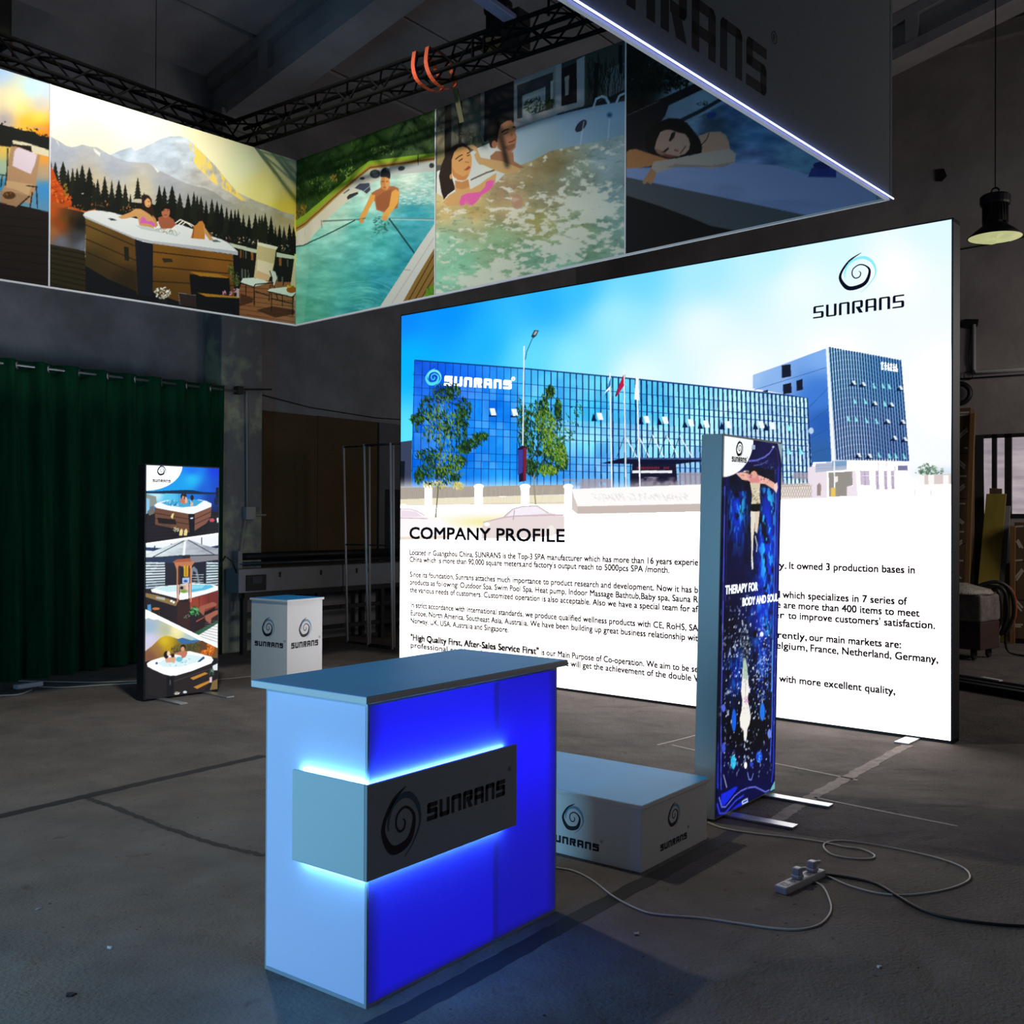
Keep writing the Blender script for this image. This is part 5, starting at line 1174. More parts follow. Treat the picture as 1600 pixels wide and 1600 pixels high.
# window with frosted panes
m = MB()
for ya, yb in ((wy1 - .03, wy1), (wy0, wy0 + .04), (3.115, 3.20), (3.30, 3.36), (2.28, 2.36)): m.box((WR - .02, ya, wz0), (WR + .08, yb, wz1))
m.box((WR - .02, wy0, wz0), (WR + .08, wy1, wz0 + .05)); m.box((WR - .02, wy0, wz1 - .05), (WR + .08, wy1, wz1))
win = tag(m.build('window_1', mat('steel_window', '1b1b1e', 0.6)), kind='structure')
FROST = mat('frosted_daylight', 'b9adb2', 0.4, scale=3, stretch=(1, .5, 3), col2='8f8590', emit=0.0)
nt = FROST.node_tree
nt.links.new(nt.nodes['Color Ramp'].outputs[0], nt.nodes['Principled BSDF'].inputs['Emission Color'])
nt.nodes['Principled BSDF'].inputs['Emission Strength'].default_value = 0.85
for ya, yb in ((3.36, 3.47), (3.20, 3.30), (2.36, 3.115), (1.24, 2.28)):
    m = MB(); m.box((WR + .03, ya, wz0 + .05), (WR + .036, yb, wz1 - .05)); m.build('pane', FROST, win)

def smooth(pts, n=8):
    P = np.array(pts, float)
    out = []
    for i in range(len(P) - 1):
        a, b, c, d = P[max(i - 1, 0)], P[i], P[i + 1], P[min(i + 2, len(P) - 1)]
        for k in range(n):
            t = k / n
            out.append(.5 * (2 * b + (c - a) * t + (2 * a - 5 * b + 4 * c - d) * t * t + (3 * b - a - 3 * c + d) * t ** 3))
    out.append(P[-1])
    return out


# ------------------------------------------------------------------ light boxes
FRAME = mat('lightbox_frame', '32353a', 0.42, 0.6)
FRAME_S = mat('silver_frame', '8f9698', 0.5, 0.55)
INKD, INKL = mat('dark_ink', '141428', 0.7), mat('blue_ink', '6f9dbd', 0.7)
INK_T = mat('text_ink', '1a1018', 0.8)
SIGN_L = mat('cyan_backlit', '8feaf4', 0.7, emit=0.9)


def axes(deg):
    a = math.radians(deg)
    return np.array([math.cos(a), math.sin(a), 0.0]), np.array([-math.sin(a), math.cos(a), 0.0]), np.array([0, 0, 1.0])


def brand(parent, O, u, v, n, ex, ey, es, wx0, wx1, wz0, wz1, reg=None, c1=INKD, c2=INKL, tv=.25, th=.2, fat=1.0, esy=None, d=.0008):
    """swirl emblem + wordmark on a face: O origin, u to the right, v up, n outwards"""
    esy = esy or es
    dk, lt = swirl(fat)
    for nm, arm, c in (('emblem', dk, c1), ('emblem', lt, c2)):
        b = MB(); b.flat([[(ex + P[0] * es, ey + P[1] * esy) for P in Q] for Q in arm], O, u, v, n, d)
        o = b.build(nm, c, parent)
        o['label'] = 'dark swirl stroke of the logo' if c is c1 else 'light blue swirl stroke of the logo'
    b = MB(); b.flat([[(wx0 + p * (wx1 - wx0), wz0 + q * (wz1 - wz0)) for p, q in Q] for Q in wordmark(tv, th)], O, u, v, n, d)
    b.build('lettering', c1, parent)
    if reg:
        b = MB()
        V, F = text_polys('R')
        k = reg[2]
        b.add([np.array(O) + u * (reg[0] + p[0] * k) + v * (reg[1] + p[1] * k) + n * d for p in V], F)
        t = np.linspace(0, 2 * math.pi, 19)
        b.flat([[(reg[0] + k * (.32 + .62 * math.cos(a)), reg[1] + k * (.35 + .62 * math.sin(a))), (reg[0] + k * (.32 + .62 * math.cos(c)), reg[1] + k * (.35 + .62 * math.sin(c))),
                 (reg[0] + k * (.32 + .72 * math.cos(c)), reg[1] + k * (.35 + .72 * math.sin(c))), (reg[0] + k * (.32 + .72 * math.cos(a)), reg[1] + k * (.35 + .72 * math.sin(a)))] for a, c in zip(t[:-1], t[1:])], O, u, v, n, d)
        b.build('registered_mark', c1, parent)


# ---- the big one
A_, B_, Z_ = axes(-3.076)
P0 = np.array([7.651, 1.956, 0.0]); WW, HH = 5.563, 3.673
big = empty('backlit_wall', (7.7, 4.7, 0), 'huge glowing free-standing light box showing a glass factory above a page of company text', 'light box')
m = MB()
e = 0.03
m.obox(P0 + Z_ * 0.0, A_ * .146, B_ * WW, Z_ * e); m.obox(P0 + Z_ * (HH - e), A_ * .146, B_ * WW, Z_ * e)
m.obox(P0, A_ * .146, B_ * e * .4, Z_ * HH); m.obox(P0 + B_ * (WW - e), A_ * .146, B_ * e, Z_ * HH)
m.obox(P0 + A_ * .12 + B_ * e, A_ * .02, B_ * (WW - 2 * e), Z_ * HH)
m.build('frame', FRAME, big)
PO = P0 + B_ * (WW - .012) - A_ * .001 + Z_ * .022
PW, PH = WW - .024, HH - .034
vs = .34
art = Art(PO + Z_ * PH * vs, -B_ * PW, Z_ * PH * (1 - vs), 1080, 540, 2, 3)
pic_company(art)
PRB = mat_print('backlit_print', 1.0)
art.mesh('graphic_panel', PRB, big, boost=1.8)
GLOWW = mat('white_backlit', 'ffffff', 0.7, emit=2.8, ecol='fff4f0')
m = MB(); m.add([PO, PO - B_ * PW, PO - B_ * PW + Z_ * PH * vs, PO + Z_ * PH * vs], [(0, 1, 2, 3)])
m.build('white_panel', GLOWW, big)
tO, tu, tn = PO - A_ * .002, -B_, -A_      # text frame: u runs to the right as seen


def wall_uv(px, py):
    n = A_
    p = on(px, py, n, n @ PO) - PO
    return float(p @ -B_), float(p[2])


m = MB()
u0, v0 = wall_uv(640.5, 841.5); u1, _ = wall_uv(882.5, 843)
add_text(m, 'COMPANY PROFILE', tO + tu * u0 + Z_ * v0, tu, Z_, tn, u1 - u0, .118, bold=.035)
m.build('heading', INK_T, big)
body = [
    (866.9, [('Located in Guangzhou China, SUNRANS is the Top-3 SPA manufacturer which has more than 16 years experie', 640.6, 1091), ('nce in this industry.', 1093, 1229), ('It owned 3 production bases in', 1233.6, 1429.5)]),
    (877.8, [("China which is more than 90,000 square meters,and factory's output reach to 5000pcs SPA /month.", 640.6, 1046)]),
    (901.2, [('Since its foundation, Sunrans attaches much importance to product research and development. Now it has b', 641, 1091), ('een a known brand', 1093, 1219), ('which specializes in 7 series of', 1223.3, 1417.5)]),
    (913.2, [('products as following: Outdoor Spa, Swim Pool Spa, Heat pump, Indoor Massage Bathtub,Baby spa, Sauna R', 641, 1091), ('oom etc, and there', 1093, 1220), ('are more than 400 items to meet', 1225, 1437)]),
    (925.2, [('the various needs of customers. Customized operation is also acceptable. Also we have a special team for af', 641, 1091), ('ter-sales in order', 1093, 1226), ("to improve customers' satisfaction.", 1232, 1461)]),
    (948.8, [('In strict accordance with international standards, we produce qualified wellness products with CE, RoHS, SA', 642, 1091), ('A, ETL certs. Currently,', 1093, 1261), ('our main markets are:', 1265, 1408)]),
    (961.2, [('Europe, North America, Southeast Asia, Australia. We have been building up great business relationship wit', 642, 1091), ('h Norway, Italy, Belgium,', 1093, 1262), ('France, Netherland, Germany,', 1267, 1466)]),
    (973.2, [('Norway, UK, USA, Australia and Singapore.', 642, 795)]),
    (1000.0, [('"High Quality First, After-Sales Service First"', 642, 842), ('is our Main Purpose of Co-operation. We aim to be se', 846, 1091), ('rve all customers', 1093, 1214), ('with more excellent quality,', 1218, 1399)]),
    (1011.4, [('professional service, then', 642, 770), ('we will get the achievement of the double Win-', 876, 1112)]),
]
m = MB()
for yb, segs in body:
    _, v = wall_uv(641, yb)
    for txt, xa, xb in segs:
        # same baseline all along the wall; only the left/right ends come from the layout
        ua, ub = wall_uv(xa, yb)[0], wall_uv(xb, yb)[0]
        add_text(m, txt, tO + tu * ua + Z_ * v, tu, Z_, tn, ub - ua, .062 if txt.startswith('"High') else .054, bold=.07 if txt.startswith('"High') else .045)
m.build('body_text', INK_T, big)
ua, va = wall_uv(1271, 497); ub, vb = wall_uv(1413, 465)
cu, cv = wall_uv(1340, 427)
brand(big, tO, tu, Z_, tn, cu, cv, .27, ua, ub, va - .005, va + .088, None, mat('night_ink', '161640', 0.8), SIGN_L, .25, .12, esy=.245)
for yy in (.22, 4.9):
    m = MB(); m.obox(P0 + B_ * yy - A_ * .24 + Z_ * .0, A_ * .60, B_ * .10, Z_ * .012); m.build('foot', ALU, big, bevel=.002)

# ---- tall box and small box
def poster_box(name, F0, deg, w, d, h, pic, nu, nv, lean, frame, label, feet, seed, boost, bw, logo):
    A, B, Z = axes(deg)
    F0 = np.array([F0[0], F0[1], 0.0])
    lean = np.array([lean[0], lean[1], 0.0])
    T = lean + Z * h
    root = empty(name, (F0[0], F0[1], 0), label, 'light box', None)
    m = MB(); e = .022
    z0 = Z * .012
    T2 = T - z0
    m.obox(F0 + z0 + B * .004, A * e, B * (d - .004), T2); m.obox(F0 + z0 + A * (w - e) + B * .004, A * e, B * (d - .004), T2)
    m.obox(F0 + z0 + A * e + B * .004, A * (w - 2 * e), B * (d - .004), T2 * (e / h)); m.obox(F0 + z0 + A * e + B * .004 + T2 * (1 - e / h), A * (w - 2 * e), B * (d - .004), T2 * (e / h))
    m.obox(F0 + z0 + A * e + B * (d - .02), A * (w - 2 * e), B * .015, T2)
    m.build('frame', frame, root, bevel=.003)
    O = F0 + A * bw + z0 + T2 * (bw / h)
    U, V = A * (w - 2 * bw), T2 * (1 - 2 * bw / h)
    art = Art(O, U, V, nu, nv, 2, seed)
    pic(art)
    art.mesh('graphic_panel', PRB, root, boost=boost)
    n = -B
    vv = V / np.linalg.norm(V)
    logo(root, O, A, vv, n)
    for s in feet:
        m = MB(); m.obox(F0 + A * s - B * .36, A * .075, B * (.36 + d + .12), Z * .012); m.build('foot', ALU, root, bevel=.002)
    return root


TXT_GLOW = mat('white_glow_text', 'eef6ff', 0.7, emit=1.2)


def logo_tall(root, O, u, v, n):
    brand(root, O + n * .0015, u, v, n, .176, 1.906, .078, .086, .262, 1.835, 1.862, (.27, 1.862, .008), mat('grey_ink', '0e1626', .8), mat('grey_blue_ink', '5a7c98', .8), .32, .26, 1.5, esy=.075)
    m = MB()
    add_text(m, 'THERAPY FOR', O + n * .002 + u * .042 + v * 1.146, u, v, n, .395, .044, bold=.05)
    o = m.build('slogan', TXT_GLOW, root); o['label'] = 'white words THERAPY FOR'
    m = MB()
    add_text(m, 'BODY AND SOUL', O + n * .002 + u * .250 + v * 1.072, u, v, n, .462, .042, bold=.05)
    o = m.build('slogan', TXT_GLOW, root); o['label'] = 'white words BODY AND SOUL'


def logo_small(root, O, u, v, n):
    brand(root, O + n * .0015, u, v, n, .138, 1.927, .075, .056, .224, 1.828, 1.852, (.232, 1.853, .008), mat('grey_ink', '0e1626', .8), mat('grey_blue_ink', '5a7c98', .8), .32, .26, 1.6, esy=.078)


tall = poster_box('poster_light_box', (4.906, 2.41), -.29, .756, .125, 1.998, pic_tub, 112, 420, (.022, -.029), FRAME_S,
                  'tall narrow light box with a dark blue swim spa picture', (.13, .62), 5, .5, .012, logo_tall)
small = poster_box('poster_light_box', (5.127, 7.778), -3.93, .724, .117, 2.004, pic_three, 140, 400, (0, 0), FRAME,
                   'tall narrow light box with three hot tub pictures before the green curtain', (.12, .57), 6, .5, .012, logo_small)

# ------------------------------------------------------------------ counter
SIDEGLOW = mat('side_backlit_panel', 'd8dce4', 0.6, emit=0.20, ecol='3048ff')
FILM = mat('blue_film', '2a90d6', 0.4, var=0.06, scale=3, spec=.25)
PLATE = mat('plate_white', '9aa4ac', 0.5)
LED = mat('blue_led_strip', '3aa0ff', 0.5, emit=110.0, ecol='62b0ff')
cx0, cy0, cx1, cy1 = 2.363, 2.367, 3.414, 2.858
ctr = empty('display_counter', (2.9, 2.6, 0), 'white and blue glowing reception counter with a dark logo plate around its corner', 'counter')
m = MB(); t = .018
m.box((cx0, cy0, .012), (cx0 + t, cy0 + t, .955)); m.box((cx1 - t, cy0, .012), (cx1, cy0 + t, .955)); m.box((cx0, cy1 - t, .012), (cx0 + t, cy1, .955)); m.box((cx1 - t, cy1 - t, .012), (cx1, cy1, .955))
m.box((cx0, cy0, 0), (cx1, cy1, .012)); m.box((cx0, cy0, .955), (cx1, cy1, .975)); m.box((cx1 - .012, cy0 + t, .012), (cx1, cy1 - t, .955)); m.box((cx0 + t, cy1 - .012, .012), (cx1 - t, cy1, .955))
m.build('cabinet_frame', mat('pale_profile', 'a8b4c4', .5, .3), ctr)
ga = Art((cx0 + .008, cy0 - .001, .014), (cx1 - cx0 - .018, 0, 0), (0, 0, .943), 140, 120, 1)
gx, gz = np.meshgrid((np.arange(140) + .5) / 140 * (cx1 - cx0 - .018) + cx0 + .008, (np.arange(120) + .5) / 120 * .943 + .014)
ed = np.minimum(np.minimum(gx - cx0, cx1 - gx), np.minimum(gz - .0, 1.0 - gz) * 1.6)      # distance to the rim; the profiles' shade is painted into the glow
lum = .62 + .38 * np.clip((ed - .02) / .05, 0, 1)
st_ = np.exp(-((gx - 3.022) / .016) ** 4)                                              # shadow of an upright strut, painted into the cloth's glow
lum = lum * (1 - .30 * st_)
lum = lum * np.where(gx > 3.03, .86, 1.0 - .0 * gx) * (.66 + .36 * np.exp(-((gz - .66) / .24) ** 2))  # glow painted dimmer right of the strut and brighter around plate height
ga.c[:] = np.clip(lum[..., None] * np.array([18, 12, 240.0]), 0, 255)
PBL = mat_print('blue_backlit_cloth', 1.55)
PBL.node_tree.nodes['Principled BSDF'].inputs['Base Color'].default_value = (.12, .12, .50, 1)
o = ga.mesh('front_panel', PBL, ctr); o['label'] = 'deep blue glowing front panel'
m = MB(); m.box((cx0 - .001, cy0 + .008, .014), (cx0 + .006, cy1 - .008, .957)); o = m.build('side_panel', SIDEGLOW, ctr); o['label'] = 'pale blue glowing end panel'
m = MB(); m.box((cx0 - .05, cy0 - .045, .975), (cx1 + .012, cy1 + .02, .997)); ct = m.build('countertop', WHITE, ctr, bevel=.002)
m = MB(); m.box((cx0 - .048, cy0 - .043, .997), (cx1 + .010, cy1 + .018, .9985)); m.build('top_film', FILM, ct)
# the raised plate that wraps the corner, with LED strips behind it
pz0, pz1, off, th = .414, .716, .016, .012
m = MB()
m.box((cx0 - off - th, cy0 - off - th, pz0), (cx0 + .752, cy0 - off, pz1))
pl = m.build('logo_plate', PLATE, ctr, bevel=.0015); pl['label'] = 'dark front plate with swirl emblem and lettering'
brand(pl, np.array([0, cy0 - off - th, 0.0]), np.array([1.0, 0, 0]), Z_, np.array([0, -1.0, 0]), 2.493, .566, .175, 2.617, 3.042, .541, .601, (3.066, .628, .012), INKD, mat('steel_blue_ink', '3c5a70', .7), .28, .26, 1.25, esy=.19)
m = MB(); m.box((cx0 - off - th, cy0 - off + .001, pz0), (cx0 - off, 2.690, pz1)); m.build('side_plate', mat('pale_plate', 'c4d4d8', .5), ctr, bevel=.0015)
for zz in (pz0 + .02, pz1 - .04):
    m = MB(); m.box((cx0 - off + .001, cy0 - off + .001, zz), (cx0 + .73, cy0 - .002, zz + .02)); m.box((cx0 - off + .001, cy0 - .002, zz), (cx0 - .002, 2.66, zz + .02)); m.build('standoff_rail', ALU_D, ctr)
for zz in (pz0 + .004, pz1 - .012):
    m = MB(); m.box((cx0 - .0125, cy0 - .0125, zz), (cx0 + .70, cy0 - .0085, zz + .008)); m.box((cx0 - .0125, cy0 - .0085, zz), (cx0 - .0085, 2.665, zz + .008)); m.build('light_strip', LED, ctr)

# ------------------------------------------------------------------ plinth and pedestal
def box_stand(name, F0, deg, w, d, h, ov, label, cat, faces, film):
    A, B, Z = axes(deg)
    F0 = np.array([F0[0], F0[1], 0.0])
    r = empty(name, tuple(F0 + (A * w + B * d) / 2), label, cat)
    m = MB(); m.obox(F0, A * w, B * d, Z * (h - .022)); body = m.build('body', WHITE, r, bevel=.002)
    m = MB(); m.obox(F0 - A * ov - B * ov + Z * (h - .022), A * (w + 2 * ov), B * (d + 2 * ov), Z * .02); tp = m.build('top_board', WHITE, r, bevel=.002)
    m = MB(); m.obox(F0 - A * ov + A * .002 - B * (ov - .002) + Z * (h - .002), A * (w + 2 * ov - .004), B * (d + 2 * ov - .004), Z * .0015); m.build('top_film', film, tp)
    for fc, ex, ey, es, esy, wa, wb, za, zb, reg in faces:
        if fc == 'y': O, u, n = F0, A, -B
        else: O, u, n = F0 + B * d, -B, -A
        brand(body, O, u, Z, n, ex, ey, es, wa, wb, za, zb, reg, INKD, INKL, .32, .27, 1.35, esy=esy)
    return r


box_stand('pedestal', (6.39, 7.443), 3.57, .457, .475, .80, .012, 'white square pedestal with printed logos beside the three-picture light box', 'pedestal',
          [('y', .231, .522, .150, .160, .052, .402, .345, .400, (.415, .418, .016)), ('x', .475 - .247, .530, .152, .160, .475 - .426, .475 - .052, .352, .398, (.475 - .036, .412, .016))], FILM)
box_stand('low_plinth', (4.008, 2.325), -.29, .628, .9, .30, .012, 'low wide white plinth with a blue top, right of the counter', 'plinth',
          [('y', .297, .190, .105, .097, .172, .422, .052, .082, (.432, .100, .010)), ('x', .9 - .362, .177, .112, .112, .9 - .505, .9 - .219, .050, .084, (.9 - .208, .096, .010))], mat('pale_blue_film', '0c98de', .45, var=.06, scale=3, spec=.12))

# ------------------------------------------------------------------ hanging square banner ring
ra, rta, rtb, RL, RH = -.031, .025, -.025, 5.344, 1.5
rA = np.array([math.cos(ra), math.sin(ra), rta]); rB = np.array([-math.sin(ra), math.cos(ra), rtb]); rZ = np.array([0, 0, 1.0])
rP = np.array([6.319, 7.271, 3.291])
ring = empty('hanging_banner', (3.7, 4.7, 3.3), 'square ring of hanging fabric banners with spa pictures inside and grey outer sides', 'banner')
FABG = mat('grey_fabric', '86939a', 0.85, var=.05, scale=30)
PRN = mat_print('fabric_print', 0)
TH = .05


def slab(name, mtl, s0, s1, t0, t1, z0, z1, bevel=0):
    m = MB(); m.obox(rP + rA * s0 + rB * t0 + rZ * z0, rA * (s1 - s0), rB * (t1 - t0), rZ * (z1 - z0)); return m.build(name, mtl, ring, bevel=bevel)


slab('banner_panel', FABG, .004, TH, -RL, TH, .012, RH - .004)            # back, outer side
slab('banner_panel', FABG, -RL, .004, .004, TH, .012, RH - .004)          # left, outer side
o = slab('banner_panel', FABG, -RL, .02, -RL, -RL + .02, .012, RH); o['label'] = 'plain grey outer banner with big dark lettering'
slab('banner_panel', FABG, -RL - TH, -RL, -RL, TH, .012, RH)
PROF = mat('white_profile', 'd4d4da', .4)
for s0, s1, t0, t1 in ((-.006, .014, -RL, .014), (-RL, -.008, -.006, .014), (-RL, .014, -RL, -RL + .02)):
    slab('bottom_rail', PROF, s0, s1, t0, t1, -.003, .010)
# LED module that leaks along the lower edge of the grey banner
m = MB(); m.obox(rP + rA * (-RL) + rB * (-RL - .022) + rZ * .0, rA * (RL + .02), rB * .005, rZ * .006); m.build('edge_light', mat('edge_led', 'b8c0ff', .5, emit=5.0, ecol='a4b0ff'), ring)
O_ = rP + rB * (-RL)
un = rB * -1.0
brand(ring, O_, rA, rZ, un, -3.86, .26, .46, -3.30, -1.624, .121, .342, (-1.555, .41, .042), INKD, mat('grey_blue_cloth', '6a7f8c', .8), .30, .22, esy=.46, d=.001)


def ring_print(which, a0, a1, nu, nv, pic, seed, label):
    if which == 'left':   # plane t = 0, seen from -B side, u along +A
        O, U = rP + rA * a0 - rB * .001, rA * (a1 - a0)
    else:                 # plane s = 0, seen from -A side, u along -B
        O, U = rP + rB * a0 - rA * .001, rB * (a1 - a0)
    O = O + rZ * .012
    V = rZ * (RH - .014)
    art = Art(O, U, V, nu, nv, 2, seed)
    pic(art)
    nrm = -rB if which == 'left' else -rA

    def sag(u, v):   # slight wrinkles where the cloth is pulled into the corner
        c = u if which == 'left' else 1 - u
        c0 = (1 - u) if which == 'left' else u
        w = np.exp(-((c0) / .16) ** 2) if pic in (pic_mountain, pic_pool) else 0 * u
        return (w * .006 * np.sin(v * 3 + c0 * 46) * np.sin(v * math.pi))[..., None][..., 0] * nrm
    o = art.mesh('printed_panel', PRN, ring, 0, sag)
    o['label'] = label
    for p in o.data.polygons: p.use_smooth = True


ring_print('left', -2.283, -.006, 400, 270, pic_mountain, 11, 'print of a hot tub by a lake and snow mountain')
ring_print('left', -3.4, -2.297, 160, 230, pic_sunset, 12, 'print of a lounge chair at sunset')
ring_print('back', -.006, -1.718, 250, 260, pic_pool, 13, 'print of a man in a swim pool holding rods')
ring_print('back', -1.732, -3.520, 310, 300, pic_couple, 14, 'print of a couple in foaming water')
ring_print('back', -3.534, -5.27, 320, 240, pic_woman, 15, 'print of a woman leaning on a tub rim')
slab('printed_panel', mat('dusk_print', '5a6070', .8), -RL, -3.41, -.004, .002, .012, RH - .004)
for s in (-2.296,): slab('joint_strip', PROF, s, s + .012, -.004, .003, .012, RH)
for t in (-1.731, -3.533): slab('joint_strip', PROF, -.004, .003, t, t + .012, .012, RH)

# ------------------------------------------------------------------ trusses
TRS = mat('black_truss', '070708', .8, 0, spec=.1)


def truss(label, a, b, side, up, h=.17):
    a, b = np.array(a, float), np.array(b, float)
    side, up = np.array(side, float) * h, np.array(up, float) * h
    r = empty('lighting_truss', tuple((a + b) / 2), label, 'truss', 'black lattice trusses under the roof')
    for c in (0 * up, side, up, side + up):
        m = MB(); m.tube([a + c, b + c], .017, 8); m.build('chord', TRS, r, True)
    m = MB()
    L = np.linalg.norm(b - a)
    n = int(L / .36)
    for i in range(n):
        p, q = a + (b - a) * i / n, a + (b - a) * (i + .5) / n
        q2 = a + (b - a) * (i + 1) / n
        for c0, c1 in ((0 * up, up), (side, side + up), (0 * up, side), (up, side + up)):
            m.tube([p + c0, q + c1], .008, 6); m.tube([q + c1, q2 + c0], .008, 6)
    for t in (.45, .47):
        p = a + (b - a) * t
        m.tube([p, p + up, p + up + side, p + side, p], .012, 6)
    m.build('lacing', TRS, r)
    return r


bt = truss('long black lattice truss hanging above the pool and couple prints', (5.78, 2.3, 4.855), (5.78, 7.55, 4.855), (1, 0, 0), (0, 0, 1))
lt = truss('black lattice truss running just above the lake mountain print', (.4, 7.40, 4.83), (5.75, 7.40, 4.85), (0, 1, 0), (0, 0, 1), .15)
for yy in (2.6, 4.16):
    m = MB(); m.tube([(5.865, yy, 5.03), (5.865, yy, roof_z(yy) - .0)], .010, 6); m.build('hanger_rod', TRS, bt)
for xx in (1.5, 5.0):
    m = MB(); m.tube([(xx, 7.475, 4.99), (xx, 7.475, roof_z(7.475))], .003, 6); m.build('hanger_rod', TRS, lt)
# orange round slings over the back truss
OR = mat('orange_sling', 'e0521e', .7, var=.2, scale=20)
st = empty('lifting_sling', (5.86, 5.3, 4.95), 'orange lifting sling looped around the truss above the pool print', 'strap')
for dy, dr_ in ((5.31, .0), (5.18, .015)):
    m = MB()
    pts = smooth([(5.755, dy, 5.05), (5.750, dy + .01, 4.94), (5.757, dy - .02, 4.84), (5.80, dy - .06, 4.785 - dr_), (5.87, dy - .10, 4.765 - dr_), (5.94, dy - .11, 4.80), (5.975, dy - .06, 4.90), (5.975, dy - .01, 5.0), (5.95, dy, 5.05), (5.86, dy, 5.055), (5.755, dy, 5.05)], 3)
    for i in range(len(pts) - 1):
        p, q = np.array(pts[i]), np.array(pts[i + 1])
        m.obox(p - np.array([.004, .018, .0]), (.008, 0, 0), (0, .036, 0), q - p)
    m.build('loop', OR, st)
m = MB(); m.obox((5.93, 4.97, 4.50), (.008, 0, 0), (0, .045, .0), (.0, .07, .27)); o = m.build('tail', mat('olive_webbing', '4a4a2a', .8), st); o['label'] = 'loose olive webbing tail'
# chain hoist at the left truss
hp = on(4, 45, (0, 1, 0), 7.66)
hs = empty('chain_hoist', tuple(hp), 'black chain hoist with a red cap hanging at the upper left edge', 'hoist')
m = MB(); m.box(hp + (-.13, -.10, -.16), hp + (.03, .08, .24)); m.build('body', mat('hoist_black', '040405', .7), hs, bevel=.03)
m = MB(); m.lathe(hp + (-.03, 0, .235), [(0.0, .10), (.07, .09), (.10, .03), (.10, 0), (0, 0)], 16); m.build('cap', mat('red_cap', '7a1c10', .5), hs, True)
m = MB(); m.tube([hp + (.035, -.06, -.10), hp + (.06, -.05, -.14), hp + (.055, -.05, -.20)], .012, 6); m.build('pull_cord', mat('red_cord', '5c1412', .6), hs, True)
m = MB()
for dx in (-.09, -.05, -.01): m.tube([hp + (dx, 0, -.16), hp + (dx * 1.6 + .01, .12, -.36)], .012, 6)
m.build('chain', BLACKM, hs)
m = MB(); m.tube([hp + (-.03, 0, .33), (hp[0] - .03, hp[1], roof_z(hp[1]))], .010, 6); m.build('suspension', BLACKM, hs)

# ------------------------------------------------------------------ high-bay lamps
LAMPB = mat('lamp_black', '17171a', .5, .4)


def high_bay(p, label, lens, R=.25, rod=None):
    p = np.array(p, float)
    r = empty('high_bay_lamp', tuple(p), label, 'lamp', 'high-bay lamps under the roof')
    m = MB(); m.lathe(p, [(R, 0), (R + .006, .005), (R * .72, .07), (R * .46, .12), (.115, .15), (.115, .145), (R * .44, .11), (R * .70, .06), (R - .006, .004), (R, 0)], 32); m.build('shade', LAMPB, r, True)
    m = MB(); m.lathe(p, [(0, .145), (.115, .15), (.108, .26), (.105, .32), (0, .32)], 24)
    for k in range(24):
        t = k * math.pi / 12
        m.obox(p + (.10 * math.cos(t), .10 * math.sin(t), .15), (.018 * math.cos(t), .018 * math.sin(t), 0), (-.006 * math.sin(t), .006 * math.cos(t), 0), (0, 0, .17))
    m.build('heat_sink', LAMPB, r)
    m = MB(); m.lathe(p, [(0, .32), (.135, .32), (.14, .34), (.14, .40), (.12, .42), (0, .42)], 24); m.build('driver_box', LAMPB, r, False)
    m = MB()
    rg = random.Random(int(abs(p[0]) * 10))
    prof = [(0, -.012), (R * .4, -.02), (R * .75, -.008), (R * .98, .004)]
    n = 32
    v = [p + np.array([q * math.cos(t), q * math.sin(t), z + rg.uniform(-.012, .012) * (q < R * .9)]) for q, z in prof for t in np.arange(n) * 2 * math.pi / n]
    f = [(i * n + k, i * n + (k + 1) % n, (i + 1) * n + (k + 1) % n, (i + 1) * n + k) for i in range(3) for k in range(n)]
    m.add(v, f); o = m.build('diffuser', lens, r, True); o['label'] = 'crumpled pale film over the opening'
    m = MB(); m.torus(p + (0, 0, .455), (1, 0, 0), .035, .009, 14, 6); m.tube([p + (0, 0, .49), (p[0], p[1], rod or roof_z(p[1]))], .006, 6); m.build('hanger', LAMPB, r)
    return r


high_bay((10.955, 2.412, 4.32), 'black high-bay lamp with a pale covered mouth right of the big light box', mat('lamp_film', 'e8e8c0', .6, emit=.62, ecol='d8dc9c'))
q = on(778, 72, (1, 0, 0), 7.9)
high_bay(q, 'high-bay lamp half hidden behind the back truss', mat('dim_film', '8c7a58', .6), .2)
lit = high_bay((4.4, 5.95, 6.02), 'assumed lit high-bay lamp, out of view above the inside of the banner ring', mat('lit_film', 'fff4dc', .6, emit=6), .22)  # lamp itself unseen; its place is assumed from the shadows and lit banners
sp = bpy.data.lights.new('assumed_high_bay_light', 'SPOT')
sp.energy, sp.color, sp.spot_size, sp.spot_blend, sp.shadow_soft_size = 430, (1.0, .95, .84), math.radians(132), .5, .10
so = bpy.data.objects.new('assumed_high_bay_light', sp); COL.objects.link(so); so.location = (4.4, 5.95, 5.97)
# strip light under the roof seen between the rafters
a, b = on(742, -6, (0, 0, 1), 5.9), on(801, 36, (0, 0, 1), 5.9)
d = b - a; sd = np.cross(d, (0, 0, 1.0)); sd /= np.linalg.norm(sd)
fx = empty('strip_light', tuple((a + b) / 2), 'unlit strip light fixture with bluish sheen above the back truss', 'lamp')
m = MB(); m.obox(a - sd * .06, d, sd * .12, (0, 0, .05)); m.build('housing', mat('blue_grey_housing', '8c9cc8', .25, .4), fx, bevel=.005)
for t in (.3, .8):
    m = MB(); m.tube([a + d * t + (0, 0, .05), (*(a + d * t)[:2], roof_z((a + d * t)[1]))], .01, 6); m.build('hanger', LAMPB, fx)
m = MB(); m.box(b + (-.02, -.08, -.22), b + (.16, .12, .12)); m.build('ballast', BLACKM, fx, bevel=.01)

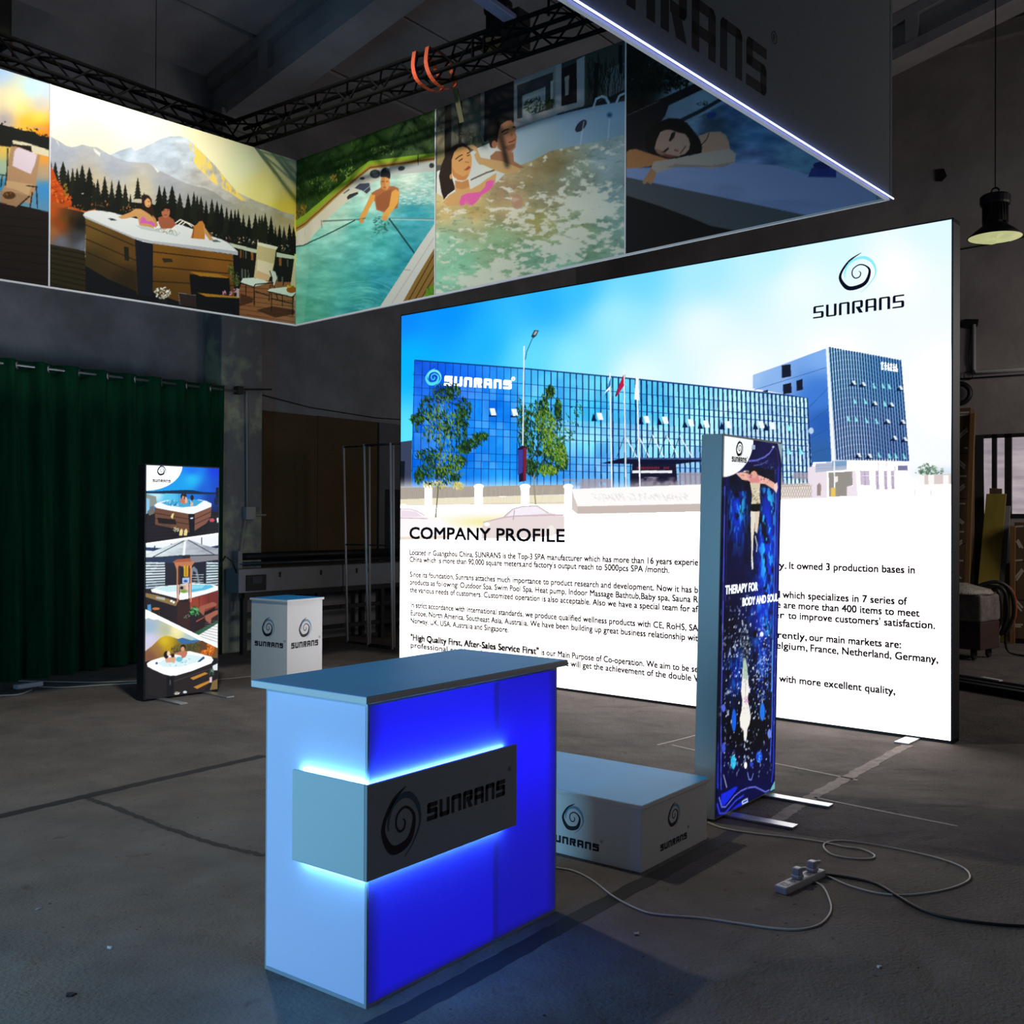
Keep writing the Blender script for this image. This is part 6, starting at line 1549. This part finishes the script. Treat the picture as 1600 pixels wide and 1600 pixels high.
# ------------------------------------------------------------------ green curtain on its rod
VEL = mat('green_velvet', '093c28', .95, var=.25, scale=3, stretch=(6, 6, .6), spec=.1)
cur = empty('curtain', (5.4, 9.75, 0), 'dark green grommet curtain hanging on a silver rod along the left wall', 'curtain')
x0c, x1c, per = 2.6, 7.42, .315
nx, nz = 500, 40
V = []
rz = np.random.RandomState(2)
ph = rz.rand(20) * 6
for j in range(nz):
    t = j / (nz - 1)
    z = .015 + t * 3.03
    for i in range(nx):
        x = x0c + (x1c - x0c) * i / (nx - 1)
        am = .050 + .03 * (1 - t)
        y = 9.75 + am * math.sin(2 * math.pi * x / per + .8 * (1 - t) * math.sin(x * 2.1 + 1)) + (1 - t) * .05 * math.sin(x * 3.3 + t * 2) + .012 * math.sin(x * 47 + t * 3)
        V.append((x, y, z - (.03 + .05 * math.sin(x * 1.7)) * (1 - t) ** 6 * .3))
F_ = [(j * nx + i, j * nx + i + 1, (j + 1) * nx + i + 1, (j + 1) * nx + i) for j in range(nz - 1) for i in range(nx - 1)]
m = MB(); m.add(V, F_); m.build('drape', VEL, cur, True)
m = MB(); m.tube([(2.6, 9.75, 2.985), (7.62, 9.75, 3.0)], .014, 10); m.build('rod', ALU, cur, True)
m = MB(); m.box((7.60, 9.72, 2.97), (7.68, 9.8, 3.06)); m.tube([(7.66, 9.77, 3.03), (8.12, 9.76, 3.075)], .012, 6); m.build('bracket', mat('rusty_iron', '2c2624', .8), cur)
k = 0
x = x0c
while x < x1c - .05:
    i = round(x / per * 2)
    xx = i * per / 2
    if i % 2 == 0 and xx > x0c + .05:
        m = MB(); m.torus((xx, 9.75, 2.99), (1, -.9, 0), .030, .009, 18, 8); m.build('grommet', ALU, cur, True)
    x += per / 2

# ------------------------------------------------------------------ left background: board, laminator, tube rack, conduits
PLY = mat('ply_board', '54432a', .85, var=.12, scale=2)
bd = empty('plywood_sheet', (9.2, 10.05, .9), 'large brown plywood sheet fixed to the wall behind the laminating machine', 'board')
m = MB(); m.box((8.04, 10.06, .62), (9.12, 10.098, 2.855)); m.box((9.126, 10.06, .62), (10.20, 10.096, 2.86)); m.build('sheet', PLY, bd)
lam = empty('laminating_machine', (9, 9.75, 0), 'long grey roll laminating machine on a dark stand below the plywood sheet', 'machine')
GREYM = mat('machine_grey', '85888e', .5, var=.08, scale=4)
m = MB(); m.box((7.50, 9.56, .70), (11.0, 10.02, .97)); m.build('body', GREYM, lam, bevel=.008)
m = MB(); m.tube([(7.62, 9.82, 1.10), (11.0, 9.82, 1.10)], .048, 14); m.build('roller', BLACKM, lam, True)
m = MB(); m.tube([(7.62, 9.72, 1.02), (10.9, 9.72, 1.02)], .022, 12); m.build('roller', ALU_D, lam, True)
for xx in (7.60, 10.9):
    m = MB(); m.box((xx, 9.70, .97), (xx + .06, 9.9, 1.17)); m.build('roller_bracket', GREYM, lam)
m = MB(); m.box((7.60, 9.545, .72), (7.88, 9.56, .90)); cp = m.build('control_panel', mat('panel_dark', '101218', .4), lam)
m = MB(); m.box((7.68, 9.540, .80), (7.82, 9.545, .88)); m.build('screen', mat('screen_grey', '3c424c', .3), cp)
for xx in (8.08, 8.72, 9.32, 9.52, 10.2):
    m = MB(); m.box((xx, 9.552, .86), (xx + .025, 9.56, .92)); m.build('latch', BLACKM, lam)
for ya, yb, za, zb in ((9.58, 9.64, .64, .70), (9.94, 10.0, .64, .70), (9.60, 9.64, .18, .23), (9.60, 9.64, .42, .47)):
    m = MB(); m.box((7.6, ya, za), (10.9, yb, zb)); m.build('stand_rail', mat('stand_dark', '1e2024', .6), lam)
for xx in (7.58, 8.7, 9.8, 10.86):
    for yy in (9.58, 9.94):
        m = MB(); m.box((xx, yy, 0), (xx + .06, yy + .06, .64)); m.build('leg', mat('stand_dark', '1e2024', .6), lam)
m = MB(); m.tube([(7.52, 9.6, .9), (7.44, 9.6, 1.06), (7.36, 9.62, 1.12), (7.28, 9.65, .98), (7.24, 9.68, .6), (7.3, 9.7, .2), (7.34, 9.7, .02)], .010, 6); m.build('cable', BLACKM, lam, True)
# tube rack
rk = empty('tube_rack', (9.05, 9.0, 0), 'open rack of thin silver tubes at the left end of the big light box', 'rack')
TUBE = mat('silver_tube', 'e4e4e8', .5, .2)
base = [fl(543, 1004), fl(575, 1010), fl(578, 1008), fl(613, 1015), fl(616, 1013), fl(638, 1011)]
topx = [(537, 697), (569, 694), (577, 695), (610, 692), (614.5, 692), (634, 692)]
tops = []
for bq, tq in zip(base, topx):
    tp = on(*tq, (0, 1, 0), bq[1]); tops.append(tp)
    m = MB(); m.tube([bq + (0, 0, .001), tp], .013, 8); m.build('upright', TUBE, rk, True)
for nm, sel in (('rail', tops), ('rail', base)):
    for i, j in ((0, 2), (2, 4), (1, 3), (3, 5)):
        m = MB(); zz = np.array([0, 0, .012 if sel is base else -.012]); m.tube([sel[i] + zz, sel[j] + zz], .011, 8); m.build('rail', mat('dull_tube', '4a4b50', .45, .7), rk, True)
for i, j in ((0, 2), (2, 4)):
    p, q2 = base[i] + (tops[i] - base[i]) * .5, base[j] + (tops[j] - base[j]) * .5
    m = MB(); m.tube([p, q2], .010, 8); m.build('rail', mat('dull_tube', '4a4b50', .45, .7), rk, True)
# conduit on the pillar
cd = empty('wall_conduit', (7.78, 9.78, 1.6), 'grey conduit with a junction box on the peeling pillar', 'conduit')
PIPE = mat('conduit_grey', '9c9ea0', .6)
m = MB(); m.tube([(7.765, 9.78, 3.02), (7.785, 9.78, 1.68)], .012, 8); m.build('pipe', PIPE, cd, True)
m = MB(); m.tube([(7.84, 9.78, 1.585), (8.06, 9.78, 1.585)], .013, 8); m.build('pipe', PIPE, cd, True)
m = MB(); m.box((7.74, 9.735, 1.53), (7.88, 9.80, 1.68)); m.build('junction_box', PIPE, cd, bevel=.006)
m = MB(); m.tube([(7.76, 9.77, 1.54), (7.70, 9.77, 1.2), (7.66, 9.76, .9), (7.63, 9.75, .5)], .007, 6); m.build('cable', PIPE, cd, True)
tag(MB().tube([(8.1, 10.08, 3.06), (9.0, 10.08, 2.96), (10.2, 10.08, 2.92), (12.5, 10.08, 3.0)], .006, 6).build('wall_cable', BLACKM, None, True), 'thin black cable sagging across the wall above the plywood sheet', 'cable')

# ------------------------------------------------------------------ right background
wx = lambda px, py, X: on(px, py, (1, 0, 0), X)
p1 = wx(1522, 507, WR - .03); p2 = wx(1522, 583, WR - .03); p3 = wx(1640, 574, WR - .03)
cr_ = empty('wall_conduit', tuple(p2), 'grey pipe conduit bending right on the end wall above the window', 'conduit')
m = MB(); m.tube([p1, p1 * .08 + p2 * .92, p2 * .97 + p3 * .03, p3], .024, 8); m.build('pipe', PIPE, cr_, True)
q1 = wx(1517, 510, WR - .03); q2 = wx(1514, 560, WR - .03); q3 = wx(1518, 585, WR - .03); q4 = wx(1500, 592, WR - .03); q5 = wx(1640, 583, WR - .03)
m = MB(); m.tube([q1, q2, q3], .010, 6); m.tube([q4, q5], .011, 6); m.torus(wx(1513, 587, WR - .03), (1, 0, 0), .055, .008, 16, 6); m.build('cable', BLACKM, cr_, True)
m = MB(); c = wx(1515, 506, WR - .02); m.add([c + (-.005, .13, .04), c + (-.005, .05, .07), c + (-.005, -.12, .05), c + (-.005, -.10, -.05), c + (-.005, 0, -.06), c + (-.005, .11, -.04)], [(0, 1, 2, 3, 4, 5)])
m.build('wall_hole', DARKGAP, cr_)
tag(MB().torus(wx(1499, 615, WR - .08), (1, .1, 0), .135, .035, 24, 8).build('cable_coil', BLACKM, None, True), 'black cable coil hung on the end wall above the tall carton', 'cable')
c = wx(1469, 274, WR - .01)
tag(MB().add([c + (-.004, .07, .09), c + (-.004, -.05, .085), c + (-.004, -.09, -.03), c + (-.004, -.02, -.09), c + (-.004, .06, -.07)] + [c + (.0, .07, .09), c + (.0, -.05, .085), c + (.0, -.09, -.03), c + (.0, -.02, -.09), c + (.0, .06, -.07)], [(0, 1, 2, 3, 4), (0, 1, 6, 5), (1, 2, 7, 6), (2, 3, 8, 7), (3, 4, 9, 8)]).build('wall_socket_hole', DARKGAP, None), 'small dark broken hole in the end wall above the big light box', 'hole')
tag(MB().tube([wx(1470, 395, WR - .02), wx(1540, 383, WR - .02), wx(1660, 358, WR - .02)], .008, 6).build('wall_cable', BLACKM, None, True), 'thin dark cable line on the end wall behind the high-bay lamp', 'cable')
CARD = mat('brown_carton', '5c4733', .85, var=.12, scale=5)
TAPEW = mat('white_marks', 'b8b0a4', .8)


def carton(px0, px1, ptop, pbot, X, dep, label, marks, rows, group=None):
    a, b = wx(px0, ptop, X), wx(px1, pbot, X)
    y0, y1, zt = b[1], a[1], a[2]
    r = empty('packing_carton', (X + dep / 2, (y0 + y1) / 2, 0), label, 'carton', group)
    m = MB(); m.box((X, y0, .06), (X + dep, y1, zt)); m.build('carton_body', CARD, r, bevel=.006)
    m = MB()
    for k in range(rows): m.box((X - .003, y0, .06 + (zt - .06) * (k + 1) / (rows + 1) - .004), (X + .01, y1, .06 + (zt - .06) * (k + 1) / (rows + 1) + .004))
    m.build('seam', DARKGAP, r)
    m = MB()
    for (xa, ya), (xb, yb) in marks:
        P, Q = wx(xa, ya, X - .004), wx(xb, yb, X - .004)
        dd = Q - P; nn = np.array([0, -dd[2], dd[1]]); nn = nn / np.linalg.norm(nn) * .011
        m.add([P - nn, P + nn, Q + nn, Q - nn, P - nn + (.004, 0, 0), P + nn + (.004, 0, 0), Q + nn + (.004, 0, 0), Q - nn + (.004, 0, 0)], [(0, 1, 2, 3), (4, 5, 6, 7), (0, 1, 5, 4), (1, 2, 6, 5), (2, 3, 7, 6), (3, 0, 4, 7)])
    m.build('tape_mark', TAPEW, r)
    m = MB(); m.box((X + .02, y0 + .02, 0), (X + dep - .02, y1 - .02, .06)); m.build('pallet', BLACKM, r)


carton(1462, 1516, 640, 985, 14.5, .22, 'tall brown carton with white tape marks leaning behind the edge of the big light box',
       [((1498, 645), (1514, 644)), ((1498, 649), (1514, 648)), ((1498, 681), (1511, 669)), ((1498, 685), (1512, 673)), ((1507, 700), (1512, 700)), ((1498, 719), (1508, 728)), ((1498, 724), (1507, 732)), ((1498, 744), (1510, 744)), ((1498, 763), (1506, 757)), ((1498, 768), (1507, 760)), ((1498, 787), (1508, 787)), ((1498, 810), (1506, 817)), ((1499, 815), (1504, 819)), ((1498, 831), (1506, 831)), ((1498, 848), (1503, 844)), ((1498, 852), (1503, 848)), ((1498, 876), (1505, 876)), ((1498, 901), (1502, 904))], 4)
carton(1585, 1640, 816, 985, 14.45, .4, 'brown carton with white tape marks on a pallet below the window',
       [((1587, 823), (1599, 822)), ((1588, 845), (1594, 856)), ((1590, 843), (1598, 857)), ((1586, 876), (1598, 875)), ((1586, 903), (1597, 889)), ((1588, 907), (1599, 891)), ((1586, 936), (1598, 950)), ((1585, 941), (1596, 955)), ((1586, 976), (1598, 976)), ((1586, 979), (1595, 979))], 2)
YEL = mat('yellow_board', '8a7a2c', .7, var=.12, scale=6, stretch=(1, 1, .3))
TIM = mat('raw_timber', '7c5c30', .8, var=.15, scale=8, stretch=(3, 3, .4))


def leaning(name, mtl, quad, X0, X1, label, cat, th=.03, group=None):
    """board: bottom corners on the floor near X0, top corners against the wall near X1"""
    bl, br, tr, tl = quad
    P = [wx(*bl, X0), wx(*br, X0), wx(*tr, X1), wx(*tl, X1)]
    P[0][2] = P[1][2] = 0.0005
    m = MB(); m.hexa(P, [p + np.array([th, 0, .004]) for p in P])
    return tag(m.build(name, mtl, None), label, cat, group)


leaning('timber_batten', TIM, [(1504, 985), (1511, 985), (1523, 646), (1516, 646)], 14.30, 14.44, 'upright raw timber batten beside the tall taped carton', 'timber', .05)
leaning('yellow_plank', YEL, [(1520, 985), (1552, 985), (1572, 772), (1541, 772)], 14.1, 14.85, 'wide yellow plank leaning on the wall in front of the left window pane', 'plank')
leaning('yellow_plank', YEL, [(1563, 980), (1580, 980), (1580, 880), (1568, 880)], 14.5, 14.75, 'short yellow plank behind the hoses of the wrapped machine', 'plank')
leaning('grey_plank', mat('grey_board', '7c7c80', .7), [(1549, 985), (1561, 985), (1579, 791), (1570, 791)], 14.2, 14.88, 'narrow grey plank leaning right of the wide yellow plank', 'plank')
leaning('brown_board', CARD, [(1546, 985), (1565, 985), (1565, 764), (1546, 763)], 14.90, 14.97, 'brown board whose top shows above the wide yellow plank', 'board', .03)
leaning('timber_batten', TIM, [(1578, 985), (1585, 985), (1586, 822), (1578, 822)], 14.36, 14.40, 'pale timber batten left of the carton below the window', 'timber', .04)
leaning('steel_sheet', mat('dark_sheet', '2a2c2e', .6), [(1508, 990), (1540, 990), (1536, 680), (1524, 680)], 14.86, 14.98, 'dark sheet leaning between the tall carton and the window', 'sheet', .02)
# wrapped machine
c0 = fl(1532, 1034); c1 = fl(1562, 1028)
mu = (c1 - c0); mu[2] = 0
mv = np.array([-mu[1], mu[0], 0]) / np.linalg.norm(mu)
zt = float(on(1532, 930, (1, 0, 0), c0[0])[2])
mc = empty('wrapped_machine', tuple(c0 + mu / 2 + mv * .4), 'machine on castors wrapped in grey stretch film, hoses hanging from it', 'machine')
m = MB(); m.obox(c0 + (0, 0, .12), mu, mv * .8, (0, 0, zt * .42)); m.build('base_cabinet', mat('dark_red_steel', '3a2524', .6, var=.2, scale=6), mc, bevel=.01)
m = MB(); m.obox(c0 + (-.01, -.01, .12 + zt * .42), mu * 1.03, mv * .82, (0, 0, zt * .58 - .12)); m.build('film_wrap', mat('stretch_film', '77706f', .3, var=.25, scale=9, bump=.8, bscale=12), mc, bevel=.03, seg=3)
m = MB(); cc = c0 + mu * .4 + mv * .30 + (0, 0, zt)
m.lathe(cc, [(0, .11), (.06, .115), (.16, .085), (.30, .05), (.33, .02), (.33, 0), (0, 0)], 24); m.build('film_roll', mat('film_shine', 'aaa49a', .25, var=.3, scale=16, bump=.7), mc, True)
for k, (s, t) in enumerate(((.12, .1), (.88, .1), (.12, .7), (.88, .7))):
    m = MB(); w = c0 + mu * s + mv * t + (0, 0, .06); m.torus(w, mv, .04, .02, 14, 6); m.box(w + (-.03, -.03, .03), w + (.03, .03, .065)); m.build('castor', BLACKM, mc)
hose = [c0 + mu * .72 + mv * .3 + (0, 0, zt * 1.0), c0 + mu * .80 + mv * .15 + (0, 0, zt * 1.13), c0 + mu * .95 + mv * .0 + (0, 0, zt * 1.17), c0 + mu * 1.22 - mv * .1 + (0, 0, zt * 1.02), c0 + mu * 1.36 - mv * .1 + (0, 0, zt * .66), c0 + mu * 1.18 - mv * .02 + (0, 0, zt * .34)]
m = MB(); m.tube(smooth(hose), .014, 8); o = m.build('hose', mat('orange_hose', 'b0441c', .5), mc, True); o['label'] = 'orange hose'
for k in range(3):
    h2 = [p + mv * (.05 * k) + np.array([0, 0, -.05 * k * (i in (1, 2))]) + mu * (-.10 * (k + 1)) * (i in (3, 4)) for i, p in enumerate(hose)]
    m = MB(); m.tube(smooth(h2), .022, 8); m.build('hose', mat('black_hose', '151517', .5), mc, True)
m = MB(); m.tube(smooth([c0 + mu * 1.3 + (0, 0, .3), c0 + mu * 1.5 + (0, 0, .05), c0 + mu * 1.7 - mv * .3 + (0, 0, .015), c0 + mu * 2.2 - mv * .8 + (0, 0, .015), c0 + mu * 2.8 - mv * 1.3 + (0, 0, .015)]), .014, 6); m.build('hose', mat('black_hose', '151517', .5), mc, True)
# aluminium profiles lying on the floor
pr = mat('profile_dull', '5c5d62', .4, .7)
for (xa, ya), (xb, yb), w, h, mt, lb in [((1480, 1056), (1640, 1082), .05, .04, pr, 'long dull aluminium profile on the floor, nearest to the wrapped machine'),
                                       ((1480, 1063), (1640, 1090), .06, .05, ALU_D, 'long dark aluminium profile on the floor, middle of three'),
                                       ((1480, 1071), (1640, 1098), .09, .07, mat('profile_black', '26272b', .45, .6), 'long black aluminium profile on the floor, nearest to the camera')]:
    a, b = fl(xa, ya), fl(xb, yb); dd = b - a; nn = np.array([-dd[1], dd[0], 0]); nn = nn / np.linalg.norm(nn) * w
    m = MB(); m.obox(a, dd, -nn, (0, 0, h)); tag(m.build('aluminium_profile', mt, None, bevel=.004), lb, 'profile', 'aluminium profiles on the floor')
a, b = fl(1538, 1058, .05), fl(1567, 1063, .05); dd = b - a; nn = np.array([-dd[1], dd[0], 0]); nn = nn / np.linalg.norm(nn) * .05
tag(MB().obox(a - (0, 0, .008), dd, -nn, (0, 0, .012)).build('white_strip', WHITE, None), 'short white strip lying across the floor profiles', 'strip')

# ------------------------------------------------------------------ things on the floor
TB = mat('black_tape', '17171a', .7); TW = mat('white_tape', 'a59c98', .8, var=.15, scale=30); TC = mat('worn_tape', '8a7f7a', .85, var=.25, scale=14)


def tape(pts, w, mt, label, name='floor_tape', rag=0.0, z=.0012):
    P = np.array([fl(*p) for p in pts])
    n = 60
    t = np.linspace(0, len(P) - 1, n)
    Q = np.stack([np.interp(t, np.arange(len(P)), P[:, k]) for k in range(3)], 1)
    d = np.gradient(Q, axis=0); d /= np.linalg.norm(d, axis=1)[:, None]
    s = np.stack([-d[:, 1], d[:, 0], 0 * d[:, 0]], 1)
    rr = np.random.RandomState(len(label))
    wl, wr = w / 2 * (1 + rag * (rr.rand(n) - .5)), w / 2 * (1 + rag * (rr.rand(n) - .5))
    L, R = Q + s * wl[:, None], Q - s * wr[:, None]
    up = np.array([0, 0, z])
    v = list(L + up) + list(R + up)
    f = [(i, i + 1, n + i + 1, n + i) for i in range(n - 1)]
    m = MB(); m.add(v, f)
    o = m.build(name, mt, None)
    return tag(o, label, 'tape', 'tape strips on the floor')


tape([(-60, 1288), (0, 1275.5), (200, 1229), (412, 1181)], .075, TB, 'long black tape across the floor at the left, ending behind the counter', rag=.3)
tape([(135, 1247), (180, 1262), (250, 1290), (330, 1318), (414, 1337)], .035, mat('seam_dark', '2a2828', .9), 'thin ragged dark seam toward the counter end', 'carpet_seam', .9)
tape([(560, 1620), (720, 1535), (900, 1435), (1060, 1350), (1150, 1300)], .085, TB, 'black tape running past the front of the counter toward the swim spa light box', rag=.2)
tape([(1205, 1286), (1265, 1247), (1330, 1212), (1418, 1164)], .075, TC, 'worn pale tape seam ending at the foot of the big light box', rag=.5)
tape([(1050, 1164), (1089, 1173), (1212, 1193), (1340, 1219)], .020, TW, 'thin white tape line passing behind the swim spa light box', rag=.3)
tape([(1027, 1164), (1060, 1156), (1095, 1147)], .018, TW, 'short white tape line left of the swim spa light box', rag=.4)
tape([(1272, 1246), (1380, 1268), (1496, 1291)], .022, TW, 'white tape line on the floor right of the swim spa light box', rag=.2)


def cord(pts, r, mt, label, cat='cable', name='power_cable', z=None):
    P = smooth([fl(*p, z=(z or r) + .001) for p in pts], 6)
    m = MB(); m.tube(P, r, 8)
    return tag(m.build(name, mt, None, True), label, cat)


CW = mat('white_cord', 'b4b2ac', .5); CB = mat('black_cord', '0d0d10', .5)
cord([(1106, 1285), (1131, 1294), (1178, 1302), (1239, 1309), (1286, 1316), (1319, 1323), (1347, 1327), (1366, 1336), (1359, 1342), (1328, 1341), (1300, 1335), (1287, 1324), (1293, 1316), (1323, 1314), (1389, 1324), (1459, 1339), (1502, 1354), (1516, 1369), (1506, 1380), (1473, 1391), (1422, 1398), (1375, 1396), (1328, 1384), (1300, 1372), (1285, 1366)], .0042, CW,
     'white power cord looping from the swim spa light box to the power strip')
cord([(860, 1355), (871, 1356), (897, 1361), (925, 1375), (962, 1403), (1005, 1424), (1037, 1430), (1094, 1434), (1150, 1442), (1206, 1450), (1248, 1452), (1281, 1444), (1298, 1424), (1295, 1403), (1284, 1384), (1262, 1373)], .0042, CW,
     'white power cord snaking from the counter to the power strip')
cord([(1283, 1366), (1319, 1370), (1366, 1380), (1403, 1401), (1441, 1422), (1492, 1436), (1553, 1444), (1600, 1447), (1700, 1450)], .007, CB, 'thick black cord leading from the power strip out to the right')
STRIP_P = mat('strip_plastic', 'b8b8c0', .45)


def power_strip(a, b, w, h, label, nplug, plugs):
    a, b = np.array(a), np.array(b)
    d = b - a; L = np.linalg.norm(d); d = d / L
    s = np.array([-d[1], d[0], 0])
    r = empty('power_strip', tuple((a + b) / 2), label, 'power strip')
    m = MB(); m.obox(a - s * w / 2, d * L, s * w, (0, 0, h)); m.build('housing', STRIP_P, r, bevel=.005)
    for k in range(nplug):
        c = a + d * L * (k + .6) / (nplug + .2)
        m = MB(); m.obox(c - d * .018 - s * .018 + (0, 0, h), d * .036, s * .036, (0, 0, .0012)); so_ = m.build('socket', mat('socket_face', '8f9098', .5), r)
        m = MB()
        for u, v_ in ((-.008, .008), (.008, .008), (0, -.009)): m.obox(c + d * u - d * .002 + s * v_ - s * .005 + (0, 0, h + .0012), d * .004, s * .010, (0, 0, .0006))
        m.build('slot', BLACKM, so_)
    for t in plugs:
        c = a + d * L * t
        p = empty('plug', tuple(c + np.array([0, 0, h])), ('bluish white plug nearest the middle of the right power strip' if t < .6 else 'bluish white plug at the far end of the right power strip'), 'plug')
        m = MB(); m.obox(c - d * .022 - s * .020 + (0, 0, h + .002), d * .044, s * .040, (0, 0, .016)); m.obox(c - d * .018 - s * .017 + (0, 0, h + .018), d * .036, s * .034, (0, 0, .030)); m.build('plug_body', mat('plug_plastic', 'a8b0c4', .4), p, bevel=.005)
        m = MB(); m.tube([c + (0, 0, h + .036) + d * .018, c + (0, 0, h + .034) + d * .05 - s * .01], .008, 8); m.build('strain_relief', mat('plug_plastic', 'a8b0c4', .4), p, True)
    return r


sa, sb = fl(1219, 1397), fl(1281, 1368)
power_strip(sa, sb, .058, .032, 'white power strip with two plugs on the carpet at the right', 5, (.42, .80))
la, lb = fl(24, 1077), fl(64, 1071)
power_strip(la, lb, .07, .04, 'white power strip on the floor in front of the green curtain', 3, ())
cord([(62, 1073), (100, 1074), (150, 1071), (217, 1067)], .005, CW, 'white cord from the curtain power strip to the three-picture light box')
cord([(22, 1064), (80, 1065), (150, 1066), (217, 1064)], .005, CW, 'upper thin white cord lying straight in front of the curtain')
cord([(-40, 1090), (0, 1087), (30, 1085), (50, 1078)], .006, CW, 'white cord coming from the left edge to the curtain power strip')
cord([(338, 1062), (365, 1060), (392, 1057)], .005, CW, 'white cord between the three-picture light box and the pedestal')


def scrap(px, py, s, mt, label, seed, name='paper_scrap', long=1.0):
    rr = np.random.RandomState(seed)
    c = fl(px, py)
    n = 7
    t = np.sort(rr.rand(n)) * 6.28
    ring_ = [c + np.array([s * long * (.6 + .5 * rr.rand()) * math.cos(q), s * (.6 + .5 * rr.rand()) * math.sin(q), .002 + .006 * rr.rand()]) for q in t]
    m = MB(); v = [c + (0, 0, .008)] + ring_ + [p * [1, 1, 0] + np.array([0, 0, .0008]) for p in ring_]
    m.add(v, [(0, 1 + i, 1 + (i + 1) % n) for i in range(n)] + [(1 + i, 1 + n + i, 1 + n + (i + 1) % n, 1 + (i + 1) % n) for i in range(n)])
    return tag(m.build(name, mt, None), label, 'scrap')


PAPR = mat('paper_white', 'c8c8c8', .8)
scrap(172, 1482, .013, PAPR, 'white paper scrap on the carpet at the lower left', 1)
scrap(62, 1421, .008, PAPR, 'thin white sliver on the carpet left of the dark seam', 2, long=2.4)
scrap(110, 1555, .022, mat('dark_fluff', '1c1c20', .9), 'small dark lump on the carpet near the lower left corner', 3, 'lint_lump')
scrap(994, 1460, .016, mat('silver_foil', '8f9096', .4, .5), 'small crumpled silver scrap in front of the counter cord', 4, 'foil_scrap')
scrap(1374, 1512, .009, PAPR, 'tiny white paper scrap on the carpet at the lower right', 6)
